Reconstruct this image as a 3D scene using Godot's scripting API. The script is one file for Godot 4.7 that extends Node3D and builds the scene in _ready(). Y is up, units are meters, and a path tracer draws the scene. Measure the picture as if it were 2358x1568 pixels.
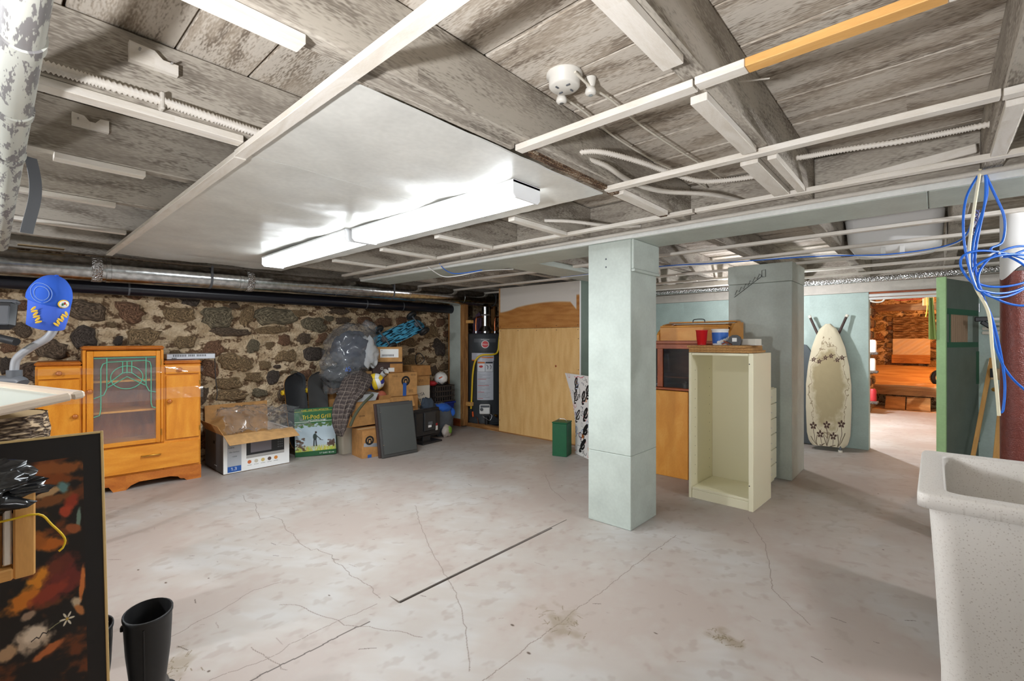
extends Node3D
# A stone-walled basement room: camera, light, shell first, then the things in it. World axes: the joists run along z, the beam along x.

var rng := RandomNumberGenerator.new()
var M := {}
var used := {}
const SKY := Color(0.0, 0.0, 0.0)


class MB:
	var v := PackedVector3Array()
	var n := PackedVector3Array()
	var t := PackedVector2Array()
	var x := Transform3D()

	func at(p: Vector3, ry := 0.0, rx := 0.0, rz := 0.0) -> MB:
		x = Transform3D(Basis.from_euler(Vector3(rx, ry, rz)), p)
		return self

	func tri(a: Vector3, b: Vector3, c: Vector3, na: Vector3, nb: Vector3, nc: Vector3, ta := Vector2.ZERO, tb := Vector2.ZERO, tc := Vector2.ZERO) -> void:
		var A := x * a
		var B := x * b
		var C := x * c
		var NA := (x.basis * na).normalized()
		var NB := (x.basis * nb).normalized()
		var NC := (x.basis * nc).normalized()
		if (C - A).cross(B - A).dot(NA + NB + NC) < 0.0:
			v.append_array([A, C, B])
			n.append_array([NA, NC, NB])
			t.append_array([ta, tc, tb])
		else:
			v.append_array([A, B, C])
			n.append_array([NA, NB, NC])
			t.append_array([ta, tb, tc])

	func quad(a: Vector3, b: Vector3, c: Vector3, d: Vector3, nr: Vector3, ta := Vector2.ZERO, tb := Vector2.ZERO, tc := Vector2.ZERO, td := Vector2.ZERO) -> void:
		tri(a, b, c, nr, nr, nr, ta, tb, tc)
		tri(a, c, d, nr, nr, nr, ta, tc, td)

	func box(s: Vector3, o := Vector3.ZERO, bev := 0.0, g := 0, uo := Vector2.ZERO) -> MB:
		var h := s * 0.5
		var e := minf(bev, minf(h.x, minf(h.y, h.z)) * 0.9)
		var ij := [[-1, -1], [1, -1], [1, 1], [-1, 1]]
		for a in 3:
			var b := (a + 1) % 3
			var c := (a + 2) % 3
			if g == c:
				c = b
				b = g
			for sg: float in [-1.0, 1.0]:
				var nr := Vector3.ZERO
				nr[a] = sg
				var p := []
				var w := []
				for k in ij:
					var q := Vector3.ZERO
					q[a] = sg * h[a]
					q[b] = k[0] * (h[b] - e)
					q[c] = k[1] * (h[c] - e)
					p.append(q + o)
					w.append(Vector2(q[b] + a * 0.37, q[c] + sg * 0.21) + uo)
				quad(p[0], p[1], p[2], p[3], nr, w[0], w[1], w[2], w[3])
		if e > 0.0:
			for a in 3:
				var b := (a + 1) % 3
				var c := (a + 2) % 3
				for sb: float in [-1.0, 1.0]:
					for sc: float in [-1.0, 1.0]:
						var q := [Vector3.ZERO, Vector3.ZERO, Vector3.ZERO, Vector3.ZERO]
						for k in 4:
							var r: Vector3 = q[k]
							r[a] = (h[a] - e) * (-1.0 if k == 0 or k == 3 else 1.0)
							r[b] = sb * (h[b] - (0.0 if k < 2 else e))
							r[c] = sc * (h[c] - (e if k < 2 else 0.0))
							q[k] = r + o
						var nr := Vector3.ZERO
						nr[b] = sb * 0.7071
						nr[c] = sc * 0.7071
						var u0: float = (q[0] as Vector3)[a]
						var u1: float = (q[1] as Vector3)[a]
						quad(q[0], q[1], q[2], q[3], nr, Vector2(u0, 0) + uo, Vector2(u1, 0) + uo, Vector2(u1, e) + uo, Vector2(u0, e) + uo)
			for sx: float in [-1.0, 1.0]:
				for sy: float in [-1.0, 1.0]:
					for sz: float in [-1.0, 1.0]:
						var s3 := Vector3(sx, sy, sz)
						var nr := s3.normalized()
						tri(Vector3(sx * h.x, sy * (h.y - e), sz * (h.z - e)) + o, Vector3(sx * (h.x - e), sy * h.y, sz * (h.z - e)) + o, Vector3(sx * (h.x - e), sy * (h.y - e), sz * h.z) + o, nr, nr, nr, uo, uo, uo)
		return self

	func span(a: Vector3, b: Vector3, bev := 0.0, g := 0, uo := Vector2.ZERO) -> MB:
		return box((b - a).abs(), (a + b) * 0.5, bev, g, uo)

	func bar(a: Vector3, b: Vector3, w: float, h: float, bev := 0.0) -> MB:
		# a board of section w (across) x h (up) from a to b
		var keep := x
		var d := (b - a)
		var ax := d.normalized()
		var up := Vector3.UP if absf(ax.y) < 0.95 else Vector3.BACK
		var az := ax.cross(up).normalized()
		var ay := az.cross(ax).normalized()
		x = keep * Transform3D(Basis(ax, ay, az), (a + b) * 0.5)
		box(Vector3(d.length(), h, w), Vector3.ZERO, bev, 0, Vector2(a.x * 3.1 + a.z * 1.7, a.z * 2.3))
		x = keep
		return self

	func lathe(prof: Array, sides := 24, a0 := 0.0, a1 := TAU) -> MB:
		var k := prof.size()
		var seg := []
		for i in k - 1:
			var d: Vector2 = prof[i + 1] - prof[i]
			seg.append(Vector2(d.y, -d.x).normalized())
		for i in k - 1:
			var n0: Vector2 = seg[i]
			var n1: Vector2 = seg[i]
			if i > 0 and n0.dot(seg[i - 1]) > 0.6:
				n0 = (n0 + seg[i - 1]).normalized()
			if i < k - 2 and n1.dot(seg[i + 1]) > 0.6:
				n1 = (n1 + seg[i + 1]).normalized()
			var p: Vector2 = prof[i]
			var q: Vector2 = prof[i + 1]
			for j in sides:
				var f := lerpf(a0, a1, float(j) / sides)
				var g := lerpf(a0, a1, float(j + 1) / sides)
				var cf := Vector3(sin(f), 0, cos(f))
				var cg := Vector3(sin(g), 0, cos(g))
				var A := cf * p.x + Vector3.UP * p.y
				var B := cg * p.x + Vector3.UP * p.y
				var C := cg * q.x + Vector3.UP * q.y
				var D := cf * q.x + Vector3.UP * q.y
				var nA := cf * n0.x + Vector3.UP * n0.y
				var nB := cg * n0.x + Vector3.UP * n0.y
				var nC := cg * n1.x + Vector3.UP * n1.y
				var nD := cf * n1.x + Vector3.UP * n1.y
				var rr := maxf(p.x, q.x)
				var uA := Vector2(f * rr, p.y)
				var uB := Vector2(g * rr, p.y)
				var uC := Vector2(g * rr, q.y)
				var uD := Vector2(f * rr, q.y)
				if p.x > 1e-6:
					tri(A, B, C, nA, nB, nC, uA, uB, uC)
				if q.x > 1e-6:
					tri(A, C, D, nA, nC, nD, uA, uC, uD)
		return self

	func tube(pts: Array, r: float, sides := 8, closed := false, rs := []) -> MB:
		var k := pts.size()
		var fr := []
		var up := Vector3.ZERO
		var dist := [0.0]
		for i in k:
			var a: Vector3 = pts[(i - 1 + k) % k] if closed or i > 0 else pts[0]
			var b: Vector3 = pts[(i + 1) % k] if closed or i < k - 1 else pts[k - 1]
			var d := (b - a).normalized()
			if up == Vector3.ZERO:
				up = d.cross(Vector3(0.31, 0.92, 0.23) if absf(d.y) < 0.9 else Vector3.RIGHT).normalized()
			up = (up - d * up.dot(d)).normalized()
			fr.append([up, d.cross(up), d])
			if i > 0:
				dist.append(dist[i - 1] + (pts[i] as Vector3).distance_to(pts[i - 1]))
		var last := k if closed else k - 1
		for i in last:
			var i2 := (i + 1) % k
			var r0: float = rs[i] if rs else r
			var r1: float = rs[i2] if rs else r
			var d1: float = dist[i] + (pts[i] as Vector3).distance_to(pts[i2])
			for j in sides:
				var f := TAU * j / sides
				var g := TAU * (j + 1) / sides
				var e0: Vector3 = fr[i][0] * cos(f) + fr[i][1] * sin(f)
				var e1: Vector3 = fr[i][0] * cos(g) + fr[i][1] * sin(g)
				var e2: Vector3 = fr[i2][0] * cos(g) + fr[i2][1] * sin(g)
				var e3: Vector3 = fr[i2][0] * cos(f) + fr[i2][1] * sin(f)
				var P: Vector3 = pts[i]
				var Q: Vector3 = pts[i2]
				var U := Vector2(dist[i], f * r0)
				tri(P + e0 * r0, P + e1 * r0, Q + e2 * r1, e0, e1, e2, U, Vector2(dist[i], g * r0), Vector2(d1, g * r0))
				tri(P + e0 * r0, Q + e2 * r1, Q + e3 * r1, e0, e2, e3, U, Vector2(d1, g * r0), Vector2(d1, f * r0))
		if not closed:
			for i: int in [0, k - 1]:
				var nr: Vector3 = fr[i][2] * (-1.0 if i == 0 else 1.0)
				var r0: float = rs[i] if rs else r
				for j in sides:
					var f := TAU * j / sides
					var g := TAU * (j + 1) / sides
					tri(pts[i], pts[i] + (fr[i][0] * cos(f) + fr[i][1] * sin(f)) * r0, pts[i] + (fr[i][0] * cos(g) + fr[i][1] * sin(g)) * r0, nr, nr, nr)
		return self

	func prism(poly: Array, depth: float, uvs := 1.0) -> MB:
		var pp := PackedVector2Array(poly)
		var ix := Geometry2D.triangulate_polygon(pp)
		var h := depth * 0.5
		for i in range(0, ix.size(), 3):
			var a := pp[ix[i]]
			var b := pp[ix[i + 1]]
			var c := pp[ix[i + 2]]
			for s: float in [-1.0, 1.0]:
				var nr := Vector3(0, 0, s)
				tri(Vector3(a.x, a.y, s * h), Vector3(b.x, b.y, s * h), Vector3(c.x, c.y, s * h), nr, nr, nr, a * uvs, b * uvs, c * uvs)
		var ccw := not Geometry2D.is_polygon_clockwise(pp)
		for i in pp.size():
			var a := pp[i]
			var b := pp[(i + 1) % pp.size()]
			var d := (b - a).normalized()
			var nr := Vector3(d.y, -d.x, 0) * (1.0 if ccw else -1.0)
			quad(Vector3(a.x, a.y, -h), Vector3(b.x, b.y, -h), Vector3(b.x, b.y, h), Vector3(a.x, a.y, h), nr, a * uvs, b * uvs, (b + d * 0.0) * uvs + Vector2(0, depth), a * uvs + Vector2(0, depth))
		return self

	func grid(nu: int, nv: int, fn: Callable, wrap := false, thick := 0.0, uv := Vector2.ONE, flip := false) -> MB:
		var P := []
		var N := []
		var m := nu if wrap else nu + 1
		for i in m:
			var row := PackedVector3Array()
			for j in nv + 1:
				row.append(fn.call(float(i) / nu, float(j) / nv))
			P.append(row)
		for i in m:
			var row := PackedVector3Array()
			for j in nv + 1:
				var i0 := (i - 1 + m) % m if wrap else maxi(i - 1, 0)
				var i1 := (i + 1) % m if wrap else mini(i + 1, nu)
				var du: Vector3 = P[i1][j] - P[i0][j]
				var dv: Vector3 = P[i][mini(j + 1, nv)] - P[i][maxi(j - 1, 0)]
				if du.length() < 1e-7:
					var jj := 1 if j == 0 else nv - 1
					du = P[i1][jj] - P[i0][jj]
				var c := du.cross(dv).normalized()
				row.append(-c if flip else c)
			N.append(row)
		var layers := [1.0, -1.0] if thick > 0.0 else [1.0]
		for s: float in layers:
			for i in nu:
				var i2 := (i + 1) % m
				for j in nv:
					var p := []
					var q := []
					var w := []
					for k in [[i, j], [i2, j], [i2, j + 1], [i, j + 1]]:
						var nn: Vector3 = N[k[0]][k[1]]
						p.append(P[k[0]][k[1]] + nn * (s * thick * 0.5))
						q.append(nn * s)
						var ui := float(k[0]) if not (wrap and k[0] == 0 and i > 0) else float(nu)
						w.append(Vector2(ui / nu * uv.x, float(k[1]) / nv * uv.y))
					if (p[0] as Vector3).distance_squared_to(p[1]) > 1e-14:
						tri(p[0], p[1], p[2], q[0], q[1], q[2], w[0], w[1], w[2])
					if (p[2] as Vector3).distance_squared_to(p[3]) > 1e-14:
						tri(p[0], p[2], p[3], q[0], q[2], q[3], w[0], w[2], w[3])
		if thick > 0.0:
			var rim := []
			for i in nu:
				var i2 := (i + 1) % m
				rim.append([i, 0, i2, 0, -1.0])
				rim.append([i, nv, i2, nv, 1.0])
			if not wrap:
				for j in nv:
					rim.append([0, j, 0, j + 1, 0.0])
					rim.append([nu, j, nu, j + 1, 0.0])
			for k in rim:
				var a: Vector3 = P[k[0]][k[1]]
				var b: Vector3 = P[k[2]][k[3]]
				var na: Vector3 = N[k[0]][k[1]] * (thick * 0.5)
				var nb: Vector3 = N[k[2]][k[3]] * (thick * 0.5)
				var nr := (b - a).cross(na).normalized()
				var mid: Vector3 = P[clampi(nu / 2, 0, m - 1)][nv / 2]
				if nr.dot((a + b) * 0.5 - mid) < 0.0:
					nr = -nr
				quad(a + na, b + nb, b - nb, a - na, nr)
		return self

	func ell(r: Vector3, o := Vector3.ZERO, nu := 20, nv := 12, amp := 0.0, frq := 3.0, sd := 1, uv := Vector2.ONE) -> MB:
		var fnl := FastNoiseLite.new()
		fnl.seed = sd
		fnl.frequency = frq
		return grid(nu, nv, func(a: float, b: float) -> Vector3:
			var th := a * TAU
			var ph := b * PI
			var d := Vector3(sin(ph) * cos(th), cos(ph), sin(ph) * sin(th))
			var k := 1.0 + (amp * fnl.get_noise_3d(d.x, d.y, d.z) if amp > 0.0 else 0.0)
			return o + d * r * k, true, 0.0, uv)

	func loft(rings: Array, cap0 := true, cap1 := true) -> MB:
		var k: int = rings.size()
		var m: int = rings[0].size()
		var mid := Vector3.ZERO
		for q in rings[0]:
			mid += q / m
		var du: Vector3 = rings[0][1] - rings[0][m - 1]
		var dv: Vector3 = rings[1][0] - rings[0][0]
		var inward := du.cross(dv).dot(rings[0][0] - mid) < 0.0
		grid(m, k - 1, func(a: float, b: float) -> Vector3: return rings[int(round(b * (k - 1)))][int(round(a * m)) % m], true, 0.0, Vector2.ONE, inward)
		for e in [[0, cap0, 1], [k - 1, cap1, k - 2]]:
			if e[1]:
				var c := Vector3.ZERO
				var c2 := Vector3.ZERO
				for q in rings[e[0]]:
					c += q / m
				for q in rings[e[2]]:
					c2 += q / m
				var nr := (rings[e[0]][0] - c as Vector3).cross(rings[e[0]][m / 3] - c).normalized()
				if nr.dot(c - c2) < 0.0:
					nr = -nr
				for i in m:
					tri(c, rings[e[0]][i], rings[e[0]][(i + 1) % m], nr, nr, nr, Vector2(c.x, c.z), Vector2(rings[e[0]][i].x, rings[e[0]][i].z), Vector2(rings[e[0]][(i + 1) % m].x, rings[e[0]][(i + 1) % m].z))
		return self

	func face(w: float, h: float, th := 0.001) -> MB:
		# a thin card whose +z face carries a picture from corner to corner
		box(Vector3(w, h, th), Vector3.ZERO)
		var z := th * 0.5 + 0.0002
		quad(Vector3(-w / 2, h / 2, z), Vector3(w / 2, h / 2, z), Vector3(w / 2, -h / 2, z), Vector3(-w / 2, -h / 2, z), Vector3.BACK, Vector2(0, 0), Vector2(1, 0), Vector2(1, 1), Vector2(0, 1))
		return self

	func mesh() -> ArrayMesh:
		var m := ArrayMesh.new()
		var a := []
		a.resize(Mesh.ARRAY_MAX)
		a[Mesh.ARRAY_VERTEX] = v
		a[Mesh.ARRAY_NORMAL] = n
		a[Mesh.ARRAY_TEX_UV] = t
		m.add_surface_from_arrays(Mesh.PRIMITIVE_TRIANGLES, a)
		return m


func mb(p := Vector3.ZERO, ry := 0.0, rx := 0.0, rz := 0.0) -> MB:
	return MB.new().at(p, ry, rx, rz)


func numbered(called: String) -> String:
	var k: int = used.get(called, 0)
	used[called] = k + 1
	return called if k == 0 else "%s_%03d" % [called, k]


func part(parent: Node3D, called: String, m, mat: Material, p := Vector3.ZERO, ry := 0.0) -> MeshInstance3D:
	var o := MeshInstance3D.new()
	o.name = called
	o.mesh = m.mesh() if m is MB else m
	o.material_override = mat
	o.position = p
	o.rotation.y = ry
	parent.add_child(o, true)
	return o


func tag(o: Node3D, label: String, category: String, group := "") -> Node3D:
	o.set_meta("label", label)
	o.set_meta("category", category)
	if group:
		o.set_meta("group", group)
	return o


func thing(called: String, label: String, category: String, p := Vector3.ZERO, turn := 0.0, group := "") -> Node3D:
	var o := Node3D.new()
	o.name = numbered(called)
	add_child(o)
	o.position = p
	o.rotation.y = turn
	return tag(o, label, category, group)


func solo(called: String, label: String, category: String, m, mat: Material, p := Vector3.ZERO, turn := 0.0, group := "") -> MeshInstance3D:
	var o := part(self, numbered(called), m, mat, p, turn)
	tag(o, label, category, group)
	return o


func shell(called: String, label: String) -> Node3D:
	var o := Node3D.new()
	o.name = called
	add_child(o)
	o.set_meta("kind", "structure")
	o.set_meta("label", label)
	return o


func wall(called: String, m: MB, mat: Material, label: String) -> MeshInstance3D:
	var o := part(self, called, m, mat)
	o.set_meta("kind", "structure")
	o.set_meta("label", label)
	return o


func copy(o: Node3D, base: String, label: String, p: Vector3, turn := 0.0) -> Node3D:
	var c: Node3D = o.duplicate()
	c.name = numbered(base)
	add_child(c)
	c.position = p
	c.rotation.y = turn
	c.set_meta("label", label)
	return c


func text(parent: Node3D, s: String, h: float, mat: Material, p: Vector3, b := Basis(), wide := 1.0) -> void:
	# lettering of cap height h, centred on p, reading along the basis' x
	var m := TextMesh.new()
	var f := SystemFont.new()
	f.font_names = PackedStringArray(["Droid Sans"])
	m.font = f
	m.font_size = 24
	m.pixel_size = h / 24.0 * 1.36
	m.depth = 0.0006
	m.curve_step = 3.0
	m.text = s
	var o := MeshInstance3D.new()
	o.name = "lettering"
	o.mesh = m
	o.material_override = mat
	o.transform = Transform3D(b.scaled_local(Vector3(wide, 1, 1)), p)
	parent.add_child(o, true)


# ---------- computed pictures ----------
func noise(sd: int, f := 1.0, oct := 4) -> FastNoiseLite:
	var q := FastNoiseLite.new()
	q.seed = sd
	q.frequency = f
	q.fractal_octaves = oct
	q.noise_type = FastNoiseLite.TYPE_SIMPLEX_SMOOTH
	return q


func img(w: int, h: int, fn: Callable) -> Image:
	var im := Image.create(w, h, false, Image.FORMAT_RGB8)
	for y in h:
		for x in w:
			im.set_pixel(x, y, fn.call(float(x) / w, float(y) / h))
	return im


func tx(im: Image) -> ImageTexture:
	return ImageTexture.create_from_image(im)


func wood_img(w: int, h: int, sd: int, dark: Color, mid: Color, light: Color, rings := 50.0, fine := 0.3, wash := -9.0, washc := Color.WHITE, warp := 0.09) -> Image:
	var n1 := noise(sd, 1.0, 4)
	var n2 := noise(sd + 7, 1.0, 2)
	var n3 := noise(sd + 13, 1.0, 2)
	return img(w, h, func(u: float, q: float) -> Color:
		var wp := n2.get_noise_2d(u * 3.0, q * 3.0) * warp
		var g := n1.get_noise_2d(u * 3.5, (q + wp) * rings * 0.35)
		var f := n3.get_noise_2d(u * 60.0, q * rings * 5.0)
		var val := clampf(0.5 + 0.75 * g + fine * f, 0.0, 1.0)
		var c := dark.lerp(mid, val * 2.0) if val < 0.5 else mid.lerp(light, val * 2.0 - 1.0)
		if wash > -5.0:
			var p := n2.get_noise_2d(u * 4.0 + 31.0, q * 6.0) + 0.5 * n1.get_noise_2d(u * 12.0 + 5.0, q * 40.0) + 0.7 * f
			c = c.lerp(washc, 0.9 * smoothstep(-0.4, 0.5, p + wash))
		return c)


func disc(im: Image, cx: float, cy: float, rx: float, ry: float, c: Color, soft := 0.1, rot := 0.0, rough := 0.0) -> void:
	var R := maxf(rx, ry) * (1.0 + rough)
	var nz := noise(int(cx * 7 + cy * 3), 1.0, 3)
	var cr := cos(rot)
	var sr := sin(rot)
	for y in range(maxi(0, int(cy - R)), mini(im.get_height(), int(cy + R) + 1)):
		for x in range(maxi(0, int(cx - R)), mini(im.get_width(), int(cx + R) + 1)):
			var dx := x - cx
			var dy := y - cy
			var a := (dx * cr + dy * sr) / rx
			var b := (-dx * sr + dy * cr) / ry
			var d := sqrt(a * a + b * b)
			if rough > 0.0:
				d += rough * nz.get_noise_2d(x * 0.03, y * 0.03) * 1.6
			if d < 1.0:
				im.set_pixel(x, y, im.get_pixel(x, y).lerp(c, minf(1.0, (1.0 - d) / maxf(soft, 0.001)) * c.a))


func line(im: Image, pts: Array, w: float, c: Color) -> void:
	# pts: x, y, x, y ... in pixels
	for i in range(0, pts.size() - 2, 2):
		var a := Vector2(pts[i], pts[i + 1])
		var b := Vector2(pts[i + 2], pts[i + 3])
		var k := maxi(1, int(a.distance_to(b) / maxf(1.0, w * 0.3)))
		for j in k + 1:
			var p := a.lerp(b, float(j) / k)
			if w <= 2.5:
				im.fill_rect(Rect2i(int(p.x), int(p.y), maxi(1, int(w)), maxi(1, int(w))), c)
			else:
				var r := int(w * 0.5)
				for yy in range(-r, r + 1):
					var hw := int(sqrt(float(r * r - yy * yy)))
					im.fill_rect(Rect2i(int(p.x) - hw, int(p.y) + yy, hw * 2 + 1, 1), c)


# ---------- materials ----------
func mat(called: String, c: Color, rough := 0.7, metal := 0.0, tex: Texture2D = null, sc := 1.0, bump: Texture2D = null, bh := 0.3) -> StandardMaterial3D:
	var m := StandardMaterial3D.new()
	m.resource_name = called
	m.albedo_color = c
	m.roughness = rough
	m.metallic = metal
	if tex:
		m.albedo_texture = tex
	if bump:
		m.heightmap_enabled = true
		m.heightmap_texture = bump
		m.heightmap_scale = bh
	m.uv1_scale = Vector3(sc, sc, sc)
	M[called] = m
	return m


func wmat(called: String, im: Image, c := Color.WHITE, rough := 0.65, len_m := 2.4, wid_m := 0.6, bh := 0.15) -> StandardMaterial3D:
	var t2 := tx(im)
	var m := mat(called, c, rough, 0.0, t2, 1.0, t2, bh)
	m.uv1_scale = Vector3(1.0 / len_m, 1.0 / wid_m, 1.0)
	return m


func film(called: String, c: Color, alpha: float, rough := 0.08) -> StandardMaterial3D:
	var m := mat(called, Color(c.r, c.g, c.b, alpha), rough)
	m.transparency = BaseMaterial3D.TRANSPARENCY_ALPHA
	return m


func rgb(r: float, g: float, b: float) -> Color:
	return Color(r / 255.0, g / 255.0, b / 255.0)


func ribs(pts: Array, steps_m: float) -> Array:
	# resamples a polyline evenly through a Catmull curve
	var c := Curve3D.new()
	for i in pts.size():
		var a: Vector3 = pts[maxi(i - 1, 0)]
		var b: Vector3 = pts[mini(i + 1, pts.size() - 1)]
		c.add_point(pts[i], (a - b) / 6.0, (b - a) / 6.0)
	c.bake_interval = steps_m
	return Array(c.get_baked_points())


func flex(pts: Array, r: float) -> MB:
	# armoured conduit: a tube whose radius swells turn by turn
	var p := ribs(pts, 0.0065)
	var rs := []
	for i in p.size():
		rs.append(r * (1.0 + (0.24 if i % 2 == 0 else -0.2)))
	return mb().tube(p, r, 8, false, rs)


func rr(w: float, d: float, r: float, y: float, k := 4, ox := 0.0, oz := 0.0) -> PackedVector3Array:
	# a rounded rectangle in the xz plane at height y
	var o := PackedVector3Array()
	for q in 4:
		var cx := (w / 2 - r) * (1.0 if q == 0 or q == 3 else -1.0)
		var cz := (d / 2 - r) * (1.0 if q < 2 else -1.0)
		for i in k + 1:
			var a := PI / 2 * (q + float(i) / k)
			o.append(Vector3(cx + r * cos(a) + ox, y, cz + r * sin(a) + oz))
	return o


func _ready() -> void:
	rng.seed = 77
	# ---------- camera ----------
	var cam := Camera3D.new()
	cam.name = "camera"
	cam.fov = 71.96
	cam.near = 0.05
	cam.far = 60.0
	cam.position = Vector3(0, 1.15, 0)
	cam.rotation_degrees = Vector3(0, 42.0, 0)
	cam.current = true
	add_child(cam)
	# ---------- environment: a closed cellar, black outside ----------
	var we := WorldEnvironment.new()
	we.name = "world"
	var env := Environment.new()
	env.background_mode = Environment.BG_COLOR
	env.background_color = SKY
	env.tonemap_mode = Environment.TONE_MAPPER_LINEAR
	env.tonemap_exposure = 2.1
	env.sdfgi_enabled = true
	env.ssao_enabled = true
	env.ssil_enabled = true
	we.environment = env
	add_child(we)
	# ---------- unseen lamps placed to brighten the room, then the bulbs of the next rooms ----------
	unseen_uplight(Vector3(-0.35, 0, 0.75), Vector3(-0.22, 0.66, -0.9), 2.5)  # unseen lamp standing in for flash bounced off the ceiling
	bulb(Vector3(-2.7, 1.7, 1.3), rgb(246, 249, 255), 1.1, "unseen bulb behind the framed print placed to light the left side")  # out of view, placed to light the left foreground and joists
	bulb(Vector3(1.3, 1.64, -2.7), rgb(250, 250, 255), 0.6, "unseen bulb beyond the drain stack placed to light the far end")  # out of view, placed to light the far end and right-hand faces
	bulb(Vector3(-1.3, 1.55, -5.25), rgb(250, 250, 255), 0.4, "unseen bulb behind the chimney breast placed to light the far wall")  # hidden from the camera, placed to light the far wall and floor
	bulb(Vector3(-1.45, 1.72, -7.85), rgb(240, 246, 255), 3.4, "bare white bulb lighting the painted floor past the doorway")
	bulb(Vector3(0.9, 1.75, -11.3), rgb(255, 168, 78), 1.6, "bare amber bulb over the dirt floor")
	materials()
	room()
	ceiling()
	columns()
	next_room()
	ceiling_things()
	wall_pipes()
	china_cabinet()
	pile()
	closet()
	middle_group()
	door_side()
	near_left()
	near_right()


func lamp_strip(p: Vector3, tilt: float, label: String, energy: float) -> Node3D:
	var t := thing("strip_light", label, "light fixture", p, 0.0, "fluorescent strip lights")
	var white := mat("fixture enamel", rgb(238, 240, 242), 0.4)
	var glow := mat("lit lens", rgb(250, 250, 250), 0.4)
	glow.emission_enabled = true
	glow.emission = Color(0.95, 0.98, 1.0)
	glow.emission_energy_multiplier = 5.0
	var g := mb()
	g.x = Transform3D(Basis.from_euler(Vector3(0, 0, tilt)), Vector3.ZERO)
	g.span(Vector3(-0.61, -0.012, -0.085), Vector3(0.61, 0.0, 0.085), 0.002)
	part(t, "housing", g, white)
	var prof := [Vector2(-0.078, -0.012), Vector2(-0.078, -0.05), Vector2(-0.064, -0.064), Vector2(0.064, -0.064), Vector2(0.078, -0.05), Vector2(0.078, -0.012)]
	var l := mb(Vector3.ZERO, PI / 2)
	l.x = Transform3D(Basis.from_euler(Vector3(0, 0, tilt)), Vector3.ZERO) * Transform3D(Basis.from_euler(Vector3(0, PI / 2, 0)), Vector3.ZERO)
	l.prism(prof, 1.2)
	part(t, "lens", l, glow)
	for s: float in [-1.0, 1.0]:
		var e := mb()
		e.x = Transform3D(Basis.from_euler(Vector3(0, 0, tilt)), Vector3.ZERO) * Transform3D(Basis.from_euler(Vector3(0, PI / 2, 0)), Vector3(s * 0.606, 0, 0))
		e.prism([Vector2(-0.083, 0.0), Vector2(-0.083, -0.054), Vector2(-0.068, -0.069), Vector2(0.068, -0.069), Vector2(0.083, -0.054), Vector2(0.083, 0.0)], 0.008)
		part(t, "end_cap", e, white)
	var a := AreaLight3D.new()
	a.name = "lens_light"
	a.area_size = Vector2(1.18, 0.13)
	a.light_energy = energy
	a.light_color = Color(0.95, 0.98, 1.0)
	a.shadow_enabled = true
	a.area_range = 12.0
	a.position = Vector3(0, -0.068, 0)
	a.rotation = Vector3(-PI / 2, 0, 0)
	t.add_child(a)
	return t


func unseen_uplight(p: Vector3, aim: Vector3, energy: float) -> void:
	# unseen uplight behind the camera, stands in for flash bounced onto the boards
	var t := thing("unseen_uplight", "unseen uplight on a thin stand placed to light the ceiling boards", "work light", p)
	var h := Vector3(0, 0.95, 0)
	part(t, "stand", mb().tube([Vector3.ZERO, h], 0.012, 10).tube([Vector3(-0.2, 0.01, 0), Vector3(0.2, 0.01, 0)], 0.01, 8).tube([Vector3(0, 0.01, -0.2), Vector3(0, 0.01, 0.2)], 0.01, 8), mat("stand grey", rgb(120, 122, 126), 0.4))
	var d := aim.normalized()
	var sd := d.cross(Vector3.UP).normalized()
	var g := mb()
	g.x = Transform3D(Basis(sd, d, sd.cross(d)), h + d * 0.02)
	part(t, "reflector", g.lathe([Vector2(0.02, 0.0), Vector2(0.03, 0.03), Vector2(0.1, 0.1), Vector2(0.102, 0.1), Vector2(0.034, 0.026), Vector2(0.02, 0.0)], 28), mat("reflector white", rgb(236, 238, 240), 0.4))
	var glow := mat("lit unseen bulb", rgb(250, 250, 250), 0.3)
	glow.emission_enabled = true
	glow.emission = rgb(250, 250, 252)
	glow.emission_energy_multiplier = 4.0
	part(t, "globe", mb(h + d * 0.07).ell(Vector3(0.025, 0.025, 0.025), Vector3.ZERO, 14, 8), glow)
	var l := SpotLight3D.new()
	l.name = "globe_light"
	l.light_color = rgb(250, 250, 252)
	l.light_energy = energy
	l.light_size = 0.05
	l.spot_range = 12.0
	l.spot_attenuation = 2.0
	l.spot_angle = 56.0
	l.shadow_enabled = true
	l.position = h + d * 0.13
	l.basis = Basis.looking_at(d)
	t.add_child(l)


func bulb(p: Vector3, c: Color, energy: float, label: String) -> void:
	var t := thing("unseen_bulb", label, "bulb", p)
	var glow := mat("lit glass " + str(c), c, 0.3)
	glow.emission_enabled = true
	glow.emission = c
	glow.emission_energy_multiplier = 4.0
	part(t, "globe", mb().ell(Vector3(0.04, 0.05, 0.04), Vector3.ZERO, 16, 10), glow)
	part(t, "socket", mb(Vector3(0, 0.045, 0)).lathe([Vector2(0.0, 0.0), Vector2(0.018, 0.0), Vector2(0.022, 0.05), Vector2(0.0, 0.05)], 12), mat("porcelain", rgb(225, 222, 214), 0.35))
	part(t, "cord", mb().tube([Vector3(0, 0.09, 0), Vector3(0, 2.004 - p.y, 0)], 0.004, 6), M["porcelain"])
	var o := OmniLight3D.new()
	o.name = "globe_light"
	o.light_color = c
	o.light_energy = energy
	o.light_size = 0.03
	o.omni_range = 14.0
	o.omni_attenuation = 2.0
	o.shadow_enabled = true
	t.add_child(o)


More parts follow.
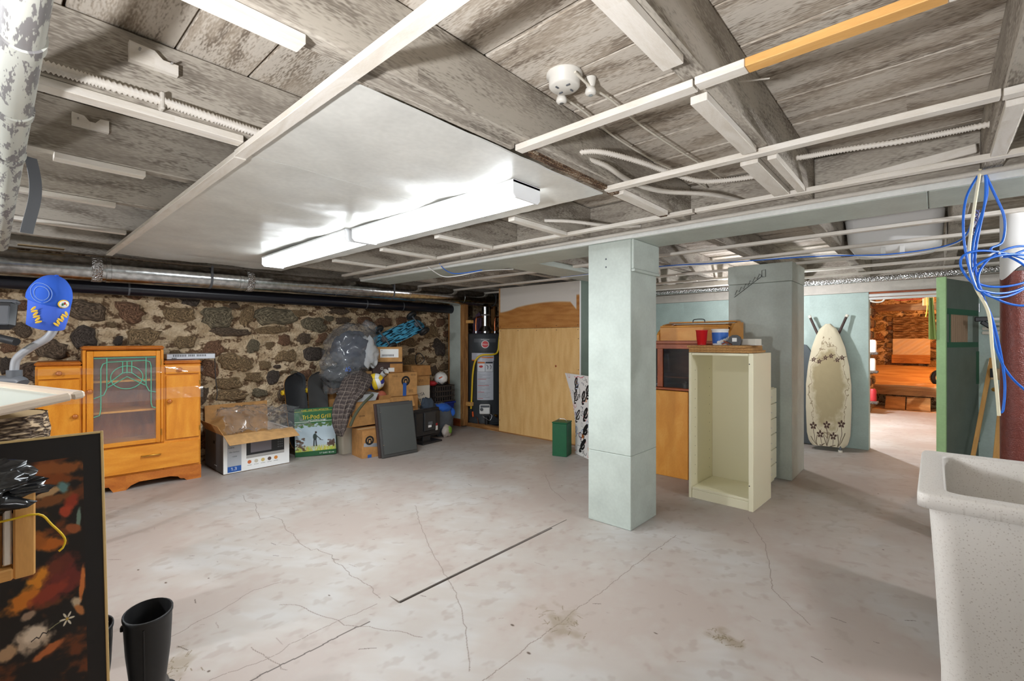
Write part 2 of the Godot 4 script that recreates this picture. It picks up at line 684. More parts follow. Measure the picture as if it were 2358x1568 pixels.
func materials() -> void:
	wmat("plank", wood_img(1024, 512, 3, rgb(122, 110, 97), rgb(170, 157, 141), rgb(202, 192, 178), 30.0, 0.3, 0.12, rgb(214, 206, 194)), Color.WHITE, 0.85, 2.0, 0.9, 0.3)
	wmat("joist", wood_img(1024, 512, 21, rgb(118, 110, 100), rgb(154, 146, 135), rgb(178, 170, 158), 30.0, 0.3, 0.0, rgb(186, 179, 167)), Color.WHITE, 0.85, 2.0, 0.9, 0.3)
	wmat("strap", wood_img(512, 256, 31, rgb(220, 212, 199), rgb(231, 225, 215), rgb(238, 233, 225), 30.0, 0.25), Color.WHITE, 0.6, 1.2, 0.4, 0.1)
	wmat("bare", wood_img(512, 256, 35, rgb(212, 158, 90), rgb(226, 172, 100), rgb(236, 190, 122), 20.0, 0.2), Color.WHITE, 0.6, 1.6, 0.4, 0.1)
	wmat("pine", wood_img(512, 256, 41, rgb(132, 88, 48), rgb(168, 118, 66), rgb(190, 142, 86), 30.0, 0.3), Color.WHITE, 0.7, 1.6, 0.4, 0.15)
	wmat("amber", wood_img(1024, 512, 47, rgb(208, 126, 30), rgb(220, 140, 40), rgb(230, 156, 54), 20.0, 0.2, -9.0, Color.WHITE, 0.03), Color.WHITE, 0.3, 1.4, 0.6, 0.02)
	wmat("amberdark", wood_img(512, 256, 53, rgb(164, 88, 28), rgb(186, 106, 36), rgb(204, 126, 50), 16.0, 0.3), Color.WHITE, 0.35, 1.2, 0.5, 0.03)
	wmat("maple", wood_img(512, 256, 57, rgb(210, 138, 50), rgb(220, 150, 60), rgb(228, 164, 76), 12.0, 0.2), Color.WHITE, 0.4, 1.4, 0.6, 0.02)
	wmat("cherry", wood_img(512, 256, 59, rgb(130, 60, 28), rgb(160, 80, 40), rgb(178, 98, 52), 22.0, 0.3), Color.WHITE, 0.38, 1.2, 0.5, 0.03)
	wmat("rot", wood_img(512, 256, 61, rgb(50, 32, 20), rgb(104, 74, 48), rgb(196, 184, 164), 30.0, 0.7), Color.WHITE, 0.9, 0.8, 0.3, 1.0)
	wmat("ply", wood_img(512, 512, 67, rgb(216, 168, 104), rgb(226, 182, 118), rgb(232, 192, 130), 40.0, 0.3, -9.0, Color.WHITE, 0.015), Color.WHITE, 0.6, 1.6, 1.2, 0.02)
	wmat("flake", img(256, 128, func(u: float, q: float) -> Color: return rgb(150, 104, 56).lerp(rgb(214, 168, 108), clampf(0.5 + 1.4 * sin(u * 311.0 + sin(q * 91.0) * 7.0) * sin(q * 173.0 + sin(u * 57.0) * 5.0) * 0.5, 0, 1))), Color.WHITE, 0.8, 0.5, 0.25, 0.2)
	wmat("bark", img(256, 256, func(u: float, q: float) -> Color:
		var k := noise(5, 1.0, 4)
		var r := absf(k.get_noise_2d(u * 5.0, q * 22.0)) * 2.4
		return rgb(52, 36, 26).lerp(rgb(196, 170, 138), clampf(r, 0.0, 1.0))), Color.WHITE, 0.95, 0.5, 0.5, 3.0)
	# stone and mortar
	var sg := noise(91, 1.0, 5)
	var sp := noise(92, 1.0, 3)
	var stone_im := img(512, 512, func(u: float, q: float) -> Color:
		var k := 0.78 + 0.45 * sg.get_noise_2d(u * 7.0, q * 7.0) + 0.3 * sp.get_noise_2d(u * 50.0, q * 50.0)
		return Color(k * 1.02, k, k * 0.97))
	var stone_t := tx(stone_im)
	var tint := [rgb(166, 144, 122), rgb(198, 152, 120), rgb(184, 172, 144), rgb(222, 190, 146), rgb(128, 116, 108), rgb(212, 180, 140), rgb(150, 128, 112)]
	for k in tint.size():
		mat("stone%d" % k, tint[k], 0.9, 0.0, stone_t, 1.6, stone_t, 1.6)
	mat("mortar", rgb(255, 255, 255), 0.95, 0.0, tx(img(512, 512, func(u: float, q: float) -> Color:
		var a := sg.get_noise_2d(u * 6.0, q * 9.0)
		var b := sp.get_noise_2d(u * 44.0, q * 44.0)
		var c := rgb(178, 154, 122).lerp(rgb(218, 196, 164), clampf(0.5 + a * 1.1 + b * 0.4, 0.0, 1.0))
		return c.lerp(rgb(104, 80, 58), smoothstep(0.05, 0.4, sg.get_noise_2d(u * 9.0 + 40.0, q * 14.0) + 0.35 * b)))), 0.9, stone_t, 2.4)
	# paint and plain surfaces
	var pt := noise(101, 1.0, 4)
	var wall_im := img(256, 256, func(u: float, q: float) -> Color:
		var k := 0.955 + 0.05 * pt.get_noise_2d(u * 6.0, q * 6.0) + 0.03 * pt.get_noise_2d(u * 60.0, q * 60.0)
		return Color(k, k, k))
	var wall_t := tx(wall_im)
	mat("mint", rgb(196, 205, 197), 0.5, 0.0, wall_t, 0.7)
	mat("mintwall", rgb(190, 210, 204), 0.6, 0.0, wall_t, 0.7)
	mat("sage", rgb(110, 128, 116), 0.6, 0.0, wall_t, 0.7)
	mat("doorgreen", rgb(112, 124, 114), 0.55, 0.0, wall_t, 0.7)
	mat("edgegreen", rgb(170, 208, 150), 0.5, 0.0, wall_t, 0.7)
	mat("tapegreen", rgb(46, 104, 76), 0.6)
	mat("panelwhite", rgb(232, 232, 226), 0.3, 0.0, wall_t, 0.6)
	mat("beamwhite", rgb(238, 240, 236), 0.5, 0.0, wall_t, 0.7)
	mat("oldpaint", rgb(214, 208, 198), 0.6, 0.0, wall_t, 1.5)
	mat("plainwall", rgb(200, 204, 198), 0.8, 0.0, wall_t, 0.6)
	mat("blackplastic", rgb(34, 35, 38), 0.42)
	mat("greyplastic", rgb(92, 95, 100), 0.45)
	mat("charcoal", rgb(66, 70, 74), 0.38)
	mat("darkpanel", rgb(66, 65, 64), 0.55)
	mat("abs", rgb(22, 24, 34), 0.28)
	mat("rubber", rgb(30, 30, 31), 0.5)
	mat("white", rgb(240, 240, 238), 0.5)
	mat("cream", rgb(240, 234, 204), 0.42)
	mat("offwhite", rgb(226, 220, 206), 0.5)
	mat("ink", rgb(26, 24, 26), 0.7)
	mat("red", rgb(206, 24, 30), 0.4)
	mat("deepred", rgb(168, 34, 40), 0.5)
	mat("blue", rgb(40, 112, 220), 0.3)
	mat("binblue", rgb(22, 44, 132), 0.4)
	mat("royal", rgb(40, 92, 200), 0.85)
	mat("yellow", rgb(244, 206, 46), 0.45)
	mat("gold", rgb(240, 196, 60), 0.6)
	mat("green", rgb(24, 104, 62), 0.5)
	mat("tin green", rgb(18, 92, 56), 0.45, 0.0, wall_t, 2.0)
	mat("artgreen", rgb(96, 168, 138), 0.5)
	mat("steel", rgb(190, 192, 196), 0.25, 1.0)
	mat("silver paint", rgb(186, 188, 194), 0.32, 0.5)
	mat("brass", rgb(196, 150, 70), 0.3, 1.0)
	mat("copper", rgb(206, 120, 78), 0.3, 1.0)
	mat("bluefab", rgb(38, 94, 190), 0.9)
	mat("greyfab", rgb(86, 92, 100), 0.9)
	mat("slatefab", rgb(58, 68, 80), 0.9)
	mat("orange", rgb(228, 92, 28), 0.5)
	mat("leather ball", rgb(158, 80, 56), 0.7)
	mat("bin beige", rgb(188, 180, 164), 0.5)
	mat("tan", rgb(196, 168, 128), 0.8)
	mat("redpipe", rgb(112, 52, 42), 0.4, 0.0, wall_t, 3.0, stone_t, 0.3)
	var foil_n := noise(111, 1.0, 3)
	var foil_t := tx(img(256, 256, func(u: float, q: float) -> Color:
		var k := 0.5 + 0.5 * foil_n.get_noise_2d(u * 9.0, q * 9.0)
		return Color(k, k, k)))
	mat("galv", rgb(206, 208, 208), 0.2, 1.0, tx(img(256, 256, func(u: float, q: float) -> Color:
		var k := 0.9 + 0.16 * foil_n.get_noise_2d(u * 12.0, q * 12.0)
		return Color(k, k, k))), 1.5, foil_t, 0.08)
	mat("foil", rgb(214, 214, 214), 0.22, 1.0, null, 6.0, foil_t, 1.6)
	mat("oldpipe", Color.WHITE, 0.5, 0.0, tx(img(512, 256, func(u: float, q: float) -> Color:
		var k := foil_n.get_noise_2d(u * 7.0, q * 5.0) + 0.5 * foil_n.get_noise_2d(u * 40.0 + 9.0, q * 24.0)
		return rgb(136, 134, 134).lerp(rgb(204, 206, 197), smoothstep(-0.2, -0.12, k)))), 1.0)
	(M["oldpipe"] as StandardMaterial3D).uv1_scale = Vector3(4.0, 1.1, 1)
	var cn := noise(121, 1.0, 4)
	var card_im := img(256, 256, func(u: float, q: float) -> Color:
		var k := 0.93 + 0.09 * cn.get_noise_2d(u * 8.0, q * 8.0) + 0.04 * cn.get_noise_2d(u * 3.0, q * 90.0)
		return Color(k, k, k))
	var card_t := tx(card_im)
	mat("card", rgb(204, 152, 92), 0.8, 0.0, card_t, 1.6)
	mat("card2", rgb(190, 136, 78), 0.8, 0.0, card_t, 1.6)
	mat("card3", rgb(206, 160, 104), 0.8, 0.0, card_t, 1.6)
	mat("shoebrown", rgb(66, 48, 44), 0.6)
	film("film", Color(0.95, 0.97, 1.0), 0.03, 0.06)
	film("bagfilm", Color(0.86, 0.88, 0.9), 0.09, 0.1)
	film("pane", Color(0.9, 0.95, 0.95), 0.05, 0.02)
	film("smokepane", Color(0.12, 0.14, 0.16), 0.35, 0.03)
	film("sheet", Color(0.92, 0.88, 0.82), 0.6, 0.2)
	film("tray clear", Color(0.92, 0.94, 0.95), 0.5, 0.18)


func floor_image() -> Image:
	# 6 m x 6 m: u runs with x from -5.15, v with z from -6.2
	var a := noise(201, 1.0, 5)
	var b := noise(202, 1.0, 3)
	var im := img(1024, 1024, func(u: float, q: float) -> Color:
		var k := a.get_noise_2d(u * 7.0, q * 7.0)
		var f := b.get_noise_2d(u * 60.0, q * 46.0)
		var s := b.get_noise_2d(u * 26.0 + q * 40.0, q * 12.0 - u * 10.0)
		var c := rgb(204, 198, 191).lerp(rgb(198, 187, 179), smoothstep(-0.2, 0.4, k + 0.3 * f))
		c = c.lerp(rgb(212, 211, 208), smoothstep(0.0, 0.6, -k + 0.4 * s))
		return c.lerp(rgb(180, 168, 158), 0.4 * smoothstep(0.3, 0.6, f + 0.4 * s - 0.2 * k)))
	im.resize(2048, 2048, Image.INTERPOLATE_CUBIC)
	var P := func(x: float, z: float) -> Vector2: return Vector2((x + 5.15) / 6.0 * 2048.0, (z + 6.2) / 6.0 * 2048.0)
	var cracks := [
		[0, [-3.82, -1.25, -3.66, -1.22, -3.56, -1.25, -3.37, -1.19, -3.23, -1.16, -3.21, -1.22, -3.11, -1.25, -2.93, -1.20, -2.83, -1.20, -2.75, -1.18, -2.54, -1.17, -2.53, -1.20, -2.40, -1.22, -2.31, -1.19, -2.25, -1.20, -2.13, -1.18, -1.96, -1.19, -1.90, -1.17, -1.81, -1.16]],
		[1, [-1.72, -0.20, -1.72, -0.60, -1.72, -0.75, -1.722, -0.95, -1.72, -1.06]],
		[0, [-1.82, -0.2, -1.82, -0.52, -1.80, -0.63, -1.79, -0.70, -1.81, -0.75, -1.82, -0.91, -1.81, -1.03, -1.81, -1.16]],
		[0, [-2.12, -0.84, -2.04, -0.90, -1.92, -0.92, -1.82, -0.95, -1.77, -0.96, -1.71, -1.00, -1.64, -1.04, -1.57, -1.08, -1.51, -1.10, -1.44, -1.13]],
		[0, [-1.13, -2.7, -1.14, -2.39, -1.14, -2.15, -1.13, -1.91, -1.14, -1.68, -1.13, -1.58, -1.14, -1.36, -1.13, -1.18, -1.13, -1.0]],
		[0, [-2.20, -0.47, -2.22, -0.52, -2.24, -0.57, -2.25, -0.62, -2.27, -0.68, -2.33, -0.81, -2.31, -0.95]],
		[0, [-2.69, -1.98, -2.40, -1.80, -2.00, -1.59, -1.79, -1.49, -1.64, -1.43, -1.48, -1.33, -1.42, -1.29, -1.33, -1.22, -1.23, -1.14, -1.17, -1.09]],
		[0, [-1.90, -0.65, -1.80, -0.67, -1.73, -0.68, -1.65, -0.69]],
		[0, [-0.9, -3.3, -0.7, -2.9, -0.55, -2.4, -0.35, -2.2]], [0, [-2.5, -3.2, -2.2, -2.9, -1.95, -2.75]]]
	for c in cracks:
		var pts := []
		for i in range(0, c[1].size() - 2, 2):
			var s: Vector2 = P.call(c[1][i], c[1][i + 1])
			var e: Vector2 = P.call(c[1][i + 2], c[1][i + 3])
			var k := maxi(1, int(s.distance_to(e) / 9.0))
			for j in k:
				var w := s.lerp(e, float(j) / k) + Vector2(rng.randf_range(-1.6, 1.6), rng.randf_range(-1.6, 1.6))
				pts.append_array([w.x, w.y])
		line(im, pts, 1.0 + c[0], rgb(92, 80, 72) if c[0] else rgb(142, 130, 120))
	# scuffs, specks of dirt and worn patches
	for i in 420:
		var p := Vector2(rng.randf() * 2048, rng.randf() * 2048)
		var d := Vector2.from_angle(rng.randf_range(-0.9, 0.3)) * rng.randf_range(2, 22)
		line(im, [p.x, p.y, p.x + d.x, p.y + d.y], 1.0, rgb(96, 84, 76) if i % 5 == 0 else rgb(168, 156, 148))
	for i in 60:
		var p := Vector2(rng.randf() * 2048, rng.randf() * 2048)
		disc(im, p.x, p.y, rng.randf_range(1.5, 4), rng.randf_range(1.2, 2.6), Color(0.33, 0.27, 0.22, 0.9), 0.5)
	for s in [[-1.13, -1.55, 46, 30], [-2.0, -0.42, 40, 26], [-1.05, -1.0, 26, 14], [-0.6, -1.9, 30, 16]]:
		var p: Vector2 = P.call(s[0], s[1])
		disc(im, p.x, p.y, s[2], s[3], Color(0.6, 0.55, 0.45, 0.45), 0.8, 0.6, 0.7)
		for i in 30:
			var q := p + Vector2(rng.randfn() * s[2] * 0.4, rng.randfn() * s[3] * 0.4)
			line(im, [q.x, q.y, q.x + rng.randf_range(-9, 9), q.y + rng.randf_range(-9, 9)], 1.0, rgb(140, 128, 104))
	return im


func room() -> void:
	# floor: a painted concrete slab, its joint strip standing a little proud
	var ft := tx(floor_image())
	var fm := mat("floor", Color(0.83, 0.81, 0.8), 0.5, 0.0, ft, 1.0 / 6.0)
	fm.uv1_offset = Vector3(5.15 / 6.0, 6.2 / 6.0, 0)
	var f := shell("floor", "painted grey white concrete floor with cracks and scuffs")
	var g := mb()
	g.span(Vector3(-5.3, -0.15, -6.3), Vector3(1.75, -0.001, 2.4))
	g.quad(Vector3(-5.3, 0, -6.3), Vector3(1.75, 0, -6.3), Vector3(1.75, 0, 2.4), Vector3(-5.3, 0, 2.4), Vector3.UP, Vector2(-5.3, -6.3), Vector2(1.75, -6.3), Vector2(1.75, 2.4), Vector2(-5.3, 2.4))
	part(f, "slab", g, fm)
	# the strip of patched concrete tilts up along one edge
	var s := mb()
	var A := [Vector3(-1.825, 0.0005, -1.20), Vector3(-1.742, 0.009, -1.195), Vector3(-1.752, 0.0035, -2.47), Vector3(-1.83, 0.0005, -2.53)]
	s.quad(A[0], A[1], A[2], A[3], Vector3.UP, Vector2(A[0].x, A[0].z), Vector2(A[1].x, A[1].z), Vector2(A[2].x, A[2].z), Vector2(A[3].x, A[3].z))
	s.quad(A[1], A[2], A[2] * Vector3(1, 0, 1) + Vector3(-0.004, -0.004, 0), A[1] * Vector3(1, 0, 1) + Vector3(-0.006, -0.004, 0), Vector3.RIGHT)
	s.quad(A[0], A[1], A[1] * Vector3(1, 0, 1) + Vector3(0, -0.004, 0), A[0] * Vector3(1, 0, 1) + Vector3(0, -0.004, 0), Vector3.BACK)
	part(f, "patch_strip", s, fm)
	part(f, "dark_joint_strip", mb().span(Vector3(-1.746, -0.01, -2.3), Vector3(-1.737, 0.0006, -1.2)), mat("joint dark", rgb(70, 60, 54), 0.95))  # dark strip along the raised edge of the patch
	# closing walls behind the camera
	wall("wall_back", mb().span(Vector3(-5.3, 0, 2.2), Vector3(1.75, 2.16, 2.4)), M["plainwall"], "plain painted wall behind the tub side of the room")
	wall("wall_right", mb().span(Vector3(1.6, 0, -6.3), Vector3(1.75, 2.16, 2.2)), M["plainwall"], "plain painted side wall beyond the red drain pipe")
	stone_wall()


func stone(hw: float, hh: float, dep: float, sd: int) -> MB:
	var q := noise(sd, 1.0, 3)
	var pw := rng.randf_range(2.2, 3.4)
	var tl := rng.randf_range(-0.25, 0.25)
	return mb().grid(16, 5, func(a: float, b: float) -> Vector3:
		var th := a * TAU
		var c := cos(th)
		var s := sin(th)
		var r := pow(pow(absf(c), pw) + pow(absf(s), pw), -1.0 / pw)
		r *= 1.0 + 0.42 * q.get_noise_2d(c * 1.3, s * 1.3)
		var k: float = [1.06, 1.0, 0.9, 0.62, 0.3, 0.0][int(round(b * 5))]
		var z: float = [-0.03, 0.25, 0.75, 0.97, 1.0, 1.0][int(round(b * 5))]
		var p := Vector2(c * r * hw * k, s * r * hh * k)
		var bump := q.get_noise_2d(p.x * 16.0, p.y * 16.0) * 0.012 * (1.0 if b > 0.3 else 0.0)
		return Vector3(p.x + tl * p.y, p.y + tl * 0.3 * p.x, z * dep + bump), true, 0.0, Vector2(1.0, 1.0), true)


func stone_wall() -> void:
	var w := shell("wall_left", "rubble stone wall of brown and grey stones set in tan mortar")
	w.position = Vector3(-5.09, 0, 0)
	w.rotation.y = PI / 2
	var q := noise(301, 1.0, 4)
	var g := mb()
	g.span(Vector3(-2.2, 0, -0.25), Vector3(6.3, 2.16, -0.03))
	g.grid(190, 56, func(a: float, b: float) -> Vector3:
		var X := -2.2 + a * 8.5
		var Y := b * 2.05
		return Vector3(X, Y, 0.02 * q.get_noise_2d(X * 4.0, Y * 6.0) + 0.026 * absf(q.get_noise_2d(X * 13.0, Y * 20.0)) + 0.008 * q.get_noise_2d(X * 50.0, Y * 50.0)), false, 0.0, Vector2(8.5 / 1.2, 2.05 / 1.2))
	part(w, "mortar", g, M["mortar"])
	var S := []
	var key := [-0.51,1.39,0.12,0.08,0, -0.79,1.39,0.09,0.09,1, -0.50,1.18,0.08,0.08,4, -0.31,1.09,0.09,0.07,0, -0.88,1.19,0.11,0.08,3, -1.14,1.38,0.12,0.07,3, -1.23,1.53,0.08,0.05,4, -0.71,1.15,0.03,0.04,4, -1.19,1.14,0.08,0.06,3, -0.14,1.41,0.06,0.04,1, -0.16,1.23,0.05,0.05,0, -0.09,1.10,0.04,0.04,1, -0.30,1.26,0.04,0.05,0, -1.04,1.53,0.07,0.04,3, -0.61,1.56,0.06,0.03,1, -0.40,1.58,0.06,0.03,0, -0.07,0.97,0.03,0.06,4, -1.45,1.37,0.13,0.10,2, -1.96,1.40,0.21,0.08,2, -2.39,1.32,0.13,0.08,2, -1.56,1.23,0.17,0.04,0, -2.06,1.15,0.06,0.06,1, -2.27,1.17,0.07,0.06,0, -2.48,1.17,0.07,0.06,1, -1.76,1.09,0.06,0.06,2, -1.41,1.08,0.08,0.07,1, -2.39,1.00,0.11,0.08,4, -1.55,0.95,0.10,0.08,3, -1.69,0.91,0.07,0.06,3, -1.36,0.89,0.08,0.08,1, -1.95,0.77,0.06,0.07,4, -2.28,0.77,0.07,0.06,1, -1.54,0.73,0.11,0.06,3, -2.08,0.58,0.08,0.07,0, -1.56,0.62,0.14,0.05,3, -1.32,0.63,0.04,0.08,0, -3.26,1.37,0.11,0.06,1, -3.52,1.39,0.07,0.07,1, -3.73,1.42,0.10,0.06,0, -2.73,1.38,0.09,0.04,0, -3.01,1.39,0.09,0.05,1, -4.13,1.06,0.10,0.11,4, -4.16,1.40,0.08,0.06,1, -3.99,1.27,0.14,0.08,3, -2.67,1.49,0.11,0.04,0, -1.48,1.55,0.09,0.04,3, -2.21,1.44,0.10,0.04,3, -1.95,1.26,0.14,0.04,3, -1.71,1.39,0.06,0.09,3, -2.34,1.56,0.10,0.04,3, -2.09,0.99,0.11,0.06,3, -1.87,0.90,0.06,0.04,3, -1.76,0.78,0.08,0.05,3, -2.17,0.79,0.04,0.04,2, -2.60,0.73,0.10,0.07,0, -1.82,0.62,0.07,0.04,2]
	for i in range(0, key.size(), 5):
		S.append([-key[i], key[i + 1], key[i + 2], key[i + 3], int(key[i + 4]), rng.randf_range(0.035, 0.055)])
	for i in 5000:
		if S.size() >= 299:
			break
		var big := i < 700
		var hw := rng.randf_range(0.07, 0.17) if big else rng.randf_range(0.03, 0.08)
		var hh := minf(hw, rng.randf_range(0.045, 0.1)) if big else hw * rng.randf_range(0.45, 0.8)
		var p := Vector2(rng.randf_range(-1.3, 5.2), rng.randf_range(0.03, 1.75))
		var ok := p.y - hh > 0.01
		for s in S:
			var dx: float = absf(s[0] - p.x) / (s[2] + hw + 0.012)
			var dy: float = absf(s[1] - p.y) / (s[3] + hh + 0.012)
			if dx * dx + dy * dy < 1.15:
				ok = false
				break
		if ok:
			S.append([p.x, p.y, hw, hh, [3, 5, 3, 0, 1, 5, 2, 6, 3][rng.randi() % 9], rng.randf_range(0.022, 0.045)])
	var k := 0
	for s in S:
		k += 1
		part(w, "stone", stone(s[2], s[3], s[5], 400 + k), M["stone%d" % s[4]], Vector3(s[0], s[1], 0.004))


func ceiling() -> void:
	var c := shell("ceiling", "open plank and joist ceiling with whitewashed boards and white furring strips")
	part(c, "subfloor", mb().span(Vector3(-5.3, 2.1, -6.3), Vector3(1.75, 2.16, 2.4)), M["pine"])
	var z := 2.2
	var k := 0
	while z > -6.2:
		var w := rng.randf_range(0.16, 0.27)
		k += 1
		var cut: float = [0.165, -0.45, -1.03, -1.68, -2.31, -2.93, -3.63][rng.randi() % 7]
		var gap := rng.randf_range(0.005, 0.011)
		for e in [[-5.15, cut - 0.003], [cut + 0.003, 1.6]]:
			part(c, "plank", mb().span(Vector3(e[0], 2.006 + rng.randf_range(0, 0.004), z - w + gap), Vector3(e[1], 2.034, z), 0.002, 0, Vector2(k * 0.731, k * 0.287)), M["plank"])
		z -= w
	# joists, lapped over the beam
	var jx := [1.4, 0.78, 0.165, -0.45, -1.03, -1.68, -2.31, -2.93, -3.63, -4.22, -4.85]
	for i in jx.size():
		var x: float = jx[i]
		part(c, "joist", mb().span(Vector3(x - 0.03, 1.812, -2.8), Vector3(x + 0.03, 2.004, 2.19), 0.004, 2, Vector2(i * 0.61, i * 0.37)), M["joist"])
		part(c, "joist", mb().span(Vector3(x - 0.1, 1.812, -6.14), Vector3(x - 0.034, 2.004, -2.68), 0.004, 2, Vector2(i * 0.43, i * 0.53)), M["joist"])
	# furring strips across the joists
	var strap := func(a: Vector3, b: Vector3, w := 0.038, m := "strap") -> void:
		part(c, "furring_strip", mb().bar(a, b, w, 0.02, 0.0015), M[m])
	strap.call(Vector3(-4.47, 1.779, -0.575), Vector3(-1.757, 1.779, -0.568))
	strap.call(Vector3(-1.75, 1.781, -0.566), Vector3(1.55, 1.783, -0.572))
	strap.call(Vector3(-1.05, 1.8, -1.2), Vector3(-0.452, 1.8, -1.2))
	strap.call(Vector3(-0.446, 1.8, -1.196), Vector3(-0.33, 1.8, -1.196))
	strap.call(Vector3(-0.329, 1.8, -1.196), Vector3(0.02, 1.8, -1.197), 0.038, "bare")
	strap.call(Vector3(0.021, 1.8, -1.197), Vector3(1.55, 1.8, -1.197))
	strap.call(Vector3(-1.05, 1.8, -1.775), Vector3(0.13, 1.8, -1.785))
	strap.call(Vector3(0.135, 1.8, -1.79), Vector3(1.55, 1.8, -1.79))
	strap.call(Vector3(-4.4, 1.8, -2.36), Vector3(-2.4, 1.8, -2.365))
	strap.call(Vector3(-2.39, 1.8, -2.365), Vector3(-0.9, 1.8, -2.365))
	strap.call(Vector3(-0.89, 1.8, -2.37), Vector3(1.55, 1.8, -2.37))
	for zz: float in [-3.44, -4.0, -4.55, -5.1, -5.65]:
		strap.call(Vector3(-4.6, 1.8, zz), Vector3(-1.9, 1.8, zz), 0.045)
		strap.call(Vector3(-1.89, 1.8, zz + 0.004), Vector3(1.55, 1.8, zz + 0.004), 0.045)
	# packing strips nailed along the undersides of the joists
	for e in [[-1.68, 0.9, -0.545, 0.05], [-2.31, -0.147, -0.404, 0.05], [-2.93, 0.4, -0.40, 0.04], [-3.63, 0.3, -0.545, 0.045], [-1.03, 0.8, -0.455, 0.045], [-0.455, 0.9, -1.07, 0.05], [-0.47, -1.27, -1.735, 0.045], [-0.5, -1.84, -2.33, 0.06], [-0.425, -1.84, -2.33, 0.03], [0.17, 0.4, -1.14, 0.05], [0.165, -1.86, -2.33, 0.04], [-1.03, -1.84, -2.3, 0.05], [-1.68, -1.86, -2.34, 0.045], [-2.31, -1.86, -2.34, 0.045], [-2.93, -1.86, -2.34, 0.045], [-3.63, -1.86, -2.34, 0.045]]:
		part(c, "packing_strip", mb().bar(Vector3(e[0], 1.8, e[1]), Vector3(e[0], 1.8, e[2]), e[3], 0.022, 0.0015), M["strap"])
	# blocks between the joists over the beam
	for i in jx.size() - 1:
		part(c, "blocking", mb().span(Vector3(jx[i + 1] + 0.031, 1.815, -2.62), Vector3(jx[i] - 0.031, 2.0, -2.585), 0.002, 0, Vector2(i * 0.3, 0.4)), M["joist"])
	# rotten edge board and lath beside the white panel
	part(c, "lath", mb().bar(Vector3(-1.056, 1.812, -0.59), Vector3(-1.056, 1.812, -1.175), 0.02, 0.034, 0.002), M["joist"])
	part(c, "rotten_edge", mb().bar(Vector3(-1.05, 1.812, -1.225), Vector3(-1.05, 1.812, -1.76), 0.03, 0.03, 0.004), M["rot"])
	part(c, "rotten_edge", mb().bar(Vector3(-1.045, 1.806, -1.8), Vector3(-1.045, 1.806, -2.34), 0.04, 0.03, 0.004), M["rot"])
	# sagging white ceiling sheets, four feet wide
	var q := noise(331, 1.0, 3)
	for e in [[-1.072, -1.749], [-1.752, -4.17], [-4.173, -4.46]]:
		var x0: float = e[0]
		var x1: float = e[1]
		part(c, "ceiling_sheet", mb().grid(int(maxf(4, absf(x1 - x0) * 24)), 24, func(a: float, b: float) -> Vector3:
			var X := lerpf(x0, x1, a)
			var Z := lerpf(-0.588, -1.782, b)
			var pin := absf(sin((X + 1.03) * PI / 0.63)) * sin(clampf(b, 0.0, 1.0) * PI)
			return Vector3(X, 1.7935 - 0.016 * pin * (0.6 + q.get_noise_2d(X * 1.1, Z * 1.6)) - 0.006 * absf(q.get_noise_2d(X * 4.0, Z * 4.0)), Z), false, 0.006, Vector2(absf(x1 - x0), 1.2), true), M["panelwhite"])
	# gaps at the far left end of the joists
	part(c, "paper_scrap", mb().bar(Vector3(-4.62, 1.80, -0.35), Vector3(-4.62, 1.80, -0.12), 0.08, 0.004), M["tan"])


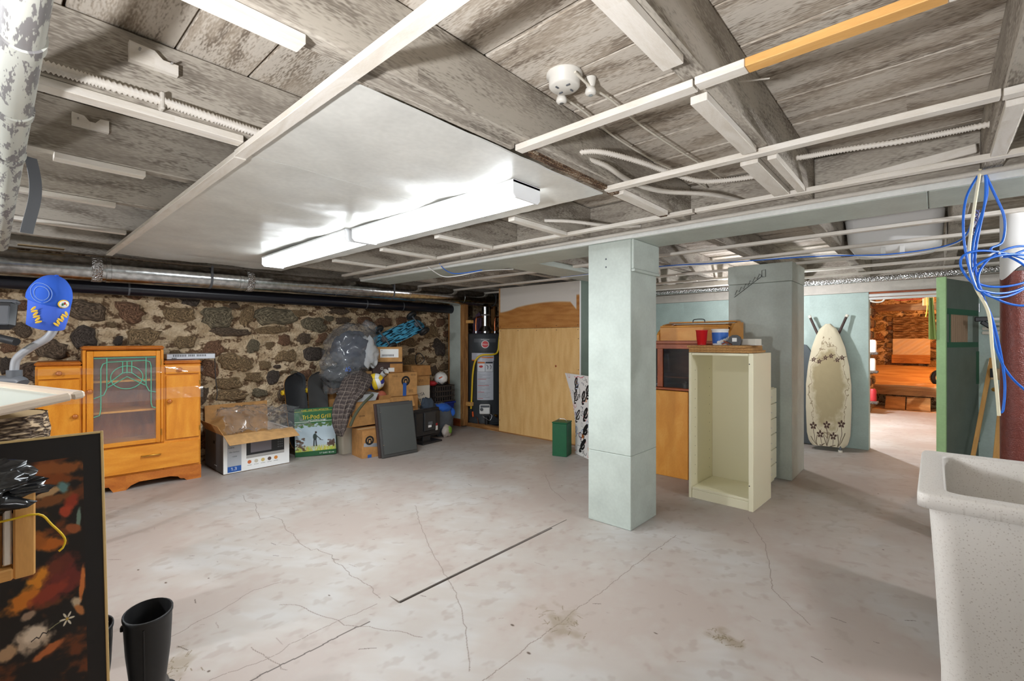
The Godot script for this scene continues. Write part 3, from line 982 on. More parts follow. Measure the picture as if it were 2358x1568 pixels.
func columns() -> void:
	var b := shell("beam", "mint green boxed beam with white front edge under the joists")
	part(b, "soffit", mb().span(Vector3(-4.45, 1.764, -2.93), Vector3(-0.02, 1.81, -2.586), 0.004), M["mint"])
	part(b, "soffit", mb().span(Vector3(-0.018, 1.764, -2.93), Vector3(1.6, 1.81, -2.586), 0.004), M["mint"])
	part(b, "front_board", mb().span(Vector3(-4.45, 1.766, -2.5855), Vector3(1.6, 1.811, -2.575), 0.002), M["beamwhite"])
	var b2 := shell("beam_side", "olive green soffit running from the beam to the plywood wall")
	part(b2, "soffit", mb().span(Vector3(-2.69, 1.766, -4.27), Vector3(-2.36, 1.81, -2.932), 0.004), M["mint"])
	var c := shell("column", "square mint green post under the beam with a panel joint")
	part(c, "post", mb().span(Vector3(-1.66, 0.0, -2.93), Vector3(-1.36, 0.448, -2.58), 0.003), M["mint"])
	part(c, "post", mb().span(Vector3(-1.66, 0.4495, -2.93), Vector3(-1.36, 1.763, -2.58), 0.003), M["mint"])
	part(c, "head_board", mb().span(Vector3(-1.3595, 1.585, -2.935), Vector3(-1.343, 1.763, -2.585), 0.003), M["mint"])
	part(c, "head_cleat", mb().span(Vector3(-1.3595, 1.568, -2.935), Vector3(-1.336, 1.584, -2.585), 0.003), M["mint"])
	for p in [[-1.53, 1.66], [-1.53, 1.61]]:
		part(c, "screw", mb(Vector3(p[0], p[1], -2.5795), 0, PI / 2).lathe([Vector2(0, -0.001), Vector2(0.006, -0.001), Vector2(0.005, 0.002), Vector2(0, 0.002)], 10), M["greyplastic"])
	var h := shell("column_chimney", "wide mint green chimney breast with a pencil doodle near its top")
	part(h, "breast", mb().span(Vector3(-1.36, 0.0, -4.87), Vector3(-0.867, 1.64, -4.39), 0.003), M["mint"])
	part(h, "head_band", mb().span(Vector3(-1.364, 1.642, -4.874), Vector3(-0.863, 1.8, -4.386), 0.003), M["mint"])
	var d := mb()
	var zz := []
	for i in 13:
		zz.append(Vector3(-1.305 + i * 0.018, 1.55 + i * 0.0125 + (0.03 if i % 2 else 0.0), -4.3835))
	d.tube(zz, 0.002, 5)
	d.tube([Vector3(-1.31, 1.53, -4.3835), Vector3(-1.09, 1.695, -4.3835)], 0.002, 5)
	d.tube([Vector3(-1.088, 1.69, -4.3835), Vector3(-1.088, 1.745, -4.3835), Vector3(-1.06, 1.75, -4.3835), Vector3(-1.06, 1.69, -4.3835), Vector3(-1.088, 1.69, -4.3835)], 0.002, 5)
	part(h, "pencil_doodle", d, M["ink"])
	# back wall with the doorway, and the side partition of the heater closet
	var w := shell("wall_far", "pale blue green painted wall with a doorway cut in it")
	part(w, "boarding", mb().span(Vector3(-2.95, 0, -6.3), Vector3(-0.51, 1.655, -6.15), 0.002), M["mintwall"])
	part(w, "boarding", mb().span(Vector3(0.3, 0, -6.3), Vector3(1.6, 1.655, -6.15), 0.002), M["mintwall"])
	part(w, "head_board", mb().span(Vector3(-2.95, 1.657, -6.3), Vector3(1.6, 1.76, -6.142), 0.003), M["oldpaint"])
	part(w, "header", mb().span(Vector3(-0.51, 1.61, -6.29), Vector3(0.3, 1.656, -6.16), 0.003), M["cherry"])
	part(w, "infill", mb().span(Vector3(-2.95, 1.765, -6.3), Vector3(1.6, 2.16, -6.18)), M["joist"])
	part(w, "header_rail", mb(Vector3(-0.105, 1.618, -6.12), 0, 0, PI / 2).lathe([Vector2(0, -0.4), Vector2(0.016, -0.4), Vector2(0.016, 0.4), Vector2(0, 0.4)], 12), M["white"])
	part(w, "header_rail", mb(Vector3(-0.105, 1.585, -6.13), 0, 0, PI / 2).lathe([Vector2(0, -0.4), Vector2(0.013, -0.4), Vector2(0.013, 0.4), Vector2(0, 0.4)], 12), M["white"])
	var p := shell("wall_partition", "dark green partition beside the plywood wall with an empty switch box")
	part(p, "boarding", mb().span(Vector3(-2.97, 0, -6.15), Vector3(-2.868, 1.81, -4.29), 0.002), M["sage"])
	part(p, "switch_box", mb().span(Vector3(-2.868, 1.09, -4.62), Vector3(-2.86, 1.19, -4.56), 0.002), M["blackplastic"])


func next_room() -> void:
	var f := wall("floor_next", mb().span(Vector3(-2.6, -0.15, -10.0), Vector3(2.6, 0.0, -6.301), 0, 0), M["floor"], "bright white painted floor past the doorway")
	f.set_meta("kind", "structure")
	wall("ceiling_next", mb().span(Vector3(-2.6, 2.04, -14.0), Vector3(2.6, 2.12, -6.3)), M["plank"], "board ceiling of the rooms past the doorway")
	wall("wall_next_left", mb().span(Vector3(-2.75, -0.15, -14.0), Vector3(-2.6, 2.12, -6.3)), M["mortar"], "stone side wall of the room past the doorway")
	wall("wall_next_right", mb().span(Vector3(2.6, -0.15, -14.0), Vector3(2.75, 2.12, -6.3)), M["mortar"], "stone side wall over the dirt floor")
	var earth := mat("earth", Color.WHITE, 0.95, 0.0, tx(img(256, 256, func(u: float, q: float) -> Color:
		var k := noise(75, 1.0, 4)
		return rgb(178, 134, 92).lerp(rgb(214, 178, 132), 0.5 + 0.8 * k.get_noise_2d(u * 4.0, q * 12.0)))), 0.4)
	var q := noise(77, 1.0, 3)
	var e := shell("ground_dirt", "raised orange dirt floor with a board edge past the doorway")
	part(e, "dirt", mb().grid(24, 20, func(a: float, b: float) -> Vector3:
		var X := lerpf(-2.6, 2.6, a)
		var Z := lerpf(-10.42, -13.0, b)
		return Vector3(X, 0.355 + 0.24 * b + 0.03 * q.get_noise_2d(X * 2.0, Z * 2.0), Z), false, 0.05, Vector2(5, 2.6)), earth)
	part(e, "edge_board", mb().span(Vector3(-2.6, 0.215, -10.44), Vector3(2.6, 0.352, -10.39), 0.004), M["pine"])
	part(e, "low_dirt", mb().span(Vector3(-2.6, -0.15, -13.0), Vector3(2.6, -0.004, -10.0)), earth)
	part(e, "retaining_wall", mb().span(Vector3(-2.6, 0, -10.9), Vector3(2.6, 0.3, -10.7)), M["mortar"])
	for s in [[-0.62, 0.26, -10.09], [-0.345, 0.3, -10.12]]:
		solo("floor_board", "brown board leaning on the edge of the dirt floor", "board", mb(Vector3(0, 0.085, -0.12), 0, -0.97).box(Vector3(s[1], 0.33, 0.018), Vector3.ZERO, 0.002), M["pine"], Vector3(s[0] + s[1] / 2, 0.012, s[2]), 0, "boards by the dirt edge")
	# far stone wall with a boarded window
	var w := shell("wall_next_far", "rough dark stone wall behind the dirt floor")
	part(w, "mortar", mb().span(Vector3(-2.6, 0.3, -13.2), Vector3(2.6, 2.12, -13.0)), M["mortar"])
	for i in 46:
		var hw := rng.randf_range(0.1, 0.2)
		part(w, "stone", stone(hw, rng.randf_range(0.05, 0.09), 0.07, 900 + i), M["stone%d" % [3, 5, 1, 0][i % 4]], Vector3(-1.3 + (i % 7) * 0.31 + rng.randf_range(-0.08, 0.08), 0.66 + int(i / 7.0) * 0.19 + rng.randf_range(-0.03, 0.03), -13.0))
	var v := thing("boarded_window", "boarded window with plastic sheeting stapled over its lower half", "window", Vector3(-0.36, 0.69, -12.92))
	for k in 3:
		part(v, "board", mb().span(Vector3(-0.3, 0.5 + k * 0.155, -0.01), Vector3(0.3, 0.65 + k * 0.155, 0.015), 0.003), M["rot"])
	part(v, "sill_board", mb().span(Vector3(-0.32, -0.02, -0.02), Vector3(0.3, 0.16, 0.05), 0.004), M["pine"])
	part(v, "backing_board", mb().span(Vector3(-0.29, 0.16, -0.01), Vector3(0.29, 0.5, 0.01), 0.002), M["tan"])
	part(v, "plastic_sheet", mb().grid(20, 14, func(a: float, b: float) -> Vector3: return Vector3(-0.3 + 0.6 * a, 0.5 - 0.36 * b, 0.03 + 0.012 * sin(a * 19.0 + b * 14.0)), false, 0.0, Vector2.ONE, true), M["sheet"])
	# stone corner and shelves of junk at the left of the doorway view
	var g := shell("wall_next_corner", "stone corner post behind the doorway jamb")
	part(g, "mortar", mb().span(Vector3(-1.3, 0, -10.3), Vector3(-0.79, 2.04, -9.3), 0.03), M["mortar"])
	for i in 30:
		part(g, "stone", stone(rng.randf_range(0.06, 0.13), rng.randf_range(0.05, 0.08), 0.05, 960 + i), M["stone%d" % [3, 5, 1, 4][i % 4]], Vector3(-0.79, 0.1 + (i / 3) * 0.19, -9.4 - (i % 3) * 0.32), PI / 2)
	# ceiling rubbish seen through the doorway
	solo("insulation_scrap", "torn orange insulation board hanging from the boards", "insulation", mb(Vector3.ZERO, 0.1).prism([Vector2(-0.35, 0.0), Vector2(-0.3, 0.2), Vector2(0.36, 0.2), Vector2(0.36, 0.02), Vector2(0.15, 0.06), Vector2(0.05, 0.01), Vector2(-0.08, 0.09), Vector2(-0.2, 0.02)], 0.03), M["bare"], Vector3(-0.28, 1.835, -9.9))
	solo("hanging_board", "short tan board hanging under the far ceiling", "board", mb(Vector3.ZERO, 0.2).span(Vector3(-0.06, -0.1, -0.015), Vector3(0.06, 0.309, 0.015), 0.004), M["bare"], Vector3(-0.06, 1.73, -8.6))
	solo("far_joist", "brown joist crossing the ceiling over the dirt floor", "joist", mb().span(Vector3(-2.6, 1.66, -10.6), Vector3(2.6, 1.78, -10.45), 0.005), M["pine"])
	solo("yellow_rope", "yellow rope hanging below the tan board", "rope", mb().tube(ribs([Vector3(0, 0.235, 0), Vector3(0, 0, 0), Vector3(0.005, -0.2, 0), Vector3(-0.01, -0.33, 0.01)], 0.03), 0.007, 6), M["yellow"], Vector3(-0.075, 1.8, -8.5))
	solo("white_wire_loop", "white wire looped at the top of the doorway", "wire", mb().tube(ribs([Vector3(-0.1, 0.375, 0), Vector3(-0.1, 0.06, 0), Vector3(-0.05, -0.03, 0.02), Vector3(0.05, -0.04, 0), Vector3(0.1, 0.04, 0)], 0.02), 0.009, 6), M["white"], Vector3(-0.52, 1.66, -7.2))
	solo("red_wire", "red wire sagging across the doorway head", "wire", mb().tube(ribs([Vector3(-0.2, 0.4, 0), Vector3(-0.18, 0.03, 0), Vector3(0, -0.02, 0), Vector3(0.16, 0.04, 0), Vector3(0.2, 0.4, 0)], 0.02), 0.005, 6), M["red"], Vector3(-0.2, 1.63, -6.9))
	var t := thing("dirt_bike_wheel", "knobbly black tyre at the edge of the doorway", "wheel", Vector3(0.075, 0.515, -10.8), 0.35)
	var ring := []
	for i in 40:
		ring.append(Vector3(cos(TAU * i / 40), sin(TAU * i / 40), 0) * 0.1)
	part(t, "tyre", mb().tube(ring, 0.03, 10, true), M["rubber"])
	var kn := mb()
	for i in 36:
		kn.x = Transform3D(Basis.from_euler(Vector3(0, 0, TAU * i / 36)), Vector3.ZERO)
		kn.box(Vector3(0.014, 0.012, 0.05), Vector3(0.131, 0, 0))
	part(t, "tread", kn, M["rubber"])
	part(t, "rim", mb(Vector3.ZERO, 0, PI / 2).lathe([Vector2(0.075, -0.02), Vector2(0.068, -0.02), Vector2(0.068, 0.02), Vector2(0.075, 0.02)], 30), M["steel"])
	for s in [[0.97, 0.05, "white"], [0.68, 0.04, "offwhite"], [0.2, 0.05, "deepred"]]:
		solo("stored_jar", "small jar on a ledge of the stone corner, " + {"white": "white and violet", "offwhite": "cream", "deepred": "red"}[s[2]], "jar", mb().lathe([Vector2(0, 0), Vector2(s[1], 0), Vector2(s[1], 0.16), Vector2(s[1] * 0.7, 0.19), Vector2(0, 0.19)], 14), M[s[2]], Vector3(-0.72, s[0], -9.28))
		solo("ledge", "dark ledge stone holding the %s jar" % {"white": "white and violet", "offwhite": "cream", "deepred": "red"}[s[2]], "ledge", mb().span(Vector3(-0.09, -0.04, -0.1), Vector3(0.08, 0.0, 0.1), 0.01), M["stone4"], Vector3(-0.73, s[0] - 0.002, -9.28))


func ceiling_things() -> void:
	lamp_strip(Vector3(-1.825, 1.779, -1.44), 0.0, "white strip light by the rotten ceiling edge, lit", 0.95)
	lamp_strip(Vector3(-3.07, 1.772, -1.415), 0.012, "white strip light hanging a little low toward the stone wall, lit", 1.5)
	# knob and tube wiring
	var p := thing("ceiling_rosette", "round white porcelain junction box on the boards between joists", "junction box", Vector3(-0.885, 2.004, -1.235))
	part(p, "body", mb(Vector3(0, -0.042, 0)).lathe([Vector2(0, 0), Vector2(0.044, 0), Vector2(0.05, 0.006), Vector2(0.05, 0.03), Vector2(0.058, 0.036), Vector2(0.058, 0.044), Vector2(0, 0.044)], 28), M["porcelain"])
	for a in 4:
		part(p, "terminal", mb(Vector3(cos(a * 1.57 + 0.5) * 0.026, -0.044, sin(a * 1.57 + 0.5) * 0.026), -a * 1.57).box(Vector3(0.014, 0.004, 0.005), Vector3.ZERO, 0.001), M["greyplastic"])
	for e in [[Vector3(-0.936, 2.004, -1.29), "white porcelain wire knob beside the dark joist"], [Vector3(-0.834, 2.004, -1.31), "white porcelain wire knob farther from the dark joist"]]:
		var k := thing("porcelain_insulator", e[1], "insulator", e[0], 0, "porcelain knobs")
		part(k, "spool", mb(Vector3(0, -0.052, 0)).lathe([Vector2(0, 0), Vector2(0.014, 0), Vector2(0.019, 0.006), Vector2(0.017, 0.018), Vector2(0.012, 0.024), Vector2(0.016, 0.034), Vector2(0.019, 0.054), Vector2(0, 0.054)], 18), M["porcelain"])
		part(k, "nail_head", mb(Vector3(0, -0.0545, 0)).lathe([Vector2(0, 0), Vector2(0.007, 0), Vector2(0.006, 0.004), Vector2(0, 0.004)], 10), M["steel"])
	var old: Material = M["offwhite"]
	solo("ceiling_wire", "old cloth wire from the porcelain box along the dark joist", "wire", mb().tube(ribs([Vector3(-0.9, 1.985, -1.21), Vector3(-0.931, 1.976, -1.282), Vector3(-0.94, 1.976, -1.434), Vector3(-0.962, 1.975, -1.676), Vector3(-0.952, 1.97, -2.0), Vector3(-0.9, 1.95, -2.25), Vector3(-0.89, 1.95, -2.5)], 0.05), 0.0042, 6), old)
	solo("ceiling_wire", "old cloth wire from the porcelain box across the middle boards", "wire", mb().tube(ribs([Vector3(-0.83, 1.985, -1.215), Vector3(-0.831, 1.976, -1.3), Vector3(-0.825, 1.976, -1.434), Vector3(-0.83, 1.97, -1.65), Vector3(-0.815, 1.965, -1.955), Vector3(-0.796, 1.96, -2.2), Vector3(-0.79, 1.96, -2.5)], 0.05), 0.0042, 6), old)
	var cm: Material = M["strap"]
	var c := thing("flex_conduit", "ribbed white conduit clipped along a joist side near the painted pipe", "conduit", Vector3.ZERO, 0, "armoured conduits")
	part(c, "armour", flex([Vector3(-1.634, 1.829, 0.35), Vector3(-1.634, 1.829, -0.08), Vector3(-1.634, 1.831, -0.3), Vector3(-1.634, 1.828, -0.45), Vector3(-1.634, 1.822, -0.7)], 0.0125), cm)
	part(c, "clip", mb(Vector3(-1.634, 1.83, -0.325)).box(Vector3(0.03, 0.05, 0.012), Vector3.ZERO, 0.004), M["oldpaint"])
	for e in [["ribbed conduit arching out of a hole in the dark joist, upper of two", [Vector3(-1.02, 1.865, -1.49), Vector3(-0.95, 1.872, -1.56), Vector3(-0.88, 1.865, -1.72), Vector3(-0.82, 1.85, -1.88), Vector3(-0.72, 1.83, -2.05), Vector3(-0.49, 1.85, -2.2)]], ["ribbed conduit drooping out of a hole in the dark joist, lower of two", [Vector3(-1.02, 1.862, -1.53), Vector3(-0.985, 1.855, -1.66), Vector3(-0.98, 1.84, -1.86), Vector3(-0.93, 1.838, -2.07), Vector3(-0.79, 1.848, -2.31), Vector3(-0.7, 1.85, -2.58)]], ["ribbed conduit crossing between two joists near the blue cables", [Vector3(-0.46, 1.90, -2.2), Vector3(-0.38, 1.885, -2.18), Vector3(-0.25, 1.878, -2.18), Vector3(-0.06, 1.868, -2.2), Vector3(0.15, 1.862, -2.2)]], ["smooth white cable bending round the beam blocking", [Vector3(-1.75, 1.84, -2.05), Vector3(-1.55, 1.83, -2.2), Vector3(-1.4, 1.818, -2.42), Vector3(-1.3, 1.83, -2.58)]]]:
		c = thing("flex_conduit", e[0], "conduit", Vector3.ZERO, 0, "armoured conduits")
		part(c, "armour", flex(e[1], 0.0095), cm)
	# pipes along the beam
	solo("beam_pipe", "thin cream water pipe running along the front of the beam", "pipe", mb().tube([Vector3(-4.4, 1.79, -2.545), Vector3(-1.4, 1.792, -2.54), Vector3(1.55, 1.795, -2.54)], 0.011, 10), M["oldpaint"])
	# notched blocks and scraps nailed to the joists
	var nb := [Vector2(-0.056, -0.022), Vector2(0.056, -0.022), Vector2(0.056, 0.008), Vector2(0.02, 0.008), Vector2(0.0, 0.026), Vector2(-0.056, 0.03)]
	var b := thing("notched_block", "white notched block nailed high on a joist, sloping top", "block", Vector3(-1.642, 1.94, -0.308), PI / 2, "notched joist blocks")
	part(b, "block", mb().prism(nb, 0.022), M["strap"])
	part(b, "nail", mb(Vector3(0.038, 0.004, 0.016), 0, PI / 2).lathe([Vector2(0, 0), Vector2(0.003, 0), Vector2(0.003, 0.012), Vector2(0, 0.012)], 6), M["steel"])
	part(b, "nail", mb(Vector3(-0.035, 0.01, 0.016), 0, PI / 2).lathe([Vector2(0, 0), Vector2(0.003, 0), Vector2(0.003, 0.012), Vector2(0, 0.012)], 6), M["steel"])
	b = thing("notched_block", "white block with a v notch nailed to a joist", "block", Vector3(-2.272, 1.937, -0.241), PI / 2, "notched joist blocks")
	part(b, "block", mb().prism([Vector2(-0.05, -0.022), Vector2(0.05, -0.022), Vector2(0.05, 0.022), Vector2(0.026, 0.02), Vector2(0.012, 0.002), Vector2(-0.004, 0.002), Vector2(-0.018, 0.018), Vector2(-0.05, 0.022)], 0.02), M["strap"])
	part(b, "nail", mb(Vector3(-0.035, 0.0, 0.014), 0, PI / 2).lathe([Vector2(0, 0), Vector2(0.003, 0), Vector2(0.003, 0.01), Vector2(0, 0.01)], 6), M["steel"])
	solo("bent_nail", "long nail sticking out of the joist below the bare yellow strip", "nail", mb().tube([Vector3(-0.425, 1.9, -1.45), Vector3(-0.35, 1.9, -1.49)], 0.0025, 6), M["oldpaint"])
	solo("joist_scrap", "short lath scrap nailed under the conduit between two joists", "scrap", mb().bar(Vector3(-0.3, 1.845, -2.52), Vector3(0.12, 1.885, -2.52), 0.02, 0.035, 0.003), M["strap"])
	# painted stove pipe overhead at the left
	var s := thing("painted_pipe", "old round pipe with flaking white paint under the joists", "pipe", Vector3(0, 1.75, -0.04))
	part(s, "barrel", mb(Vector3.ZERO, 0, 0, PI / 2).lathe([Vector2(0, 0.75), Vector2(0.034, 0.75), Vector2(0.034, 1.32), Vector2(0.038, 1.322), Vector2(0.038, 1.36), Vector2(0.034, 1.362), Vector2(0.034, 1.75), Vector2(0.038, 1.752), Vector2(0.038, 1.79), Vector2(0.034, 1.792), Vector2(0.034, 2.18), Vector2(0.038, 2.182), Vector2(0.038, 2.22), Vector2(0.034, 2.222), Vector2(0.034, 4.4), Vector2(0, 4.4)], 28), M["oldpipe"])
	part(s, "hanger_strap", mb().grid(4, 14, func(a: float, q: float) -> Vector3: return Vector3(-2.2 + 0.012 * (a - 0.5), 0.0 - 0.25 * q, -0.046 + 0.03 * (a - 0.5) - 0.012 * sin(q * 4.0)), false, 0.002), M["greyplastic"])
	# white shower base seen between the joists, brackets under it
	var w := thing("shower_base", "white moulded shower base sagging between the joists", "shower base", Vector3(-0.21, 1.755, -4.275))
	part(w, "shell", mb().loft([rr(0.53, 0.48, 0.06, 0.245), rr(0.5, 0.46, 0.08, 0.06), rr(0.42, 0.4, 0.1, 0.01), rr(0.3, 0.3, 0.1, 0.0)]), M["white"])
	for k: float in [-0.05, 0.05]:
		part(w, "bracket", mb().span(Vector3(k - 0.014, -0.03, 0.2), Vector3(k + 0.014, 0.03, 0.215), 0.003), M["white"])
	# insulated pipe, white board and cable runs past the beam
	solo("foil_pipe", "foil wrapped pipe running in front of the far wall", "pipe", mb().tube(ribs([Vector3(-2.8, 1.735, -5.5), Vector3(-1.8, 1.73, -5.5), Vector3(-0.5, 1.72, -5.48), Vector3(0.4, 1.735, -5.5), Vector3(1.5, 1.74, -5.5)], 0.1), 0.026, 12), M["foil"])
	solo("white_header", "white painted board hung above the foil pipe", "board", mb().span(Vector3(-2.85, 1.74, -5.3), Vector3(-1.0, 1.788, -5.2), 0.003), M["strap"])
	solo("data_cable", "blue data cable strung along the furring past the post", "cable", mb().tube(ribs([Vector3(-2.7, 1.768, -3.71), Vector3(-1.7, 1.763, -3.7), Vector3(-1.234, 1.74, -3.7), Vector3(-0.6, 1.715, -3.7), Vector3(-0.2, 1.68, -3.69), Vector3(0.09, 1.7, -3.62), Vector3(0.15, 1.785, -3.38)], 0.05), 0.004, 6), M["blue"])
	solo("data_cable", "white cable strung beside the blue one past the post", "cable", mb().tube(ribs([Vector3(-2.7, 1.766, -3.73), Vector3(-1.7, 1.758, -3.725), Vector3(-1.234, 1.735, -3.72), Vector3(-0.6, 1.73, -3.72), Vector3(-0.2, 1.668, -3.72), Vector3(0.09, 1.70, -3.66), Vector3(0.17, 1.785, -3.4)], 0.05), 0.004, 6), M["white"])
	solo("looped_cable", "white and drooping cable looped under the beam near the duct", "cable", mb().tube(ribs([Vector3(-3.25, 1.79, -2.52), Vector3(-3.2, 1.74, -2.56), Vector3(-3.08, 1.69, -2.57), Vector3(-2.9, 1.685, -2.58), Vector3(-2.75, 1.72, -2.7), Vector3(-2.65, 1.755, -2.96)], 0.03), 0.004, 6), M["white"])
	solo("looped_cable", "blue cable looped under the beam near the duct", "cable", mb().tube(ribs([Vector3(-3.1, 1.8, -2.53), Vector3(-3.08, 1.755, -2.56), Vector3(-2.98, 1.71, -2.57), Vector3(-2.85, 1.7, -2.58), Vector3(-2.74, 1.725, -2.68)], 0.03), 0.004, 6), M["blue"])


func wall_pipes() -> void:
	var d := thing("air_duct", "round galvanised air duct running along the stone wall", "duct", Vector3.ZERO)
	var a := Vector3(-4.62, 1.655, 1.8)
	var b := Vector3(-4.62, 1.722, -4.95)
	var ln := a.distance_to(b)
	var ax := (b - a).normalized()
	var B := Basis(Vector3.RIGHT, ax, Vector3.RIGHT.cross(ax))
	var z0 := 0.0
	var i := 0
	for z: float in [0.9, 1.62, 2.4, 3.3, 4.2, 5.1, 5.95, ln]:
		var g := mb()
		g.x = Transform3D(B, a + ax * z0)
		g.lathe([Vector2(0.0, 0.0), Vector2(0.09, 0.0), Vector2(0.09, z - z0 - 0.03), Vector2(0.0935, z - z0 - 0.028), Vector2(0.0935, z - z0 - 0.002), Vector2(0.0, z - z0 - 0.002)], 36)
		part(d, "duct_section", g, M["galv"])
		if i % 2 == 1:
			var h := mb()
			h.x = Transform3D(B, a + ax * (z - 0.25))
			h.lathe([Vector2(0.0905, -0.009), Vector2(0.092, -0.009), Vector2(0.092, 0.009), Vector2(0.0905, 0.009)], 30)
			h.x = Transform3D()
			var t := a + ax * (z - 0.25)
			h.box(Vector3(0.002, 0.09, 0.016), t + Vector3(0.091, 0.05, 0))
			part(d, "hanger_strap", h, M["greyplastic"])
		z0 = z
		i += 1
	for k: float in [2.32, 3.36]:
		var g := mb()
		g.x = Transform3D(B, a + ax * k)
		g.lathe([Vector2(0.0925, -0.03), Vector2(0.0945, -0.028), Vector2(0.0945, 0.028), Vector2(0.0925, 0.03)], 36)
		part(d, "foil_tape", g, M["foil"])
	var p := thing("drain_pipe", "black plastic drain pipe under the air duct", "pipe", Vector3(-4.9, 0, 0))
	part(p, "barrel", mb(Vector3(0, 1.575, 1.8), 0, -PI / 2).lathe([Vector2(0, 0), Vector2(0.058, 0), Vector2(0.058, 6.0), Vector2(0, 6.0)], 28), M["abs"])
	for z: float in [-0.75, -2.9, -3.4]:
		part(p, "strap", mb(Vector3(0, 1.575, z), 0, -PI / 2).lathe([Vector2(0.0585, -0.006), Vector2(0.06, -0.006), Vector2(0.06, 0.006), Vector2(0.0585, 0.006)], 24), M["greyplastic"])


func china_cabinet() -> void:
	var t := thing("china_cabinet", "amber wood art deco china cabinet with a glass centre door", "cabinet", Vector3(-4.8, 0, -0.705), deg_to_rad(86.0))
	var A: Material = M["amber"]
	var D: Material = M["amberdark"]
	var zf := 0.18
	# carcass
	part(t, "side_case", mb().span(Vector3(-0.49, 0.1, -0.18), Vector3(-0.247, 0.965, zf - 0.012), 0.003, 1), A)
	part(t, "side_case", mb().span(Vector3(0.237, 0.1, -0.18), Vector3(0.49, 0.955, zf - 0.012), 0.003, 1), A)
	part(t, "top_board", mb().span(Vector3(-0.495, 0.966, -0.185), Vector3(-0.248, 0.996, zf + 0.004), 0.012, 0), D)
	part(t, "top_board", mb().span(Vector3(0.238, 0.956, -0.185), Vector3(0.495, 0.986, zf + 0.004), 0.012, 0), D)
	part(t, "drawer_case", mb().span(Vector3(-0.246, 0.1, -0.18), Vector3(0.236, 0.335, zf - 0.014), 0.003, 0), A)
	part(t, "case_side", mb().span(Vector3(-0.246, 0.336, -0.18), Vector3(-0.226, 1.076, zf), 0.003, 1), A)
	part(t, "case_side", mb().span(Vector3(0.216, 0.336, -0.18), Vector3(0.236, 1.076, zf), 0.003, 1), A)
	part(t, "case_back", mb().span(Vector3(-0.225, 0.336, -0.18), Vector3(0.215, 1.076, -0.17), 0.0, 1), D)
	part(t, "top_board", mb().span(Vector3(-0.252, 1.077, -0.185), Vector3(0.242, 1.108, zf + 0.006), 0.013, 0), D)
	for y: float in [0.345, 0.598, 0.835]:
		part(t, "shelf", mb().span(Vector3(-0.225, y - 0.008, -0.168), Vector3(0.215, y + 0.008, 0.12), 0.002, 0), M["maple"])
	# doors and drawers of the side units
	var knob := mb(Vector3.ZERO, 0, PI / 2).lathe([Vector2(0.0, 0.0), Vector2(0.009, 0.0), Vector2(0.008, 0.008), Vector2(0.017, 0.014), Vector2(0.018, 0.022), Vector2(0.012, 0.029), Vector2(0.0, 0.03)], 16).mesh()
	for e in [[-0.478, -0.258, 0.875, 0.955, -0.37, 0.915], [0.25, 0.48, 0.878, 0.945, 0.34, 0.912]]:
		var dr := part(t, "drawer", mb().span(Vector3(e[0], e[2], zf - 0.01), Vector3(e[1], e[3], zf + 0.006), 0.003, 0), A)
		part(dr, "knob", knob, D, Vector3(e[4], e[5], zf + 0.006))
	for e in [[-0.475, -0.26, -0.285, 0.6], [0.252, 0.478, 0.272, 0.66]]:
		var dr := part(t, "door", mb().span(Vector3(e[0], 0.35, zf - 0.01), Vector3(e[1], 0.866, zf + 0.006), 0.003, 1, Vector2(e[0], 0)), A)
		part(dr, "knob", knob, D, Vector3(e[2], e[3], zf + 0.006))
		for y: float in [0.42, 0.8]:
			part(dr, "hinge", mb(Vector3(e[1] if e[0] > 0 else e[0], y, zf + 0.005)).lathe([Vector2(0, -0.02), Vector2(0.004, -0.02), Vector2(0.004, 0.02), Vector2(0, 0.02)], 8), M["brass"])
	# glass door
	var gd := part(t, "glass_door", mb().span(Vector3(-0.224, 0.34, zf - 0.008), Vector3(-0.186, 1.07, zf + 0.01), 0.003, 1).span(Vector3(0.186, 0.34, zf - 0.008), Vector3(0.214, 1.07, zf + 0.01), 0.003, 1).span(Vector3(-0.186, 1.028, zf - 0.008), Vector3(0.186, 1.07, zf + 0.01), 0.003, 0).span(Vector3(-0.186, 0.34, zf - 0.008), Vector3(0.186, 0.372, zf + 0.01), 0.003, 0), A)
	part(gd, "pane", mb().span(Vector3(-0.186, 0.372, zf - 0.002), Vector3(0.186, 1.028, zf + 0.001)), M["pane"])
	part(gd, "knob", knob, D, Vector3(-0.206, 0.775, zf + 0.01))
	for y: float in [0.42, 0.98]:
		part(gd, "hinge", mb(Vector3(0.218, y, zf + 0.008)).lathe([Vector2(0, -0.025), Vector2(0.004, -0.025), Vector2(0.004, 0.025), Vector2(0, 0.025)], 8), M["brass"])
	var P := func(a: Array) -> Array:
		var o := []
		for k in range(0, a.size(), 2):
			o.append(Vector3(-0.186 + (a[k] - 595.0) / 385.0 * 0.372, 1.025 - (a[k + 1] - 665.0) / 560.0 * 0.65, zf + 0.003))
		return o
	var circle := []
	for k in 25:
		circle.append_array([795.0 + 100.0 * cos(TAU * k / 24), 802.0 + 76.0 * sin(TAU * k / 24)])
	for a in [[597, 1050, 630, 1040, 638, 1000, 638, 740, 650, 710, 680, 698, 910, 692, 940, 702, 948, 732, 948, 980, 955, 1010, 978, 1018], [673, 668, 673, 870, 655, 910, 598, 930], [915, 668, 915, 860, 935, 900, 978, 910], [597, 673, 978, 670], circle, [768, 698, 768, 775], [824, 698, 824, 775], [795, 698, 795, 775], [680, 838, 768, 772, 795, 768, 824, 772, 910, 838], [680, 862, 795, 797, 910, 860]]:
		part(gd, "painted_line", mb().tube(P.call(a), 0.0042, 6), M["artgreen"])
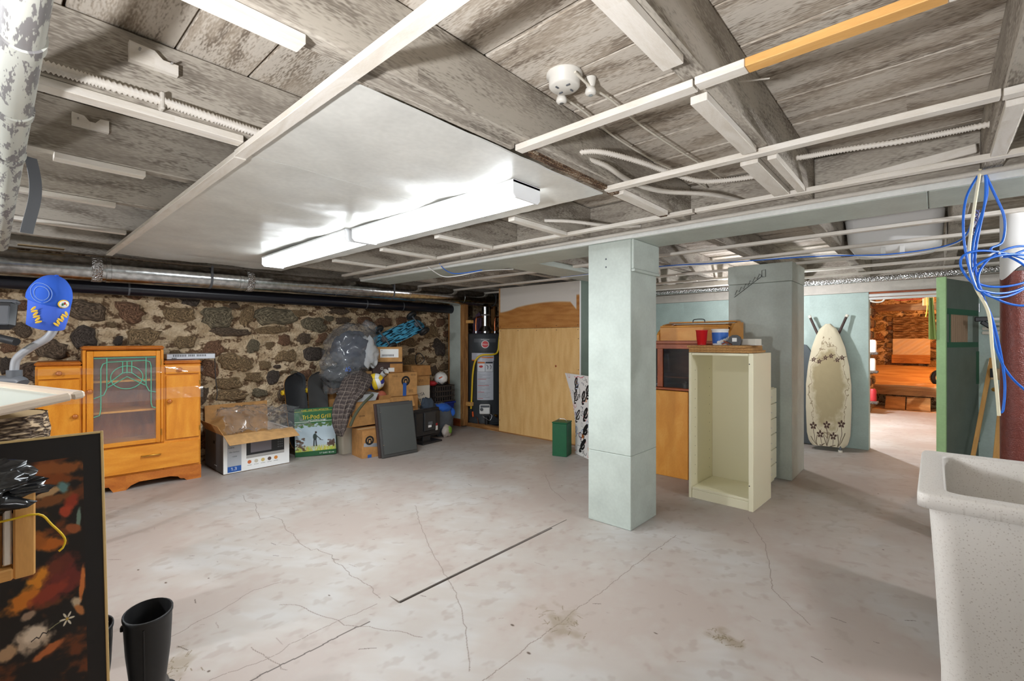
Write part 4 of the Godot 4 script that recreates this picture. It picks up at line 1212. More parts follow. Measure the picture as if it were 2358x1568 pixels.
	# bottom drawer
	var bd := part(t, "drawer", mb().span(Vector3(-0.478, 0.125, zf - 0.012), Vector3(0.478, 0.325, zf + 0.006), 0.003, 0), A)
	part(bd, "handle", mb(Vector3(0.155, 0.245, zf + 0.006)).tube([Vector3(-0.06, 0, 0), Vector3(-0.058, 0, 0.018), Vector3(0, 0.002, 0.022), Vector3(0.058, 0, 0.018), Vector3(0.06, 0, 0)], 0.005, 8), M["brass"])
	part(bd, "handle", mb(Vector3(-0.3, 0.245, zf + 0.006)).tube([Vector3(-0.06, 0, 0), Vector3(-0.058, 0, 0.018), Vector3(0, 0.002, 0.022), Vector3(0.058, 0, 0.018), Vector3(0.06, 0, 0)], 0.005, 8), M["brass"])
	# scalloped apron and side feet
	var ap := [Vector2(-0.49, 0.0), Vector2(-0.4, 0.0), Vector2(-0.38, 0.02), Vector2(-0.36, 0.024), Vector2(-0.34, 0.042), Vector2(-0.18, 0.05), Vector2(-0.1, 0.042), Vector2(-0.075, 0.0), Vector2(0.0, 0.0), Vector2(0.03, 0.03), Vector2(0.08, 0.05), Vector2(0.28, 0.052), Vector2(0.33, 0.04), Vector2(0.345, 0.022), Vector2(0.37, 0.018), Vector2(0.39, 0.0), Vector2(0.49, 0.0), Vector2(0.49, 0.112), Vector2(-0.49, 0.112)]
	part(t, "apron", mb(Vector3(0, 0, zf + 0.0)).prism(ap, 0.018), D)
	for s: float in [-1.0, 1.0]:
		part(t, "side_foot", mb().span(Vector3(s * 0.472, 0, -0.18), Vector3(s * 0.49, 0.1, zf - 0.01), 0.002, 2), D)
	# packing film wound round it
	for e in [[0.925, 0.045], [0.735, 0.09]]:
		part(t, "packing_film", mb().grid(40, 4, func(a: float, b: float) -> Vector3: return Vector3(lerpf(-0.497, 0.497, a), e[0] - 0.012 * a + e[1] * (b - 0.5) + 0.005 * sin(a * 9.0), zf + 0.042 + 0.003 * sin(a * 31.0 + b * 5.0)), false, 0.0, Vector2.ONE, true), M["film"])
	# receiver on its top
	var r := thing("receiver", "flat silver receiver box with vent slots on the cabinet top", "receiver", Vector3(-4.83, 0.987, -1.15), deg_to_rad(86.0))
	part(r, "case", mb().span(Vector3(-0.17, 0.004, -0.11), Vector3(0.18, 0.05, 0.11), 0.004), M["silver paint"])
	for k in 20:
		if k != 8 and k != 13:
			part(r, "vent_slot", mb().span(Vector3(-0.125 + k * 0.012, 0.026, 0.109), Vector3(-0.119 + k * 0.012, 0.043, 0.1106)), M["blackplastic"])
	for k in 3:
		part(r, "connector", mb(Vector3(-0.13 + k * 0.012, 0.014, 0.11), 0, PI / 2).lathe([Vector2(0, 0), Vector2(0.004, 0), Vector2(0.004, 0.01), Vector2(0, 0.01)], 8), M["blackplastic"])
	part(r, "cord", mb().tube(ribs([Vector3(0.15, 0.02, -0.1), Vector3(0.2, 0.03, -0.05), Vector3(0.195, -0.02, 0.02), Vector3(0.19, -0.15, 0.06), Vector3(0.2, -0.3, 0.08), Vector3(0.19, -0.37, 0.09)], 0.02), 0.004, 6), M["blackplastic"])


func carton(called: String, label: String, p: Vector3, turn: float, s: Vector3, m: String, open := false, group := "cartons in the pile") -> Node3D:
	# a cardboard box: walls of board, a taped lid or standing flaps; the front is +z
	var t := thing(called, label, "carton", p, turn, group)
	var C: Material = M[m]
	var th := 0.005
	var w := s.x / 2
	var d := s.z / 2
	part(t, "wall", mb().span(Vector3(-w, 0, d - th), Vector3(w, s.y, d), 0.0015), C)
	part(t, "wall", mb().span(Vector3(-w, 0, -d), Vector3(w, s.y, -d + th), 0.0015), C)
	part(t, "wall", mb().span(Vector3(-w, 0, -d + th), Vector3(-w + th, s.y, d - th), 0.0, 2), C)
	part(t, "wall", mb().span(Vector3(w - th, 0, -d + th), Vector3(w, s.y, d - th), 0.0, 2), C)
	part(t, "bottom", mb().span(Vector3(-w + th, 0, -d + th), Vector3(w - th, th, d - th)), C)
	if not open:
		part(t, "flap", mb().span(Vector3(-w, s.y + 0.0003, 0.001), Vector3(w, s.y + 0.004, d), 0.001), C)
		part(t, "flap", mb().span(Vector3(-w, s.y + 0.0003, -d), Vector3(w, s.y + 0.004, -0.001), 0.001), C)
		part(t, "tape", mb().span(Vector3(-w - 0.0005, s.y + 0.0042, -0.024), Vector3(w + 0.0005, s.y + 0.0048, 0.024)), M["tan"])
	return t


func emblem(t: Node3D, p: Vector3, r: float) -> void:
	# round dark badge print: ring, pale field, dark crown shape
	part(t, "emblem", mb(p, 0, PI / 2).lathe([Vector2(0, 0), Vector2(r, 0), Vector2(r, 0.0006), Vector2(0, 0.0006)], 28), M["ink"])
	part(t, "emblem_field", mb(p + Vector3(0, 0, 0.0006), 0, PI / 2).lathe([Vector2(0, 0), Vector2(r * 0.6, 0), Vector2(r * 0.6, 0.0004), Vector2(0, 0.0004)], 24), M["card3"])
	var g := mb(p + Vector3(0, 0, 0.0012))
	g.prism([Vector2(-0.5, -0.45) * r, Vector2(-0.18, -0.5) * r, Vector2(-0.2, 0.0) * r, Vector2(0, 0.1) * r, Vector2(0.2, 0.0) * r, Vector2(0.18, -0.5) * r, Vector2(0.5, -0.45) * r, Vector2(0.42, 0.2) * r, Vector2(0.2, 0.5) * r, Vector2(0, 0.35) * r, Vector2(-0.2, 0.5) * r, Vector2(-0.42, 0.2) * r], 0.0005)
	part(t, "emblem_figure", g, M["ink"])


func skateboard(label: String, p: Vector3, turn: float, lean: float, grip: String) -> Node3D:
	var t := thing("skateboard", label, "skateboard", p, turn, "skateboards leaning on the wall")
	var B := Transform3D(Basis.from_euler(Vector3(-lean, 0, 0)), Vector3(0, 0.03, 0))
	var deck := func(off: float) -> MB:
		var g := mb()
		g.x = B
		return g.grid(10, 28, func(a: float, b: float) -> Vector3:
			var y := 0.79 * b
			var e := minf(b, 1.0 - b) * 0.79
			var hw := 0.1 * sqrt(maxf(0.0, 1.0 - pow(maxf(0.0, 1.0 - e / 0.1), 2.0)))
			var kick := 0.05 * pow(maxf(0.0, 1.0 - e / 0.13), 1.6)
			return Vector3((a - 0.5) * 2.0 * maxf(hw, 0.004), y, off + kick + 0.012 * pow(2.0 * a - 1.0, 2.0)), false, 0.004)
	part(t, "grip_tape", deck.call(0.0), M[grip])
	part(t, "deck", deck.call(-0.006), M["maple"])
	for y: float in [0.18, 0.61]:
		var tr := mb()
		tr.x = B
		tr.span(Vector3(-0.02, y - 0.035, -0.05), Vector3(0.02, y + 0.035, -0.01), 0.006)
		tr.tube([Vector3(-0.085, y, -0.05), Vector3(0.085, y, -0.05)], 0.008, 8)
		var tp := part(t, "truck", tr, M["steel"])
		for s: float in [-1.0, 1.0]:
			var wl := mb()
			wl.x = B * Transform3D(Basis.from_euler(Vector3(0, 0, PI / 2)), Vector3(s * 0.088, y, -0.05))
			wl.lathe([Vector2(0.006, -0.016), Vector2(0.02, -0.016), Vector2(0.026, -0.01), Vector2(0.026, 0.01), Vector2(0.02, 0.016), Vector2(0.006, 0.016)], 18)
			part(tp, "wheel", wl, M["yellow"])
	return t


func lumpy_film(r: Vector3, sd: int, amp := 0.35) -> MB:
	var q := noise(sd, 1.0, 4)
	return mb().grid(44, 26, func(a: float, b: float) -> Vector3:
		var th := a * TAU
		var ph := b * PI
		var d := Vector3(sin(ph) * cos(th), cos(ph), sin(ph) * sin(th))
		var k := 1.0 + amp * q.get_noise_3d(d.x * 1.3, d.y * 1.3, d.z * 1.3) + 0.1 * absf(q.get_noise_3d(d.x * 5.0, d.y * 2.0, d.z * 5.0))
		return d * r * k, true)


func pile() -> void:
	# microwave carton, open, with its wrapping spilling out
	var t := thing("microwave_carton", "open grey and white microwave oven carton beside the china cabinet", "carton", Vector3(-4.76, 0, -1.60), PI / 2)
	var W := 0.275
	var D := 0.255
	var H := 0.335
	part(t, "front_wall", mb().span(Vector3(-W, 0, D - 0.005), Vector3(W, H, D), 0.001), M["white"])
	part(t, "back_wall", mb().span(Vector3(-W, 0, -D), Vector3(W, H, -D + 0.005), 0.001), M["card"])
	part(t, "side_wall", mb().span(Vector3(-W, 0, -D + 0.005), Vector3(-W + 0.005, H, D - 0.005)), mat("carton grey", rgb(92, 90, 90), 0.6))
	part(t, "side_wall", mb().span(Vector3(W - 0.005, 0, -D + 0.005), Vector3(W, H, D - 0.005)), M["white"])
	part(t, "bottom", mb().span(Vector3(-W, 0.0, -D), Vector3(W, 0.005, D)), M["card"])
	part(t, "flap", mb(Vector3(0, H, -D + 0.002), 0, -0.12).span(Vector3(-W, 0, -0.002), Vector3(W, 0.21, 0.002), 0.001), M["card"])
	part(t, "flap", mb(Vector3(0, H, D - 0.002), 0, 1.93).span(Vector3(-W, 0, -0.002), Vector3(W + 0.03, 0.17, 0.002), 0.001), M["card3"])
	part(t, "flap", mb(Vector3(W - 0.002, H, 0), 0, 0, -2.0).span(Vector3(-0.002, 0, -D), Vector3(0.002, 0.13, D), 0.001), M["white"])
	part(t, "flap", mb(Vector3(-W + 0.002, H, 0), 0, 0, 0.5).span(Vector3(-0.002, 0, -D), Vector3(0.002, 0.1, D), 0.001), M["card"])
	part(t, "hand_hole", mb().span(Vector3(-W - 0.0008, 0.235, -0.02), Vector3(-W, 0.26, 0.03)), M["ink"])
	var Z := D + 0.0008
	part(t, "grey_column", mb().span(Vector3(-0.245, 0.012, D), Vector3(-0.135, 0.29, Z)), mat("print grey", rgb(178, 182, 188), 0.5))
	part(t, "blue_tab", mb().span(Vector3(-0.243, 0.014, Z), Vector3(-0.137, 0.062, Z + 0.0006)), mat("print blue", rgb(34, 88, 166), 0.5))
	text(t, "1.3", 0.026, M["white"], Vector3(-0.195, 0.04, Z + 0.001))
	text(t, "MICROWAVE", 0.013, M["ink"], Vector3(-0.19, 0.245, Z + 0.0004), Basis(), 0.9)
	text(t, "OVEN", 0.013, M["ink"], Vector3(-0.214, 0.224, Z + 0.0004))
	text(t, "the Genius", 0.012, M["greyplastic"], Vector3(-0.19, 0.185, Z + 0.0004))
	text(t, "1100W", 0.009, M["ink"], Vector3(-0.19, 0.145, Z + 0.0004))
	var ph := part(t, "oven_picture", mb().span(Vector3(-0.095, 0.11, D), Vector3(0.228, 0.27, Z)), M["blackplastic"])
	part(ph, "oven_window", mb().span(Vector3(-0.06, 0.155, Z), Vector3(0.115, 0.25, Z + 0.0005)), mat("print window", rgb(126, 122, 130), 0.4))
	part(ph, "oven_trim", mb().span(Vector3(-0.095, 0.112, Z), Vector3(0.228, 0.136, Z + 0.0005)), mat("print steel", rgb(176, 174, 170), 0.4))
	for k in 12:
		part(ph, "oven_key", mb().span(Vector3(0.17 + (k % 3) * 0.017, 0.165 + (k / 3) * 0.022, Z), Vector3(0.18 + (k % 3) * 0.017, 0.176 + (k / 3) * 0.022, Z + 0.0005)), M["greyplastic"])
	var food := [rgb(206, 112, 62), rgb(206, 198, 178), rgb(210, 186, 120), rgb(96, 78, 72), rgb(214, 136, 56)]
	for k in 5:
		part(t, "food_picture", mb(Vector3(-0.07 + k * 0.056, 0.076, D), 0, PI / 2).lathe([Vector2(0, 0), Vector2(0.016, 0), Vector2(0.016, 0.0008), Vector2(0, 0.0008)], 16), mat("food%d" % k, food[k], 0.6))
		text(t, "one touch", 0.006, M["ink"], Vector3(-0.07 + k * 0.056, 0.048, Z))
	text(t, "GENIUS SENSOR", 0.007, M["white"], Vector3(-W - 0.0008, 0.05, 0.05), Basis.from_euler(Vector3(0, -PI / 2, 0)))
	var bq := noise(515, 1.0, 4)
	solo("plastic_wrap", "clear plastic sheet spilling over the microwave carton", "plastic sheet", mb().grid(60, 26, func(a: float, b: float) -> Vector3:
		var z := lerpf(-1.36, -2.06, a)
		var x := lerpf(-4.96, -4.5 + 0.12 * a, b)
		var hump := 0.5 + 0.04 * sin(a * 5.0) - 0.15 * pow(absf(b * 2.0 - 0.7), 1.7)
		if a > 0.72:
			hump += 0.04 * sin((a - 0.72) * 10.0)
		return Vector3(x + 0.05 * bq.get_noise_2d(a * 5.0, b * 4.0), maxf(0.352, hump) + 0.05 * bq.get_noise_2d(a * 6.0 + 9.0, b * 5.0) + 0.02 * absf(bq.get_noise_2d(a * 20.0, b * 14.0)), z + 0.05 * bq.get_noise_2d(a * 6.0 + 30.0, b * 6.0)), false, 0.0, Vector2.ONE, true), M["bagfilm"])
	# skateboards
	skateboard("black gripped skateboard behind the green carton, outermost of three", Vector3(-4.76, 0, -2.09), PI / 2 + 0.1, 0.2, "blackplastic")
	skateboard("black gripped skateboard tucked between two others by the stone wall", Vector3(-4.87, 0, -2.15), PI / 2 + 0.1, 0.16, "charcoal")
	skateboard("black gripped skateboard leaning next to the tall plastic bag", Vector3(-4.78, 0, -2.315), PI / 2 - 0.1, 0.18, "darkpanel")
	grill_carton()
	# plastic bin and cartons, bottom course
	var b := thing("storage_bin", "plain beige plastic bin under the big open carton", "bin", Vector3(-4.58, 0, -2.5), PI / 2)
	part(b, "body", mb().loft([rr(0.26, 0.3, 0.02, 0.0), rr(0.29, 0.33, 0.02, 0.265)]), M["bin beige"])
	part(b, "lid", mb().loft([rr(0.3, 0.345, 0.02, 0.2655), rr(0.3, 0.345, 0.02, 0.282)]), M["bin beige"])
	t = carton("carton", "small brown carton with round badge and grey tape at the bottom of the pile", Vector3(-4.23, 0, -2.545), PI / 2 - 0.1, Vector3(0.25, 0.265, 0.24), "card2")
	emblem(t, Vector3(-0.05, 0.17, 0.1205), 0.045)
	part(t, "grey_tape", mb(Vector3(-0.01, 0.12, 0.1207), 0, 0, -0.12).box(Vector3(0.2, 0.035, 0.0008)), M["silver paint"])
	part(t, "white_tape", mb(Vector3(0.04, 0.2, 0.1207)).box(Vector3(0.028, 0.09, 0.0008)), M["white"])
	part(t, "blue_tape", mb(Vector3(-0.05, 0.016, 0.1207)).box(Vector3(0.04, 0.03, 0.0008)), M["print blue"])
	t = carton("carton", "wide open topped carton holding a tray and balls", Vector3(-4.5, 0.288, -2.6), PI / 2 - 0.04, Vector3(0.47, 0.245, 0.42), "card", true)
	part(t, "slot", mb().span(Vector3(-0.2, 0.1, 0.21), Vector3(-0.192, 0.17, 0.2106)), M["ink"])
	text(t, "100006", 0.016, M["ink"], Vector3(-0.09, 0.1, 0.2103))
	part(t, "crease", mb().span(Vector3(-0.235, 0.12, 0.21), Vector3(0.235, 0.1215, 0.2104)), M["card2"])
	part(t, "flap", mb(Vector3(0.2, 0.245, 0.21), 0, 0.3).span(Vector3(-0.1, 0, -0.002), Vector3(0.035, 0.045, 0.002)), M["card2"])
	# contents carried by the open carton
	var inner := carton("carton", "flat carton filling the open topped carton, under the tray", Vector3(-4.5, 0.296, -2.6), PI / 2 - 0.04, Vector3(0.44, 0.2, 0.39), "card2")
	inner.set_meta("label", "brown carton packed inside the wide open topped carton")
	t = thing("plastic_tray", "clear shallow plastic tray on the open carton beside the plaid jacket", "tray", Vector3(-4.40, 0.535, -2.52), PI / 2 - 0.06)
	part(t, "basin", mb().loft([rr(0.29, 0.24, 0.02, 0.0), rr(0.33, 0.27, 0.02, 0.066), rr(0.345, 0.285, 0.02, 0.07), rr(0.345, 0.285, 0.02, 0.073), rr(0.325, 0.265, 0.02, 0.068), rr(0.285, 0.235, 0.02, 0.004)]), M["tray clear"])
	volleyball(Vector3(-4.46, 0.705, -2.762), 0.093)
	solo("brown_ball", "small brown leather ball beside the volleyball", "ball", mb().ell(Vector3(0.057, 0.057, 0.057), Vector3.ZERO, 24, 14), M["leather ball"], Vector3(-4.36, 0.56, -2.77))
	t = thing("paper_cup", "white cup lying on its side behind the volleyball", "cup", Vector3(-4.52, 0.78, -2.9), 0.4)
	part(t, "body", mb(Vector3.ZERO, 0, 0.5, -0.9).lathe([Vector2(0, -0.05), Vector2(0.028, -0.05), Vector2(0.036, 0.05), Vector2(0.033, 0.05), Vector2(0.026, -0.045), Vector2(0, -0.045)], 18), M["white"])
	part(t, "rim", mb(Vector3.ZERO, 0, 0.5, -0.9).lathe([Vector2(0.036, 0.045), Vector2(0.038, 0.05), Vector2(0.034, 0.053)], 18), M["blackplastic"])
	# dark panels leaning in front
	for k in 2:
		t = thing("dark_panel", ["charcoal framed panel leaning outermost against the cartons", "brown edged panel sandwiched behind the charcoal one"][k], "panel", Vector3(-3.965 - 0.034 * k, 0.004, -2.742 + 0.012 * k), PI / 2 - 0.06, "leaning panels")
		var bx := Transform3D(Basis.from_euler(Vector3(-0.2, 0, 0)), Vector3.ZERO)
		var g := mb()
		g.x = bx
		g.span(Vector3(-0.2, 0, -0.028), Vector3(0.2, 0.53, 0.0), 0.003)
		part(t, "frame", g, M["darkpanel"] if k == 0 else M["shoebrown"])
		if k == 0:
			g = mb()
			g.x = bx
			g.span(Vector3(-0.178, 0.03, 0.0), Vector3(0.19, 0.5, 0.004), 0.001)
			part(t, "backing", g, mat("panel paper", rgb(76, 78, 76), 0.8))
			for y: float in [0.12, 0.28, 0.44]:
				g = mb()
				g.x = bx
				g.span(Vector3(-0.186, y, 0.0), Vector3(-0.172, y + 0.006, 0.006))
				part(t, "staple", g, M["steel"])
	# monitor seen from behind
	t = thing("monitor", "black flat monitor with its back turned, label stickers on it", "monitor", Vector3(-4.27, 0, -3.3), PI / 2 + 0.1)
	part(t, "case", mb().span(Vector3(-0.215, 0.05, -0.06), Vector3(0.215, 0.375, -0.01), 0.01), M["blackplastic"])
	part(t, "rear_shell", mb().span(Vector3(-0.19, 0.075, -0.012), Vector3(0.2, 0.35, 0.022), 0.014), M["blackplastic"])
	part(t, "rear_cover", mb().span(Vector3(-0.07, 0.13, 0.02), Vector3(0.11, 0.345, 0.04), 0.01), mat("soft black", rgb(44, 45, 47), 0.5))
	part(t, "cable_slot", mb().span(Vector3(0.118, 0.21, 0.022), Vector3(0.126, 0.31, 0.0235)), M["ink"])
	part(t, "sticker", mb().span(Vector3(-0.015, 0.17, 0.04), Vector3(0.035, 0.195, 0.0408)), M["white"])
	part(t, "sticker", mb().span(Vector3(-0.015, 0.2, 0.04), Vector3(0.05, 0.235, 0.0408)), M["greyplastic"])
	part(t, "sticker", mb().span(Vector3(0.115, 0.12, 0.022), Vector3(0.15, 0.17, 0.0228)), M["white"])
	part(t, "sticker", mb().span(Vector3(0.118, 0.172, 0.022), Vector3(0.148, 0.2, 0.0228)), M["deepred"])
	part(t, "neck", mb().span(Vector3(-0.06, 0.015, -0.04), Vector3(0.06, 0.09, 0.0), 0.005), M["blackplastic"])
	part(t, "foot_plate", mb().span(Vector3(-0.15, 0.0, -0.12), Vector3(0.15, 0.018, 0.1), 0.006), M["blackplastic"])
	# second stack: open carton, badge carton, shoe box, tilted label carton
	t = carton("carton", "tall brown carton under the badge carton, front flap hanging down", Vector3(-4.66, 0, -3.12), PI / 2, Vector3(0.4, 0.525, 0.4), "card2", true)
	part(t, "flap", mb(Vector3(-0.0, 0.525, 0.2), 0, 2.75).span(Vector3(-0.19, 0, -0.002), Vector3(0.12, 0.13, 0.002)), M["card"])
	part(t, "flap", mb(Vector3(0.2, 0.5, 0.0), 0, 0, -2.7).span(Vector3(-0.002, 0, -0.1), Vector3(0.002, 0.12, 0.19)), M["card"])
	t = carton("carton", "square carton with round badge and blue tape strip", Vector3(-4.64, 0.529, -3.11), PI / 2 - 0.03, Vector3(0.37, 0.255, 0.4), "card")
	emblem(t, Vector3(0.03, 0.165, 0.2005), 0.056)
	part(t, "blue_tape", mb(Vector3(0.015, 0.07, 0.2028), 0, 0, -0.03).box(Vector3(0.045, 0.145, 0.0008)), M["print blue"])
	for k in 4:
		text(t, "medium roast", 0.008, M["ink"], Vector3(0.13 if k % 2 else -0.11, 0.235 - int(k / 2.0) * 0.013, 0.2003))
		text(t, "net wt 12 x 16 oz", 0.006, M["ink"], Vector3(0.1, 0.06 - k * 0.01, 0.2003))
	t = carton("carton", "pale tan carton beside the badge carton, under the big bag", Vector3(-4.69, 0.54, -2.81), PI / 2, Vector3(0.18, 0.27, 0.18), "card3")
	text(t, "STORAGE", 0.014, M["ink"], Vector3(0.0, 0.24, 0.0905))
	t = thing("shoe_box", "dark brown shoe box with a pale mark under the tilted carton", "shoe box", Vector3(-4.65, 0.79, -2.99), PI / 2 - 0.22)
	part(t, "body", mb().span(Vector3(-0.17, 0, -0.12), Vector3(0.17, 0.1, 0.13), 0.003), M["card2"])
	part(t, "end_print", mb().span(Vector3(-0.172, 0.0, -0.118), Vector3(0.02, 0.1, 0.1315), 0.001), M["shoebrown"])
	part(t, "lid", mb().span(Vector3(-0.175, 0.1005, -0.125), Vector3(0.175, 0.116, 0.135), 0.003), M["shoebrown"])
	part(t, "label", mb().span(Vector3(0.0, 0.01, 0.1315), Vector3(0.07, 0.055, 0.1325)), M["white"])
	part(t, "mark", mb(Vector3(-0.07, 0.052, 0.1325)).tube([Vector3(-0.016, -0.012, 0), Vector3(-0.012, 0.01, 0), Vector3(0.006, 0.014, 0), Vector3(0.006, -0.006, 0), Vector3(-0.01, -0.012, 0), Vector3(0.018, -0.014, 0)], 0.0022, 6), M["white"])
	t = carton("carton", "plain carton with a white shipping label turned cornerwise on the stack", Vector3(-4.66, 0.909, -3.06), PI / 2 - 0.62, Vector3(0.3, 0.165, 0.26), "card")
	part(t, "shipping_label", mb().span(Vector3(-0.09, 0.05, 0.13), Vector3(0.11, 0.145, 0.1312)), M["white"])
	for k in 9:
		part(t, "bar_code", mb().span(Vector3(-0.07 + k * 0.015, 0.062, 0.1312), Vector3(-0.063 + k * 0.015, 0.085, 0.1318)), M["ink"])
	text(t, "INC", 0.009, M["ink"], Vector3(-0.07, 0.13, 0.1316))
	part(t, "clear_tape", mb().span(Vector3(-0.1512, 0.04, -0.03), Vector3(-0.15, 0.165, 0.03)), M["film"])
	# right stack
	t = carton("carton", "white marked carton standing behind the monitor", Vector3(-4.74, 0, -3.5), PI / 2, Vector3(0.22, 0.6, 0.26), "offwhite")
	text(t, "USA", 0.04, M["ink"], Vector3(-0.02, 0.5, 0.1303), Basis.from_euler(Vector3(0, 0, 0.1)))
	text(t, "TAX", 0.045, M["ink"], Vector3(0.0, 0.43, 0.1303), Basis.from_euler(Vector3(0, 0, 0.25)))
	t = carton("carton", "open tan carton on the white marked carton, flap hanging", Vector3(-4.76, 0.605, -3.49), PI / 2 - 0.05, Vector3(0.26, 0.24, 0.28), "card", true)
	part(t, "flap", mb(Vector3(0, 0.24, 0.14), 0, 2.85).span(Vector3(-0.12, 0, -0.002), Vector3(0.13, 0.12, 0.002)), M["card2"])
	text(t, "U51", 0.03, M["ink"], Vector3(0.0, 0.06, 0.1405))
	carton("carton", "tall carton against the stone wall under the big clear bag", Vector3(-4.9, 0, -2.66), PI / 2, Vector3(0.42, 0.74, 0.18), "card2")
	# recycling bin, crate, helmet
	t = thing("recycling_bin", "blue plastic recycling bin in the corner by the green jamb", "bin", Vector3(-4.78, 0, -3.86), PI / 2)
	part(t, "body", mb().loft([rr(0.26, 0.26, 0.02, 0.0), rr(0.32, 0.33, 0.02, 0.345), rr(0.35, 0.36, 0.02, 0.347), rr(0.35, 0.36, 0.02, 0.368), rr(0.31, 0.32, 0.02, 0.366), rr(0.25, 0.25, 0.02, 0.01)]), M["binblue"])
	crate(Vector3(-4.78, 0.371, -3.86))
	t = thing("helmet", "white hockey helmet with dark stickers on the black crate", "helmet", Vector3(-4.68, 0.585, -3.84), PI / 2 - 0.5)
	part(t, "shell", mb(Vector3(0, 0.085, 0)).ell(Vector3(0.085, 0.08, 0.105), Vector3.ZERO, 26, 16, 0.06, 2.0, 9), M["white"])
	for k in 5:
		part(t, "ear_hole", mb(Vector3(0.083, 0.07 + 0.022 * (k % 2), -0.04 + k * 0.02), 0, 0, PI / 2).lathe([Vector2(0, -0.004), Vector2(0.007, -0.004), Vector2(0.007, 0.004), Vector2(0, 0.004)], 10), M["ink"])
	part(t, "sticker", mb(Vector3(-0.02, 0.1, 0.098), 0.1, -0.15, 0.4).box(Vector3(0.05, 0.014, 0.012), Vector3.ZERO, 0.003), M["orange"])
	part(t, "strap", mb().tube([Vector3(-0.05, 0.04, 0.07), Vector3(0, 0.005, 0.09), Vector3(0.05, 0.04, 0.07)], 0.006, 6), M["ink"])
	solo("red_glove", "red padded glove beside the white helmet", "glove", mb(Vector3(0, 0.03, 0)).ell(Vector3(0.07, 0.032, 0.05), Vector3.ZERO, 18, 10, 0.4, 3.0, 4), M["deepred"], Vector3(-4.66, 0.585, -3.68), 0.3)
	# soft bags
	t = thing("duffel_bag", "grey and blue duffel bag slumped between the monitor and the bin", "bag", Vector3(-4.46, 0, -3.64), PI / 2)
	part(t, "body", mb(Vector3(0, 0.19, 0)).ell(Vector3(0.2, 0.2, 0.105), Vector3.ZERO, 28, 18, 0.25, 1.6, 31), M["greyfab"])
	part(t, "blue_panel", mb(Vector3(0.02, 0.33, 0.02), 0, 0, -0.1).ell(Vector3(0.13, 0.06, 0.09), Vector3.ZERO, 20, 12, 0.2, 2.0, 33), M["bluefab"])
	part(t, "blue_panel", mb(Vector3(0.15, 0.27, 0.04)).ell(Vector3(0.04, 0.055, 0.06), Vector3.ZERO, 16, 10, 0.2, 2.0, 34), M["bluefab"])
	part(t, "roll", mb(Vector3(-0.17, 0.36, 0.0), 0, 0, 0.35).ell(Vector3(0.085, 0.12, 0.085), Vector3.ZERO, 20, 12, 0.35, 2.0, 36), M["slatefab"])
	t = thing("seed_bag", "small printed green and white bag at the foot of the duffel", "bag", Vector3(-4.33, 0, -3.64), PI / 2 + 0.15)
	part(t, "body", mb(Vector3(0, 0.068, 0)).ell(Vector3(0.075, 0.075, 0.045), Vector3.ZERO, 20, 12, 0.3, 2.0, 38), mat("seed print", rgb(176, 166, 158), 0.4))
	part(t, "green_print", mb(Vector3(0.025, 0.085, 0.034), 0.2, -0.2).ell(Vector3(0.04, 0.045, 0.014), Vector3.ZERO, 14, 8, 0.2, 2.0, 39), mat("seed green", rgb(118, 162, 62), 0.4))
	# bags of clothes
	t = thing("clear_bag", "large knotted clear plastic bag of dark clothes on top of the pile", "plastic bag", Vector3(-4.72, 1.045, -2.64))
	part(t, "contents", mb().ell(Vector3(0.19, 0.21, 0.22), Vector3(0.0, -0.02, 0.0), 30, 20, 0.35, 1.5, 41), mat("dark clothes", rgb(50, 56, 72), 0.9))
	part(t, "pale_garment", mb(Vector3(0.13, -0.02, -0.12), 0.7, 0, 0.2).ell(Vector3(0.09, 0.17, 0.08), Vector3.ZERO, 20, 14, 0.5, 2.0, 42), mat("pale cloth", rgb(192, 194, 196), 0.9))
	part(t, "film", lumpy_film(Vector3(0.255, 0.275, 0.29), 43), M["bagfilm"])
	part(t, "knot", mb(Vector3(0.02, 0.26, -0.2), 0, 0.9).ell(Vector3(0.05, 0.09, 0.06), Vector3.ZERO, 18, 10, 0.5, 2.0, 44), M["bagfilm"])
	t = thing("clear_bag", "smaller clear plastic bag with a black printed shirt beside the skateboards", "plastic bag", Vector3(-4.64, 0.80, -2.44))
	part(t, "contents", mb().ell(Vector3(0.13, 0.12, 0.16), Vector3(0.0, -0.02, 0.0), 26, 16, 0.35, 1.6, 51), mat("black shirt", rgb(34, 36, 42), 0.85))
	text(t, "45", 0.05, M["blue"], Vector3(0.13, 0.05, -0.03), Basis.from_euler(Vector3(0, PI / 2, 0.2)))
	for k in 3:
		part(t, "shirt_print", mb(Vector3(0.132, 0.0 - 0.03 * k, 0.02 - 0.02 * k), PI / 2).tube([Vector3(-0.05, 0.0, 0), Vector3(-0.03, 0.014, 0), Vector3(-0.01, -0.004, 0), Vector3(0.01, 0.016, 0), Vector3(0.04, 0.0, 0)], 0.0025, 5), M["white"])
	part(t, "film", lumpy_film(Vector3(0.185, 0.19, 0.2), 53, 0.45), M["bagfilm"])
	jacket()
	boards_on_top()


